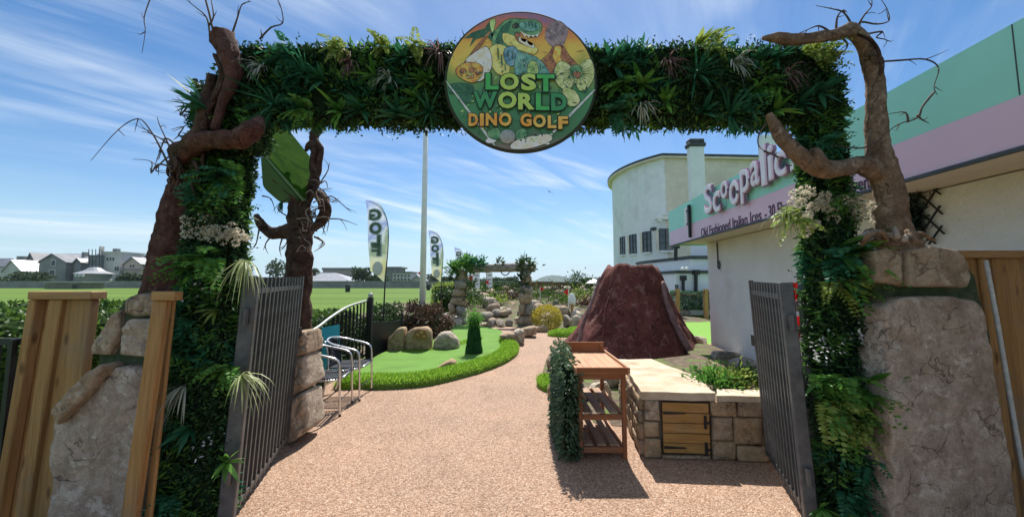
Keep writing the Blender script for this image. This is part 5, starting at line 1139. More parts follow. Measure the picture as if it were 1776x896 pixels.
slab_top([FL_ + V(-.02, -.025, 0), FL_ + xa * .60 + V(0, -.03, 0), V(1.86, 3.75, 0), V(1.80, 4.14, 0), V(1.27, 4.14, 0)], HT - .065, .065, M_TOP, 1)
slab_top([V(1.275, 4.16, 0), V(1.80, 4.16, 0), V(1.74, 4.62, 0), BL + V(-.02, .04, 0)], HT - .065, .06, M_TOP, 2)
slab_top([FL_ + xa * .61 + V(0, -.028, 0), FRt + V(.02, -.03, 0), FRt + V(.02, .19, 0), FL_ + xa * .72 + V(0, .17, 0)], HT - .07, .05, M_TOP, 3)
# cupboard door
dr = MB().prism([FL_ + xa * .15 + V(0, 0, .045) + no * .01, FL_ + xa * .545 + V(0, 0, .045) + no * .01, FL_ + xa * .545 + V(0, 0, .475) + no * .01, FL_ + xa * .15 + V(0, 0, .475) + no * .01], no * .012).build('cupboard_door', M_DARKBARK, blk)
zs = [.05, .135, .215, .30, .385, .47]
for i in range(5):
    a, b = zs[i] + .003, zs[i + 1] - .003; o_ = FL_ + no * .018
    MB().prism([o_ + xa * .155 + V(0, 0, a), o_ + xa * .54 + V(0, 0, a), o_ + xa * .54 + V(0, 0, b), o_ + xa * .155 + V(0, 0, b)], no * (.016 + .002 * (i % 2))).build('plank', M_DOORW, dr, bevel=.003)
for z in (.10, .385):
    o_ = FL_ + no * .04; MB().prism([o_ + xa * .157 + V(0, 0, z - .011), o_ + xa * .33 + V(0, 0, z - .005), o_ + xa * .345 + V(0, 0, z), o_ + xa * .33 + V(0, 0, z + .005), o_ + xa * .157 + V(0, 0, z + .011)], no * .005).build('strap_hinge', M_BLACK, dr)
for z in (.04, .26):
    o_ = FL_ + xa * .505 + no * .04; MB().bar(o_ + V(0, 0, z), o_ + V(0, 0, z + .11), .022, .008, no).bar(o_ + V(0, 0, z + .05) + no * .004, o_ + xa * .045 + V(0, 0, z + .05) + no * .004, .016, .014).build('latch', M_BLACK, dr)
# plants in the planter behind the low wall
for k, (u, v, r_, m, lab) in enumerate(((1248, 648, .16, M_FERN, 'leafy green planter plant nearest the slab top'), (1283, 652, .13, M_LIME, 'pale spotted low plant in the middle of the planter'), (1315, 645, .2, M_HEDGED, 'dark leafy planter plant by the right gate'))):
    c = P(u, v + 12, 3.5); c.y = 3.62 + .03 * k; pts = []; ds = []
    for _ in range(420):
        q = Vector(rng.normal(size=3)); pts.append((c.x + q.x * r_ * .55, c.y + q.y * .10, max(HT - .07, .50 + abs(q.z) * .07))); ds.append((q.x * .5, q.y * .5 - .2, .8))
    t = thing('planter_plant', lab, 'plant', (c.x, c.y, .48), 'plants in the stone planter'); o = leaf_obj('leaves', np.array(pts), np.array(ds) + rng.normal(size=(420, 3)) * .35, .06, .026, m, rng, t); o['kind'] = 'stuff'
MB_soil = sheet('planter_soil', [(1.9, 3.3), (2.6, 3.3), (3.3, 4.2), (1.8, 4.2)], M_SOIL, .47)
# rocks between the block, the volcano and the shop wall
for k, (u, v, Y, s, m, lab) in enumerate(((1203, 634, 5.6, (.26, .2, .14), M_SAND, 'small pinkish stone at the right foot of the volcano'), (1240, 636, 5.4, (.32, .24, .16), M_SAND2, 'rounded pale stone above the planter plants'), (1255, 622, 6.0, (1.05, .5, .42), M_GREYROCK, 'long dark rock lying against the shop wall'),
                                          (1208, 592, 7.6, (.5, .4, .4), M_SAND2, 'sunlit pale rock between the volcano and the far lawn'), (1236, 602, 7.4, (.5, .3, .2), M_SAND, 'flat sandy rock at the far corner of the shop'), (1216, 618, 6.4, (.22, .2, .12), M_SAND2, 'tiny white stone under the long dark rock'), (1290, 632, 5.2, (.5, .3, .22), M_GREYROCK, 'dark rock at the foot of the shop wall near the gate'))):
    c = P(u, v, Y); rock('garden_rock', lab, (c.x, Y, max(0, c.z - s[2] * .55)), s, 60 + k, m, .3 * k, sub=3)
MB2 = MB(); q = [V(2.6, 4.2, 0), V(3.45, 4.2, 0), V(3.75, 7.0, 0), V(3.3, 7.3, 0), V(2.9, 6.0, 0), V(2.0, 5.6, 0), V(1.9, 4.65, 0)]
MB2.prism(q, (0, 0, .33)); tag(MB2.build('raised_bed', M_SOIL), kind='structure')
for k, (u, v) in enumerate(((965, 640), (985, 655), (1000, 690), (972, 688), (1040, 690), (1062, 668), (1095, 640))):
    c = G(u, v); rock('edging_stone', 'edging stone %s behind the potting table' % ('furthest up the path', 'second along the bed', 'seen through the top shelf', 'beside the grass verge', 'low and brown', 'beneath the table top', 'against the worktop')[k], (c.x, c.y, 0), (.34, .28, .24), 70 + k, (M_SAND, M_SAND2, M_GREYROCK)[k % 3], k, 'edging stones of the volcano bed')

# ------------------------------------------------------------------ potting table
pt = thing('potting_table', 'small cedar potting table with slatted shelves and greenery on its side', 'table', (.78, 3.2, 0))
x0, x1, y0, y1, ht = .575, .985, 3.22, 4.02, .735
for x, y, h in ((x0, y0, ht), (x1 - .035, y0, ht), (x0, y1 - .035, ht + .1), (x1 - .035, y1 - .035, ht + .1)):
    MB().bbox((x, y, 0), (x + .035, y + .035, h - .005)).build('leg', M_CEDAR, pt, bevel=.003)
for z in (.075, .345, .685):
    for y in (y0 + .002, y1 - .033): MB().bbox((x0 + .036, y, z - .022), (x1 - .036, y + .03, z + .022)).build('rail', M_CEDARX, pt, bevel=.002)
    for x in (x0 + .003, x1 - .033): MB().bbox((x, y0 + .036, z - .02), (x + .03, y1 - .036, z + .02)).build('side_rail', M_CEDARY, pt, bevel=.002)
for z in (.098, .368):
    for k in range(3): xx = x0 + .05 + k * .112; MB().bbox((xx, y0 + .03, z), (xx + .075, y1 - .03, z + .014)).build('shelf_slat', M_SLATG, pt, bevel=.002)
for k in range(6): xx = x0 - .008 + k * .0715; MB().bbox((xx, y0 + .0, ht), (xx + .0705, y1 - .02, ht + .014)).build('top_slat', M_CEDARY, pt, bevel=.002)
MB().bbox((x0 - .012, y0 - .028, ht - .025), (x1 + .012, y0 - .004, ht + .035)).build('apron', M_CEDARX, pt, bevel=.003)
for x in (x0 - .034, x1 + .012): MB().bbox((x, y0 - .028, ht - .02), (x + .02, y1 + .01, ht + .035)).build('apron', M_CEDARY, pt, bevel=.003)
MB().bbox((x0 + .04, y0 + .04, ht - .012), (x1 - .04, y1 - .05, ht - .002)).build('top_base', M_CEDARY, pt)
MB().bbox((x0 - .012, y1 - .01, ht + .016), (x1 + .012, y1 + .01, ht + .12)).build('back_board', M_CEDARX, pt, bevel=.003)
pts, nr = box_scatter([V(x0 - .13, 3.2, .02), V(x0 - .03, 3.2, .02), V(x0 - .03, 4.0, .02), V(x0 - .13, 4.0, .02), V(x0 - .10, 3.2, .72), V(x0 - .03, 3.2, .74), V(x0 - .03, 4.0, .86), V(x0 - .10, 4.0, .84)], 5200, rng)
d = nr + rng.normal(size=pts.shape) * .6; d[:, 2] -= .5
o = leaf_obj('ivy_leaves', pts + nr * .02 + rng.normal(size=pts.shape) * .012, d, .05, .018, mat('grey_green_ivy', (.03, .075, .035), (.13, .21, .11), island=.9, rough=.4, transl=.3, spec=.5, lo=.1, hi=.9), rng, pt); o['kind'] = 'stuff'
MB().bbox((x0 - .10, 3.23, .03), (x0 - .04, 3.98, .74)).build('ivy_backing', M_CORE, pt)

# ------------------------------------------------------------------ stone pier, chairs, railing, notice
pier = thing('stone_pier', 'pier of three rough stacked stones between the left gate and the chairs', 'pier', (-2.0, 3.62, 0))
for k, (pxs, m) in enumerate((([(503, 690), (536, 674), (540, 742), (503, 768)], M_SAND2), ([(505, 618), (536, 612), (539, 668), (504, 690)], M_SAND2), ([(507, 574), (534, 572), (538, 612), (506, 620)], M_FAUX2))):
    po = outl(pxs, 3.55); pillow_mb(MB(), po, .10, .30, 4, .018, 6, 31 + k).build('stone', m, pier, smooth=True)
def chair(label, x, y, rz):
    t = thing('bistro_chair', label, 'chair', (x, y, 0), 'bistro chairs by the railing'); Mz = Matrix.Rotation(rz, 3, 'Z')
    def q(a, b, c): return V(x, y, 0) + Mz @ V(a, b, c)      # a = towards the front, b = to the side
    W, D = .235, .22; r = .0125
    for s_ in (-1, 1):
        MB().tube([q(D, s_ * W, 0), q(D - .01, s_ * W, .30), q(D - .02, s_ * W, .55), q(D - .05, s_ * W, .62), q(D - .13, s_ * (W + .012), .655), q(-.05, s_ * (W + .01), .69)], r, 10, 5).build('front_leg', M_ALU, t, smooth=True)
        MB().tube([q(-D - .04, s_ * (W - .03), 0), q(-D + .02, s_ * (W - .03), .40), q(-D - .0, s_ * (W - .06), .58), q(-D - .05, s_ * (W - .07), .74)], r, 10, 4).build('rear_leg', M_ALU, t, smooth=True)
        MB().tube([q(D, s_ * (W - .01), .40), q(-D + .02, s_ * (W - .03), .38)], .010, 8).build('seat_rail', M_ALU, t, smooth=True)
    MB().tube([q(-.05, W + .01, .69), q(-.15, W, .715), q(-.23, W * .75, .74), q(-.265, W * .35, .755), q(-.27, 0, .76), q(-.265, -W * .35, .755), q(-.23, -W * .75, .74), q(-.15, -W, .715), q(-.05, -W - .01, .69)], r, 10, 5).build('back_rail', M_ALU, t, smooth=True)
    for a in (D - .015, -D + .02): MB().tube([q(a, -W + .02, .40), q(a, W - .02, .40)], .010, 8).build('cross_rail', M_ALU, t, smooth=True)
    n = 15
    for k in range(n):
        a = -D + .02 + (2 * D - .02) * k / (n - 1)
        MB().tube([q(a, -W + .005, .415), q(a, -W * .5, .405), q(a, 0, .40), q(a, W * .5, .405), q(a, W - .005, .415)], .009, 5, 2).build('seat_strip', M_WEAVE, t, smooth=True)
    for k in range(19):
        f = -1 + 2 * k / 18; b = f * W * .92; ax_ = -.27 + .10 * f * f
        MB().tube([q(-D + .03, b * .8, .41), q(-D - .005 + .03 * f * f, b * .85, .52), q(ax_ + .005, b * .98, .64), q(ax_, b, .745 - .03 * f * f)], .0095, 5, 3).build('back_strip', M_WEAVE, t, smooth=True)
    for z in (.49, .60): MB().tube([q(-D + .08, W * .8, z), q(-D - .01, W * .5, z), q(-D - .03, 0, z), q(-D - .01, -W * .5, z), q(-D + .08, -W * .8, z)], .007, 5, 3).build('back_strip', M_WEAVE, t, smooth=True)
    MB().tube([q(D - .02, -W, .16), q(D - .02, W, .16)], .007, 6).build('stretcher', M_WEAVE, t, smooth=True)
    for s_ in (-1, 1):
        for a in (D, -D - .04): MB().tube([q(a, s_ * (W if a > 0 else W - .03), 0), q(a, s_ * (W if a > 0 else W - .03), .02)], .016, 8).build('foot', M_BLACK, t)
chair('black woven aluminium chair nearer the gate, beside the stone pier', -2.19, 4.42, R(8))
chair('black woven aluminium chair further along, beside the putting green', -2.17, 4.97, R(3))
rail_t = thing('bow_railing', 'black metal railing with a top rail sweeping up to a square post', 'railing', (-2.85, 5.0, 0))
tops = [P(500, 588, 4.55), P(545, 571, 5.15), P(575, 549, 5.7), P(605, 531, 6.3), P(637, 521, 7.1)]
tp, _ = catmull(tops, 8)
MB().tube(tp, .022, 8).build('top_rail', M_ALU if False else mat('worn_rail', (.30, .31, .28), (.44, .45, .42), scale=9, rough=.45, metal=.3), rail_t, smooth=True)
for k, p in enumerate(resample(tp + [tp[-1]], 34)[:27]):
    if k == 0: continue
    MB().bar(V(p.x, p.y, .08), p, .016, .016, (0, 1, 0)).build('bar', M_BLACK, rail_t)
MB().bar(V(tp[0].x, tp[0].y, .12), V(tp[-1].x, tp[-1].y, .12), .02, .04).build('bottom_rail', M_BLACK, rail_t)
e = tp[-1]; MB().bbox((e.x - .0, e.y, 0), (e.x + .09, e.y + .09, e.z + .06)).build('post', M_BLACK, rail_t); MB().sphere((e.x + .045, e.y + .045, e.z + .10), .05, 12).build('finial', mat('worn_finial', (.3, .31, .28), (.42, .43, .4), rough=.5), rail_t, smooth=True)
nt_ = thing('notice_board', 'turquoise printed notice leaning behind the woven chairs', 'notice', P(575, 640, 5.15))
c4 = [P(559, 650, 5.05), P(589, 648, 5.2), P(589, 562, 5.3), P(558, 568, 5.15)]
M_TURQ = mat('turquoise_print', (.03, .36, .40), (.05, .42, .45), scale=5, rough=.4); nn_ = (c4[1] - c4[0]).cross(c4[3] - c4[0]).normalized()
MB().prism([p - nn_ * .012 for p in c4], nn_ * .012).build('panel', M_TURQ, nt_)
mb = MB(); bx, by = (c4[1] - c4[0]), (c4[3] - c4[0])
for k in range(14):
    y = .90 - k * .055; w = (.62 if k == 0 else rnd.uniform(.55, .86)); h = .03 if k == 0 else .012
    q0 = c4[0] + by * y + bx * ((1 - w) / 2 if k == 0 else .07) + nn_ * .002; mb.add([q0, q0 + bx * w, q0 + bx * w + by * h, q0 + by * h], [(0, 1, 2, 3)])
mb.build('printed_lines', mat('dark_teal_print', (.01, .08, .11), rough=.5), nt_)
for a in (0, 1): MB().bar(V(c4[a].x, c4[a].y + .03, 0), c4[a] + V(0, .03, 0), .02, .02, (0, 1, 0)).build('stake', M_BLACK, nt_)

# hedges and shrubs behind the railing
def hedge(name, label, c8, n, L, W, m, seed, core=True, cat='hedge', rough_=.07):
    t = thing(name, label, cat, sum([Vector(c) for c in c8[:4]], Vector()) / 4); r_ = np.random.default_rng(seed)
    c = sum([Vector(q) for q in c8], Vector()) / 8
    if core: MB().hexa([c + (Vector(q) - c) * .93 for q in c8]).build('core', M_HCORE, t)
    pts, nr = box_scatter(c8, n, r_); lump = np.array([mnoise.noise(Vector(p) * 3.5) for p in pts])
    pts = pts + nr * (r_.random((n if len(pts) == n else len(pts), 1)) * rough_ + lump[:, None] * rough_); d = nr * .8 + r_.normal(size=pts.shape) * .7
    o = leaf_obj('leaves', pts, d, L * (.6 + .8 * r_.random(len(pts))), W, m, r_, t); o['kind'] = 'stuff'; return t
def hx(x0, x1, y0, y1, z0, z1): return [(x0, y0, z0), (x1, y0, z0), (x1, y1, z0), (x0, y1, z0), (x0, y0, z1), (x1, y0, z1), (x1, y1, z1), (x0, y1, z1)]
hedge('clipped_hedge', 'clipped green hedge behind the timber fence at the far left', hx(-5.2, -3.35, 2.7, 4.4, 0, 1.20), 15000, .055, .03, M_HEDGE, 1)
hedge('clipped_hedge', 'lower bright hedge running behind the railing and chairs', hx(-4.3, -3.25, 4.5, 7.6, 0, .86), 13000, .06, .032, M_HEDGE, 2)
hedge('leafy_shrub', 'loose leafy shrub growing through the railing behind the chairs', hx(-3.2, -2.95, 4.9, 7.0, .1, .78), 4200, .05, .03, M_HEDGED, 3, False, 'shrub', .1)
hedge('bronze_shrub', 'dark bronze leaved shrub behind the standing stones by the flagpole', hx(-2.85, -1.95, 9.6, 10.4, 0, .62), 6500, .08, .04, M_REDLEAF, 4, True, 'shrub', .26)
hedge('bronze_shrub', 'dull green shrub between the feather flag and the flagpole', hx(-3.8, -3.0, 9.4, 10.3, 0, .6), 5200, .08, .04, M_HEDGED, 5, True, 'shrub', .26)
hedge('green_box_hedge', 'dark green clipped block hedge left of the stone arch', hx(P(757, 520, 15).x, P(800, 520, 15).x, 15, 17, 0, 1.05), 4200, .10, .05, M_HEDGED, 6)
hedge('golden_hedge', 'yellow-green topped hedge behind the dark block hedge', hx(P(752, 520, 18).x, P(790, 520, 18).x, 18, 20, 0, 1.35), 2600, .13, .07, M_LIME, 7)
scr = thing('low_screen', 'low black mesh screen between the railing and the standing stones', 'screen', (-2.8, 7.3, 0))
MB().prism([V(-2.82, 7.22, 0), V(-2.58, 8.6, 0), V(-2.58, 8.6, .62), V(-2.82, 7.22, .72)], (-.03, 0, 0)).build('panel', M_BLACK, scr)
for x, y in ((-2.80, 7.24), (-2.57, 8.6)): MB().bar((x, y, 0), (x, y, .8), .04, .04, (0, 1, 0)).build('post', M_BLACK, scr)
lr = thing('low_black_railing', 'short black metal railing at the left edge before the hedge', 'railing', (-3.3, 2.5, 0))
z = P(10, 592, 2.45).z
MB().bar((-4.4, 2.45, z), (-3.25, 2.45, z), .03, .045).build('rail', M_BLACK, lr); MB().bar((-3.27, 2.42, 0), (-3.27, 2.42, z + .02), .03, .03, (0, 1, 0)).build('post', M_BLACK, lr)
for k in range(0, 7, 2): MB().bar((-4.3 + k * .15, 2.45, .05), (-4.3 + k * .15, 2.45, z - .02), .016, .016, (0, 1, 0)).build('bar', M_BLACK, lr)
bn = thing('black_bin', 'dark lidded bin half hidden between the leafy column and the left gate', 'bin', (-2.35, 3.2, 0))
MB().bbox((-2.75, 2.9, 0), (-2.25, 3.35, .98)).build('body', mat('dark_plastic', (.01, .012, .014), (.018, .02, .022), rough=.45), bn, bevel=.02); MB().bbox((-2.78, 2.87, .985), (-2.22, 3.38, 1.05)).build('lid', mat('grey_plastic', (.04, .045, .055), rough=.35), bn, bevel=.015)
MB().bbox((-2.74, 2.885, .80), (-2.26, 2.899, .86)).build('stripe', M_YELLOW, bn)
# ------------------------------------------------------------------ stones round the putting green
def stone_px(name, lab, px, Y, fr, bk, m, seed, amp=.018, k=4, cat='rock', group=None):
    po = outl(px, Y); c = sum(po, Vector()) / len(po); zb = min(p.z for p in po)
    mb = pillow_mb(MB(), po, fr, bk, k, amp, 5, seed, 40, 8); return tag(mb.build(name, m, None, V(c.x, Y, max(zb, 0)), smooth=True), lab, cat, group)
stone_px('standing_stone', 'tan slab stone with slanting top, leftmost of the three by the flagpole', [(672, 613), (675, 585), (693, 567), (703, 566), (704, 612)], 7.95, .16, .2, M_SANDB, 1)
sp2 = stone_px('standing_stone', 'tan stone with a carved brown plaque, middle of the three by the flagpole', [(704, 611), (704, 578), (716, 568), (740, 565), (748, 572), (749, 610)], 7.95, .16, .22, M_SANDB, 2)
stone_px('standing_stone', 'pale lichened boulder, rightmost of the three by the flagpole', [(750, 607), (752, 590), (764, 575), (780, 573), (795, 588), (797, 603), (780, 608)], 8.1, .18, .25, M_SAND2, 3, .03, 3)
mb = MB(); pl = outl([(716, 586), (718, 576), (727, 570), (738, 572), (741, 580), (740, 588)], 7.75); mb.prism(pl, (0, .03, 0)); pq = mb.build('plaque', mat('carved_brown', (.16, .07, .025), (.36, .20, .08), scale=30, rough=.7, bump=.8, bscale=60), sp2, bevel=.004)
for u, v, r_ in ((724, 580, .028), (731, 576, .034), (735, 583, .03)): MB().sphere(P(u, v, 7.745), r_, 10, (1.2, .5, 1)).build('carved_relief', mat('carved_gold', (.42, .22, .07), (.55, .33, .12), scale=20, rough=.6), pq, smooth=True)
stone_px('boulder', 'wedge of tan rock sunk in the long grass edge of the putting green', [(746, 646), (764, 632), (781, 622), (791, 626), (790, 642), (770, 648)], 6.25, .14, .18, M_SANDB, 5)
stone_px('boulder', 'squared sandstone block at the far right corner of the putting green', [(866, 581), (872, 577), (893, 577), (895, 600), (882, 602)], 8.9, .15, .25, M_SAND, 6, .02)
stone_px('boulder', 'tall pale stone standing beside the squared sandstone block', [(891, 573), (900, 569), (909, 572), (909, 597), (893, 600)], 9.0, .15, .25, M_SAND2, 7, .025)
stone_px('boulder', 'long pinkish stone leading back from the squared block', [(904, 570), (916, 566), (929, 565), (931, 579), (908, 583)], 10.2, .18, .3, M_SAND, 8, .03)
# tufted green marker on the green
mk = thing('grass_marker', 'slim green tufted column with a feathery light top on the putting green', 'marker', G(822, 611, .08))
mc = G(822, 611, .08); MB().lathe(mc, [(.145, 0), (.115, .2), (.09, .45), (.07, .62), (.045, .68), (0, .7)], 18).build('core', M_CORE, mk, smooth=True)
q, dd = [], []
for _ in range(3600):
    z = rng.random() * .66; a = rng.random() * 6.283; r_ = .145 - .08 * z / .62; q.append((mc.x + math.cos(a) * r_, mc.y + math.sin(a) * r_, mc.z + z + .05)); dd.append((math.cos(a) * .35, math.sin(a) * .35, -1))
o = leaf_obj('grass_blades', np.array(q), np.array(dd) + rng.normal(size=(3600, 3)) * .15, .10, .013, mat('deep_green_blades', (.012, .075, .012), (.05, .19, .03), island=.9, rough=.45, transl=.3, lo=.1, hi=.9), rng, mk); o['kind'] = 'stuff'
q = np.array(mc + V(0, 0, .66)) + rng.normal(size=(900, 3)) * np.array([.075, .075, .085]); o = leaf_obj('feathery_top', q, rng.normal(size=(900, 3)) + np.array([0, 0, .6]), .06, .016, mat('fresh_green_tips', (.06, .24, .02), (.20, .45, .07), island=.9, rough=.5, transl=.4, lo=.1, hi=.9), rng, mk); o['kind'] = 'stuff'
# white flagpole
fpb = P(731.5, 572, 10.4); fp = thing('flagpole', 'tall white flagpole rising behind the standing stones', 'flagpole', (fpb.x, 10.4, 0))
MB().tube([V(fpb.x, 10.4, 0), V(fpb.x, 10.4, 8.2)], [.088, .055], 16).build('pole', M_WHITE, fp, smooth=True); MB().box((fpb.x, 10.4, .03), (.34, .34, .06)).build('base_plate', M_GATE, fp, bevel=.01); MB().sphere((fpb.x, 10.4, 8.27), .09, 12).build('finial', M_WHITE, fp, smooth=True)
MB().tube([V(fpb.x + .10, 10.36, 1.0), V(fpb.x + .07, 10.36, 8.1)], .006, 5).build('halyard', M_WHITE, fp)
# feather flags
def flag_cloth_mat():
    m = bpy.data.materials.new('golf_flag_print'); m.use_nodes = True; nt = m.node_tree; N = nt.nodes; L = nt.links; b = N['Principled BSDF']; b.inputs['Roughness'].default_value = .7
    tc = N.new('ShaderNodeTexCoord'); mp = N.new('ShaderNodeMapping'); mp.inputs['Rotation'].default_value = (0, R(28), 0); L.new(tc.outputs['Object'], mp.inputs[0]); se = N.new('ShaderNodeSeparateXYZ'); L.new(mp.outputs[0], se.inputs[0])
    n = N.new('ShaderNodeTexNoise'); n.inputs['Scale'].default_value = 2.6; n.inputs['Detail'].default_value = 5; L.new(mp.outputs[0], n.inputs['Vector'])
    a = N.new('ShaderNodeMath'); a.operation = 'MULTIPLY_ADD'; a.inputs[1].default_value = .55; L.new(n.outputs[0], a.inputs[0]); m1 = N.new('ShaderNodeMath'); m1.operation = 'MULTIPLY_ADD'; m1.inputs[1].default_value = .36; m1.inputs[2].default_value = -.62; L.new(se.outputs[2], m1.inputs[0]); L.new(m1.outputs[0], a.inputs[2])
    r = N.new('ShaderNodeValToRGB'); e = r.color_ramp.elements
    st = [(0, (.34, .42, .24)), (.14, (.52, .56, .40)), (.24, (.56, .56, .26)), (.36, (.55, .60, .45)), (.46, (.24, .33, .22)), (.52, (.52, .60, .62)), (.60, (.24, .32, .58)), (.74, (.64, .70, .78)), (.88, (.26, .34, .62)), (1, (.55, .62, .74))]
    while len(e) < len(st): e.new(.5)
    for q_, (p, c) in zip(e, st): q_.position = p; q_.color = c + (1,)
    L.new(a.outputs[0], r.inputs[0]); L.new(r.outputs[0], b.inputs['Base Color'])
    t = N.new('ShaderNodeBsdfTranslucent'); L.new(r.outputs[0], t.inputs[0]); ms = N.new('ShaderNodeMixShader'); ms.inputs[0].default_value = .5; L.new(b.outputs[0], ms.inputs[1]); L.new(t.outputs[0], ms.inputs[2]); L.new(ms.outputs[0], N['Material Output'].inputs[0]); return m
M_FLAG = flag_cloth_mat(); M_FTXT = mat('flag_letter_green', (.09, .17, .10), (.15, .24, .15), scale=9, rough=.7, transl=.3); M_FWH = mat('flag_white', (.62, .66, .66), (.74, .77, .77), scale=5, rough=.7, transl=.4)
def feather_flag(label, bx, by):
    t = thing('feather_flag', label, 'flag', (bx, by, 0), 'feather flags along the railing side')
    X = lambda u: bx + (u - 668) / 630 * 9.0
    Z = lambda v: 1.5 + (490 - v) / 630 * 9.0
    pole = [V(bx - .03, by, 0), V(bx, by, Z(490)), V(X(671), by, Z(440)), V(X(671.5), by, Z(405)), V(X(668), by, Z(380)), V(X(658), by, Z(358)), V(X(646), by, Z(349)), V(X(629), by, Z(345))]
    MB().tube(pole, [.028, .016, .013, .012, .010, .009, .008, .006], 8, 5).build('pole', M_BLACK, t, smooth=True)
    pc_, _ = catmull(pole[1:], 6); rv = resample(pc_ + pc_[::-1], 2 * 40)[:41]; mb = MB(); nx = 8
    left = catmull([V(X(642), by, Z(470)), V(X(640), by, Z(445)), V(X(637), by, Z(420)), V(X(634), by, Z(385)), V(X(631), by, Z(358)), V(X(629), by, Z(346))], 8)[0]
    lv = resample(left + left[::-1], 80)[:41]
    def wave(p, f): return p + V(0, .035 * math.sin(p.z * 3.1 + f * 4), 0)
    for i in range(41):
        for j in range(nx + 1): mb.v.append(wave(lv[i].lerp(rv[i], j / nx), 1 - j / nx))
    for i in range(40):
        for j in range(nx): a = i * (nx + 1) + j; mb.f.append([a, a + 1, a + nx + 2, a + nx + 1]); mb.mi.append(0)
    mb.build('cloth', M_FLAG, t, smooth=True, fix=False)
    for ch, u0, v0, u1, v1 in (('G', 639, 363, 659, 382), ('O', 640, 386, 660, 406), ('L', 644, 408, 659, 425), ('F', 645, 427, 660, 444)):
        for off, m, dy in ((.10, M_FWH, -.05), (.03, M_FTXT, -.062)):
            l = MB(); put_text(l, ch, V(0, by + dy, 0), V(-1, 0, 0), V(0, 0, 1), -X(u1), Z(v1), -X(u0), Z(v0), 0, off, .002, ref=.03); l.build('letter', m, t)
    MB().sphere(V(X(655), by - .03, Z(466)), .13, 16, (1, .12, 1.35)).build('printed_ball', M_FWH, t, smooth=True)
    MB().box((bx - .03, by, .015), (.4, .4, .03)).build('base', M_BLACK, t)
feather_flag('larger feather flag printed GOLF in reverse, nearer the railing post', P(666, 560, 9.0).x, 9.0)
feather_flag('smaller feather flag printed GOLF in reverse, right of the flagpole', P(765, 520, 14.4).x, 14.4)
q = P(803, 520, 21.5); feather_flag('furthest feather flag, only its bent tip showing above the stone arch', q.x, 21.5)

# ------------------------------------------------------------------ stone arch
YR = 13.2
sa = thing('stone_arch', 'rustic arch of stacked stones with a rough lintel and plants on top', 'arch', (P(858, 560, YR).x, YR, 0))
def stack(us, seed):
    r_ = random.Random(seed)
    for (u0, u1, v0, v1) in us:
        a, b = P(u0, v1, YR), P(u1, v0, YR); rock_c = V((a.x + b.x) / 2, YR + r_.uniform(-.05, .05), max(a.z, 0)); rock('stone', '', rock_c, (b.x - a.x + .03, .55, b.z - max(a.z, 0) + .03), seed + v0 * .37 + u0, (M_SAND, M_GREYROCK, M_FAUX2)[r_.randint(0, 2)], r_.uniform(-.1, .1), sub=2, box=.8, amp=.10, parent=sa)
stack([(777, 793, 545, 563), (793, 814, 546, 566), (779, 792, 526, 545), (792, 812, 530, 546), (780, 811, 512, 530), (783, 810, 500, 513), (786, 811, 484, 501), (790, 812, 468, 485)], 1)
stack([(896, 925, 545, 563), (898, 912, 526, 545), (911, 926, 524, 545), (900, 924, 508, 526), (902, 923, 492, 509), (904, 922, 478, 493), (902, 925, 468, 479)], 2)
MB().tube([P(808, 465, YR), P(840, 465, YR), P(880, 464, YR), P(915, 463, YR), P(929, 464, YR)], [.16, .15, .16, .17, .15], 12, 6, wob=.2, seed=6).build('lintel', M_GREYROCK, sa, smooth=True)
MB().tube([P(868, 470, YR - .1), P(873, 476, YR - .12), P(880, 476, YR - .12), P(884, 470, YR - .1)], .02, 6, 4).build('rope_loop', M_DARKBARK, sa)
def puff(name, u, v, su, sv, n, L, W, m, Y, parent):
    c = P(u, v, Y); sx = su / 630 * Y; sz = sv / 630 * Y; r_ = rng.normal(size=(n, 3)); return leaf_obj(name, np.array(c) + r_ * np.array([sx, sx * .7, sz]) * .5, r_ + np.array([0, 0, .5]) + rng.normal(size=(n, 3)) * .5, L, W, m, rng, parent)
for k, (u, v, su, sv, n, m) in enumerate(((800, 464, 20, 10, 420, M_FERN), (825, 458, 16, 8, 260, M_FERNB), (810, 452, 12, 8, 160, M_FERN), (788, 472, 8, 12, 140, M_HEDGED), (911, 458, 14, 8, 220, M_HEDGED), (865, 455, 5, 5, 40, M_HEDGED), (906, 490, 8, 20, 180, M_HEDGED), (816, 500, 7, 18, 120, M_HEDGE))):
    o = puff('trailing_plant', u, v, su, sv, n, .16, .06, m, YR - .15, sa); o['kind'] = 'stuff'
mb = MB(); strap_mb(mb, P(908, 458, YR), (0, 0, 1), 14, .5, .02, .5, .0, rng); strap_mb(mb, P(808, 452, YR), (0, 0, 1), 10, .45, .02, .5, .0, rng); mb.build('grass_spikes', M_HEDGED, sa, fix=False)
# yellow bush
bc = G(948, 571); yb = thing('golden_bush', 'round golden yellow bush beside the path before the rockery', 'bush', bc)
q = rng.normal(size=(2600, 3)); q /= np.linalg.norm(q, axis=1, keepdims=True); rr = .45 * (.55 + .5 * rng.random((2600, 1)) ** .5)
o = leaf_obj('leaves', np.array(bc) + np.array([0, 0, .36]) + q * rr * np.array([1, 1, .85]), q + rng.normal(size=q.shape) * .5, .10, .025, M_YELLOW, rng, yb); o['kind'] = 'stuff'
for k in range(7): a = k * .9; MB().tube([bc, bc + V(math.cos(a) * .2, math.sin(a) * .2, .5)], [.014, .005], 5).build('stem', M_TWIG, yb)
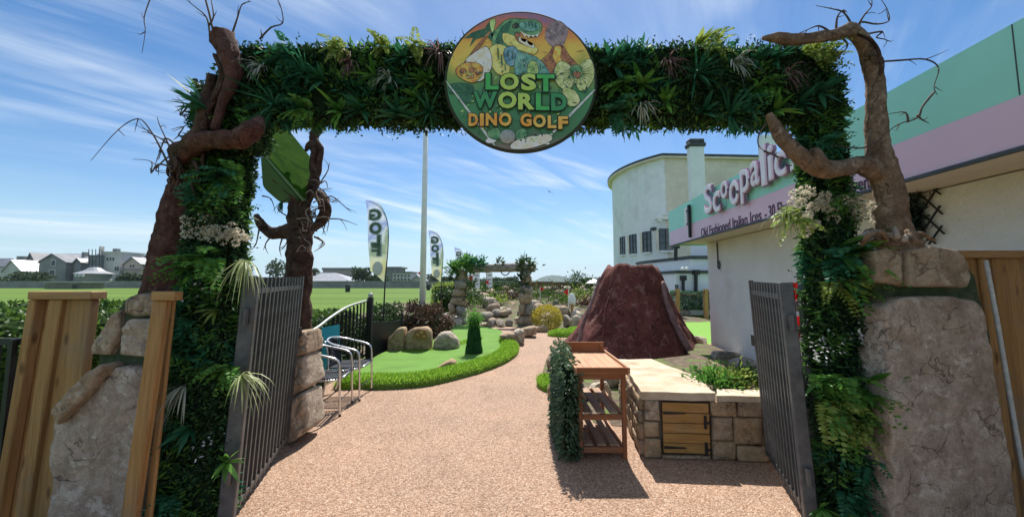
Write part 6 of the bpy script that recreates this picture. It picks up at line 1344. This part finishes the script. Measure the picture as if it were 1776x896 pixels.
# ------------------------------------------------------------------ rockery
def mound_z(x, y): return .95 * max(0, min(1, (y - 13.8) / 6.5)) * (1 if x < 6 else max(0, 1 - (x - 6) / 2)) * max(0, min(1, (x + 5.5) / 3))
mb = MB(); nx, ny = 36, 30
for j in range(ny + 1):
    for i in range(nx + 1):
        x = -6 + 14 * i / nx; y = 13.4 + 12 * j / ny; mb.v.append(V(x, y, mound_z(x, y) + mnoise.noise(V(x, y, 0) * .9) * .08 * (mound_z(x, y) > 0) + .0))
for j in range(ny):
    for i in range(nx): a = j * (nx + 1) + i; mb.f.append([a, a + 1, a + nx + 2, a + nx + 1]); mb.mi.append(0)
tag(mb.build('rockery_mound', M_SOIL, None, (0, 0, 0), smooth=True), kind='structure')
rr_ = random.Random(5); spots = []
for k in range(95):
    y = 13.6 + 9 * rr_.random() ** 1.3; u = rr_.uniform(770, 1045); spots.append((y, u, rr_.uniform(.28, .62) * (.8 + y / 40), rr_.uniform(.4, .75), rr_.random() * 3))
spots.sort(); ORD = ['leftmost'] + [w + ' from the left' for w in 'second third fourth fifth sixth seventh eighth ninth tenth eleventh twelfth thirteenth fourteenth fifteenth sixteenth seventeenth eighteenth nineteenth'.split()]
for ti, tier in enumerate(('lowest', 'second', 'third', 'fourth', 'topmost')):
    for j, (y, u, s, hh, rz) in enumerate(sorted(spots[ti * 19:(ti + 1) * 19], key=lambda q: q[1])):
        x = (u - CU) / F_PX * y; k = ti * 19 + j
        rock('rockery_stone', '%s weathered stone, %s in the %s tier of the rockery' % (('tan', 'pale', 'grey')[k % 3], ORD[j], tier), (x, y, mound_z(x, y) - .04), (s, s * .8, s * hh), k * 1.7, (M_SAND, M_SAND2, M_GREYROCK)[k % 3], rz, 'stones of the rockery', sub=2, box=.5, amp=.2)
for k, (u, v, w, h, m, lab) in enumerate(((792, 566, .5, .25, M_SAND2, 'pale low stone left of the grass marker'), (830, 567, .7, .18, M_SAND2, 'flat cream slab behind the grass marker'), (853, 566, .42, .26, M_GREYROCK, 'dark wedge stone right of the flat cream slab'), (868, 566, .45, .25, M_SAND2, 'grey-white rounded stone behind the putting green'), (882, 565, .32, .24, M_GREYROCK, 'mossy stone before the right arch pillar'), (905, 562, .5, .26, M_SAND, 'brown stone at the foot of the right arch pillar'),
                                          (872, 548, .75, .42, M_SAND2, 'big rounded pale boulder seen through the stone arch'), (838, 545, 1.1, .55, M_GREYROCK, 'large square grey-green rock seen through the stone arch'), (893, 545, .7, .6, M_SAND, 'pink boulder left of the right arch pillar'), (768, 560, .55, .42, M_GREYROCK, 'grey boulder left of the stone arch'), (1000, 570, .7, .45, M_SAND2, 'pale rock right of the golden bush'), (1018, 572, .6, .4, M_SAND, 'tan rock between the golden bush and the volcano'), (985, 566, .5, .4, M_GREYROCK, 'brown rock behind the golden bush'), (745, 566, .5, .3, M_SAND2, 'small pale rock behind the lichened boulder'), (940, 575, .5, .2, M_SAND, 'low stone at the foot of the golden bush'))):
    c = G(u, v); rock('boulder', lab, (c.x, c.y, 0), (w, w * .7, h), 90 + k, m, k * .7)
plants = sorted([(832, 540, 1), (850, 520, 0), (820, 528, 0), (870, 512, 1), (885, 520, 2), (840, 505, 1), (905, 515, 0), (945, 515, 1), (960, 510, 2), (978, 520, 0), (1010, 515, 1), (1030, 522, 0), (860, 535, 3), (925, 522, 1), (1000, 530, 3), (968, 535, 1), (790, 520, 0), (775, 535, 0), (760, 556, 3), (780, 552, 3), (1015, 540, 2), (890, 500, 0), (950, 498, 1)])
for k, (u, v, m) in enumerate(plants):
    Y = 14.2 + (565 - v) * .10; x = (u - CU) / F_PX * Y; c = V(x, Y, mound_z(x, Y)); n = 300; r_ = rng.normal(size=(n, 3)); s = (.22 + .12 * rr_.random()) * (1.1 if v > 515 else .75)
    t = thing('rockery_plant', '%s rockery plant, %s in the row by the volcano' % (('dark green', 'mid green', 'bronze red', 'yellow-green')[m], (ORD + ['fourth from the right', 'third from the right', 'second from the right', 'rightmost'])[k]), 'plant', c, 'plants of the rockery')
    o = (leaf_obj('leaves', np.array(c) + np.abs(r_) * np.array([0, 0, 1]) * s * .9 + r_ * np.array([s, s, 0]), r_ + np.array([0, 0, .9]), .16, .05, (M_HEDGED, M_HEDGE, M_REDLEAF, M_LIME)[m], rng, t)); o['kind'] = 'stuff'
# golf pins, banners and figure in the rockery
def pin(label, u, v0, v1, Y, side, w=11, h=10):
    a = P(u, v1, Y); b = P(u, v0, Y); t = thing('golf_pin', label, 'golf flag', (a.x, Y, a.z), 'golf pins on the course'); MB().tube([a, b], .014, 6).build('pole', M_WHITE, t)
    MB().prism([b, P(u + side * w, v0 + h * .55, Y), P(u, v0 + h, Y)], (0, .012, 0)).build('pennant', M_RED, t)
pin('red pennant on a thin pin just left of the white flagpole', 737, 464, 560, 15.5, -1, 13, 18)
pin('red pennant on a pin beside the left arch pillar, under the lintel', 820, 476, 520, 17, -1, 10, 12)
pin('red pennant on a pin seen through the middle of the stone arch', 848, 484, 520, 19, -1, 7, 10)
pin('red pennant on a pin right of the stone arch', 937, 496, 540, 18, 1, 8, 9)
pin('red pennant on a pin above the white figure', 986, 500, 550, 15, -1, 9, 12)
for k, (u0, u1, v0, v1, Y) in enumerate(((821, 832, 472, 500, 18.5), (844, 854, 472, 498, 20))):
    t = thing('white_banner', ('white hanging banner beside the left arch pillar', 'white narrow banner in the middle of the stone arch opening')[k], 'banner', P(u0, v1, Y)); a, b = P(u0, v0, Y), P(u1, v1, Y)
    MB().bbox((a.x, Y, b.z), (b.x, Y + .012, a.z)).build('cloth', M_FWH, t); MB().tube([V(a.x - .02, Y, mound_z(a.x, Y)), V(a.x - .02, Y, a.z + .05)], .015, 6).build('pole', M_BLACK, t)
    for j in range(3): MB().bbox((a.x + .05, Y - .004, a.z - .2 - .22 * j), (b.x - .05, Y - .001, a.z - .12 - .22 * j)).build('printed_band', mat('grey_print', (.35, .38, .38), rough=.7), t)
t = thing('white_figure', 'small white sack-shaped figure with a red pennant before the rockery', 'figure', P(992, 545, 14.5)); c = P(992, 527, 14.5)
MB().lathe(c, [(.0, 0), (.14, .02), (.16, .15), (.13, .3), (.07, .38), (.05, .42), (0, .44)], 12).build('body', M_FWH, t, smooth=True); MB().tube([V(c.x, c.y, mound_z(c.x, c.y)), c], .05, 8).build('stand', M_TIMBER, t)
# back fence of the course
ft = thing('brown_fence', 'long brown timber fence along the back of the course below the hills', 'fence', (6, 31, 0))
for k in range(10):
    x0 = P(905, 500, 31).x + k * 1.3; MB().bbox((x0, 31, 0), (x0 + 1.28, 31.04, 1.52 + .05 * (k % 2))).build('panel', wood('brown_fence_wood', (.13, .06, .035), (.22, .11, .065), 2, k=.6), ft); MB().bbox((x0 - .06, 30.94, 0), (x0 + .04, 31.0, 1.66)).build('post', M_TIMBER, ft)
hedge('far_hedge', 'dark hedge along the back of the course left of the brown fence', hx(P(770, 500, 30).x, P(905, 500, 30).x, 30, 31.2, 0, 1.35), 3200, .18, .1, M_HEDGED, 20)
for k, (u, v, s_, lab) in enumerate(((1001, 478, .9, 'dark conifer above the brown fence, left of the volcano'), (1022, 482, .6, 'small dark bush above the brown fence beside the volcano'))):
    t = thing('garden_tree', lab, 'tree', (P(u, 500, 29).x, 29, 0)); c = P(u, v + 10, 29); MB().tube([V(c.x, 29, 0), c], .06, 6).build('trunk', M_DARKBARK, t); n = 420; r_ = rng.normal(size=(n, 3)); o = leaf_obj('crown', np.array(c) + r_ * np.array([.35, .35, .35]) * s_, r_, .22, .1, M_HEDGED, rng, t); o['kind'] = 'stuff'
t = thing('parasol', 'small white parasol top beyond the volcano', 'parasol', (P(1030, 500, 27).x, 27, 0)); c = P(1030, 491, 27); MB().lathe(c, [(.62, 0), (.35, .2), (0, .36)], 8).build('canopy', M_WHITE, t); MB().tube([V(c.x, 27, 0), c], .03, 6).build('pole', M_WHITE, t)

# ------------------------------------------------------------------ far side of the field
M_FARW = mat('far_grey_stone', (.20, .20, .19), (.28, .28, .265), scale=.4, rough=.9); M_FWL = mat('far_pale_harling', (.46, .44, .40), (.56, .54, .50), scale=.3, rough=.9); M_FPK = mat('far_pink_harling', (.42, .33, .28), (.52, .43, .37), scale=.3, rough=.9)
M_RSL = mat('far_slate', (.12, .125, .14), (.18, .185, .20), scale=.5, rough=.5); M_RPALE = mat('far_pale_slate', (.30, .30, .31), (.40, .40, .41), scale=.5, rough=.35); M_SCAF = mat('scaffold_sheeting', (.16, .19, .21), (.24, .27, .29), scale=.5, rough=.8); M_FWIN = mat('far_window', (.03, .04, .05), rough=.2); M_FFR = mat('far_window_frame', (.6, .6, .58), rough=.6)
wl = MB(); wl.bbox((-230, 98, 0), (2, 98.5, 1.75)).bbox((-230, 97.9, 1.752), (2, 98.6, 1.9)); tag(wl.build('field_wall', M_FARW, None, (-100, 98, 0)), 'long low grey stone wall at the far side of the field', 'wall')
def win(t, u, v, w, h, Y, frame=True):
    c = P(u, v, Y); s = Y / 630; o = MB().box((c.x, Y - .12, c.z), (w * s, .1, h * s)).build('window', M_FWIN, t)
    if frame: MB().box((c.x, Y - .06, c.z), (w * s * 1.35, .1, h * s * 1.3)).build('frame', M_FFR, o)
def block(t, u0, u1, vt, Y, m, depth=8, vb=None, name='wall'):
    a, b = P(u0, vt, Y), P(u1, vt, Y); z0 = 0 if vb is None else P(u0, vb, Y).z; MB().bbox((a.x, Y, z0), (b.x, Y + depth, a.z)).build(name, m, t); return a, b
def gable(t, u0, u1, vb, vt, Y, m, mr, depth=9):       # gable end facing the field
    a, b, c = P(u0, vb, Y), P(u1, vb, Y), P((u0 + u1) / 2, vt, Y); MB().prism([V(a.x, Y, 0), V(b.x, Y, 0), V(b.x, Y, b.z), c, V(a.x, Y, a.z)], (0, depth, 0)).build('wall', m, t)
    for p, q_ in ((a, c), (b, c)):
        d = (p - c).normalized() * .5; MB().prism([V(p.x, Y - .4, p.z) + d, V(q_.x, Y - .4, q_.z), V(q_.x, Y - .4, q_.z + .35), V(p.x, Y - .4, p.z + .35) + d], (0, depth + .8, 0)).build('roof', mr, t)
def ridge(t, u0, u1, vb, vt, Y, mr, depth=9):           # roof slope facing the field
    a, b, c, d = P(u0, vb, Y - .3), P(u1, vb, Y - .3), P(u1, vt, Y + depth / 2), P(u0, vt, Y + depth / 2); MB().prism([a, b, c, d], (0, .1, .3)).build('roof', mr, t); MB().prism([d, c, V(c.x, Y + depth, a.z), V(d.x, Y + depth, a.z)], (0, .1, .3)).build('roof', mr, t)
def chim(t, u0, u1, v0, v1, Y, m=None): a, b = P(u0, v1, Y), P(u1, v0, Y); MB().bbox((a.x, Y, a.z), (b.x, Y + 1.2, b.z)).build('chimney', m or M_FARW, t)
def house(label, cat='house', u=0, Y=125): return thing('house', label, cat, P(u, 495, Y) * 1.0)
Y = 125
t = house('low grey house with a pale roof slope at the left edge of the photo', u=10); block(t, -40, 38, 462, Y, M_FWL); ridge(t, -42, 20, 463, 449, Y, M_RSL); gable(t, 5, 38, 470, 452, Y - 3, M_FWL, M_RPALE); chim(t, 28, 41, 444, 452, Y + 3)
t = house('dark gabled stone house with two white framed windows', u=90); gable(t, 38, 70, 470, 439, Y + 4, M_RSL, M_RSL); gable(t, 68, 115, 455, 441, Y, M_FARW, M_RSL); win(t, 93, 456, 6, 9, Y); win(t, 91, 472, 8, 8, Y)
block(t, 105, 152, 454, Y + 4, M_FPK); ridge(t, 105, 153, 454, 441, Y + 4, M_RPALE); win(t, 113, 462, 5, 6, Y + 4); win(t, 150, 463, 4, 7, Y + 4); chim(t, 141, 147, 437, 446, Y + 6); block(t, 129, 141, 454, Y + 1, M_FWL, 4, 464, 'dormer'); gable(t, 129, 141, 455, 449, Y + .9, M_RSL, M_RSL, 3)
t = house('low pavilion with a pale swept roof before the gabled house', u=138, Y=112); c = P(138, 474, 112); s = 112 / 630
MB().lathe(V(c.x, c.y + 4, 0), [(23 * s, c.z - .1), (26 * s, c.z), (14 * s, c.z + 5 * s), (7 * s, c.z + 11 * s), (0, c.z + 12 * s)], 16).build('roof', M_RPALE, t); MB().lathe(V(c.x, c.y + 4, 0), [(22 * s, 0), (22 * s, c.z)], 16).build('wall', M_FARW, t)
for u in (134, 140, 146): MB().box(P(u, 477, 111.6 - 0) + V(0, -.3, 0), (.5, .4, .9)).build('window', M_FFR, t)
t = house('white square tower house with scaffolding on its left side', u=185); block(t, 176, 210, 437, Y, M_FWL); block(t, 168, 178, 440, Y + 1, M_FWL); chim(t, 171, 175, 427, 440, Y + 1, M_FWL); chim(t, 195, 203, 431, 437, Y + 2, M_RSL); MB().bbox((P(175, 438, Y - .2).x, Y - .3, P(175, 438, Y).z), (P(211, 438, Y).x, Y + 8.3, P(175, 436, Y).z)).build('parapet', M_FWL, t)
for u in (187, 192, 197): win(t, u, 449, 2.2, 5, Y, False)
for u in (201, 205): win(t, u, 466, 2.4, 7, Y, False)
block(t, 154, 176, 442, Y - 1, M_SCAF, 3, None, 'scaffold_sheet')
for u in (154, 160, 166, 172, 177): MB().tube([V(P(u, 490, Y - 1.2).x, Y - 1.2, 0), P(u, 432, Y - 1.2)], .12, 5).build('scaffold_pole', M_GATE, t)
for v in (443, 454, 464, 475): MB().bar(P(150, v, Y - 1.3), P(178, v, Y - 1.3), .15, .2).build('scaffold_deck', M_GATE, t)
t = house('pinkish cream house with a dark roof right of the tower', u=235); block(t, 208, 262, 456, Y + 2, M_FPK); gable(t, 216, 244, 458, 447, Y, M_FPK, M_RSL); ridge(t, 206, 263, 457, 446, Y + 2, M_RSL); chim(t, 250, 254, 442, 450, Y + 6)
for u in (227, 232, 250): win(t, u, 461, 2.5, 4, Y, False)
MB().bar(P(209, 467, Y - .3), P(262, 467, Y - .3), .4, .5).build('string_course', M_FARW, t)
t = house('flat pale hut roof and low wall on the near side of the field', 'hut', 110, 85); block(t, 78, 140, 490, 85, mat('hut_boards', (.16, .15, .11), (.22, .21, .16), scale=1, rough=.9), 5); MB().bbox((P(76, 490, 84.6).x, 84.6, P(76, 490, 85).z), (P(143, 490, 84.6).x, 90.5, P(76, 490, 85).z + .25)).build('roof', M_RPALE, t)
# centre group
Y = 140
t = house('wide hall with a pale pyramid roof behind the vine tree', 'hall', 575); block(t, 530, 606, 487, Y, M_FWL, 14); a, b = P(528, 487, Y - .5), P(609, 487, Y - .5); pk = P(570, 473, Y + 7)
MB().add([a, b, V(b.x, Y + 14.5, a.z), V(a.x, Y + 14.5, a.z), pk + V(-3, 0, 0), pk + V(3, 0, 0)], [(0, 1, 5, 4), (1, 2, 5), (2, 3, 4, 5), (3, 0, 4)]).build('roof', M_RPALE, t); gable(t, 596, 610, 494, 487, Y - 3, M_FWL, M_RPALE, 4)
t = house('long grey-beige flat block behind the pyramid roofed hall', 'building', 588); block(t, 560, 618, 468, Y + 25, mat('far_beige', (.27, .24, .21), (.35, .32, .28), scale=.3, rough=.9)); MB().bbox((P(558, 468, 164.5).x, 164.5, P(558, 468, 165).z), (P(620, 468, 164.5).x, 174, P(558, 468, 165).z + 1)).build('roof', M_RSL, t); block(t, 548, 580, 472, Y + 22, M_FWL, 5)
for k in range(6): win(t, 586 + k * 5.5, 478, 2, 4, Y + 25, False)
t = house('grey block of flats right of the larger feather flag', 'building', 692); block(t, 668, 693, 465, Y + 6, M_FARW); MB().bbox((P(666, 465, 145).x, 145.2, P(666, 465, 146).z), (P(695, 465, 145).x, 154.5, P(666, 465, 146).z + .6)).build('roof', M_RSL, t); block(t, 681, 713, 473, Y, M_FWL); MB().bbox((P(680, 473, 139).x, 139.5, P(680, 473, 140).z), (P(714, 473, 139).x, 148.5, P(680, 473, 140).z + .5)).build('roof', M_RSL, t)
for i in range(5):
    for j in range(3): win(t, 685 + i * 6, 478 + j * 6.5, 2.4, 3, Y, False)
t = house('small gabled house between the flagpole and the second feather flag', u=735); gable(t, 712, 735, 488, 479, Y, M_FWL, M_RSL); gable(t, 748, 775, 490, 481, Y - 3, M_FWL, M_RPALE)
for u in (718, 724, 730): win(t, u, 489, 2.2, 3.2, Y, False)
M_FART = mat('far_tree_leaf', (.02, .045, .018), (.07, .115, .04), island=.8, scale=.5, rough=.8, transl=.2, lo=.1, hi=.9)
def far_tree(label, u, vt, vb, w, Y, n=520):
    s = Y / 630; a, b = P(u, vb, Y), P(u, vt, Y); z0 = max(0, a.z); t = thing('far_tree', label, 'tree', (a.x, Y, 0), 'trees beyond the field'); h = b.z - z0
    MB().tube([V(a.x, Y, 0), V(a.x, Y, z0 + h * .6)], [.35, .15], 6).build('trunk', M_DARKBARK, t); P3 = []
    r_ = random.Random(u * 7 + 1); lobes = [(r_.uniform(-.32, .32) * w * s, r_.uniform(-.2, .2) * w * s, z0 + h * r_.uniform(.3, .78), r_.uniform(.16, .26)) for _ in range(9)]
    for k in range(n): lx, ly, lz, lr = lobes[k % 9]; d = Vector(rng.normal(size=3)).normalized(); P3.append((a.x + lx + d.x * lr * w * s, Y + ly + d.y * lr * w * s, lz + d.z * lr * min(h, w * s) * .9))
    P3 = np.array(P3); o = leaf_obj('crown', P3, rng.normal(size=P3.shape), .9, .6, M_FART, rng, t); o['kind'] = 'stuff'
for a in (('rounded dark tree behind the left gate, left of the vine tree', 478, 446, 492, 46, 130), ('broad dark tree left of the larger feather flag', 630, 461, 495, 40, 128, 800), ('low dark bush tree under the larger feather flag', 655, 472, 496, 36, 126), ('dark tree just right of the flagpole', 752, 474, 495, 26, 135), ('tree behind the second feather flag', 780, 478, 495, 30, 135), ('wide low tree behind the stone arch, left part', 808, 478, 494, 40, 130), ('wide low tree in the middle of the stone arch opening', 850, 480, 494, 46, 150), ('low tree right of the arch opening', 885, 480, 494, 36, 150), ('dark shrubby tree before the pink house', 225, 474, 490, 36, 118), ('dark mound of trees before the low grey house', 30, 470, 496, 90, 112, 900), ('small tree right of the tower', 250, 478, 492, 26, 118), ('thin tree above the far hall', 545, 464, 480, 20, 168), ('tree beyond the grey-beige block', 525, 462, 482, 30, 175), ('tree above the far flats', 722, 476, 492, 20, 150)):
    far_tree(*a)
# field bins
for u, v, lab in ((603, 506, 'small black litter bin out on the field beyond the railing'), (129, 501, 'small black litter bin beyond the far left timber fence'), (743, 503, 'tiny dark post on the field right of the flagpole')):
    g = G(u, v, -.012); h = 1.15; t = thing('litter_bin', lab, 'bin', g); MB().lathe(g, [(0, 0), (.36, 0), (.40, h * .85), (.36, h), (0, h * 1.05)], 12).build('body', M_BLACK, t); MB().lathe(g, [(.42, h * .6), (.42, h * .7)], 12).build('band', M_GATE, t)
# hills
def hill(name, prof, Y, m, depth):
    mb = MB(); n = len(prof); pr, par = catmull([V(u, v, 0) for u, v in prof], 8)
    for r_, f in ((0, 0), (.35, .55), (.7, .88), (1, 1), (1.6, .5)):
        for k, p in enumerate(pr):
            z = max(0, P(p.x, p.y, Y).z) * f; yy = Y + depth * (r_ - 1); q_ = P(p.x, p.y, Y); mb.v.append(V(q_.x, yy + mnoise.noise(V(k * .3, r_, 0)) * depth * .1, z * (1 + .12 * mnoise.noise(V(k * .5, r_ * 3, 4))) - (6 if f == 0 else 0)))
    m_ = len(pr)
    for i in range(4):
        for k in range(m_ - 1): a = i * m_ + k; mb.f.append([a, a + 1, a + m_ + 1, a + m_]); mb.mi.append(0)
    tag(mb.build(name, m, None, (0, 0, 0), smooth=True), kind='structure')
M_HILL = mat('wooded_hill', (.025, .05, .03), (.06, .09, .05), scale=.02, rough=.95, spec=.05)
hill('hills', [(700, 489), (760, 487), (820, 487), (880, 487), (925, 486), (938, 481), (955, 477), (968, 478), (985, 481), (1010, 482), (1040, 480), (1080, 479), (1140, 481), (1220, 483), (1400, 480)], 3000, M_HILL, 700)
hill('near_woods', [(250, 489), (400, 487), (520, 485), (650, 487), (740, 485), (800, 486), (880, 487), (930, 488), (1040, 488), (1300, 487)], 420, mat('distant_wood', (.02, .04, .02), (.05, .075, .035), scale=.05, rough=.95, spec=.05, bump=1, bscale=.2, bdist=3), 60)
# gulls
def gull(label, u, v, Y, sp_, tilt):
    c = P(u, v, Y); t = thing('gull', label, 'bird', c); m = mat('gull_feathers', (.10, .10, .11), (.2, .2, .21), scale=5, rough=.8)
    Mz = Matrix.Rotation(tilt, 3, 'Y') @ Matrix.Rotation(.5, 3, 'Z')
    b = MB(); b.tube([V(-.0, -.22, 0), V(0, -.1, .02), V(0, .1, .02), V(0, .3, .0)], [.02, .06, .06, .015], 8, 3); b.v = [c + Mz @ (q_ * sp_) for q_ in b.v]; b.build('body', m, t, smooth=True)
    for s_ in (-1, 1):
        w = MB(); w.add([V(s_ * .04, -.08, .03), V(s_ * .04, .10, .03), V(s_ * .30, .06, .14), V(s_ * .28, -.08, .14), V(s_ * .62, .02, .04), V(s_ * .60, -.02, .04)], [(0, 1, 2, 3), (3, 2, 4, 5)]); w.v = [c + Mz @ (q_ * sp_) for q_ in w.v]; w.build('wing', m, t)
gull('dark gull gliding in the blue sky under the round sign', 953, 333, 45, .9, .5); gull('tiny distant gull low in the sky at the far left', 86, 386, 90, .9, .2)

# ------------------------------------------------------------------ air
hm = bpy.data.materials.new('haze_air'); hm.use_nodes = True; hn = hm.node_tree; hn.nodes.remove(hn.nodes['Principled BSDF'])
pv = hn.nodes.new('ShaderNodeVolumePrincipled'); pv.inputs['Color'].default_value = (.80, .90, 1, 1); pv.inputs['Density'].default_value = .00012; pv.inputs['Anisotropy'].default_value = .2
hn.links.new(pv.outputs[0], hn.nodes['Material Output'].inputs['Volume'])
hz_ = MB().bbox((-4300, -80, -1.1), (4300, 4300, 75)).build('haze', hm); tag(hz_, kind='stuff')
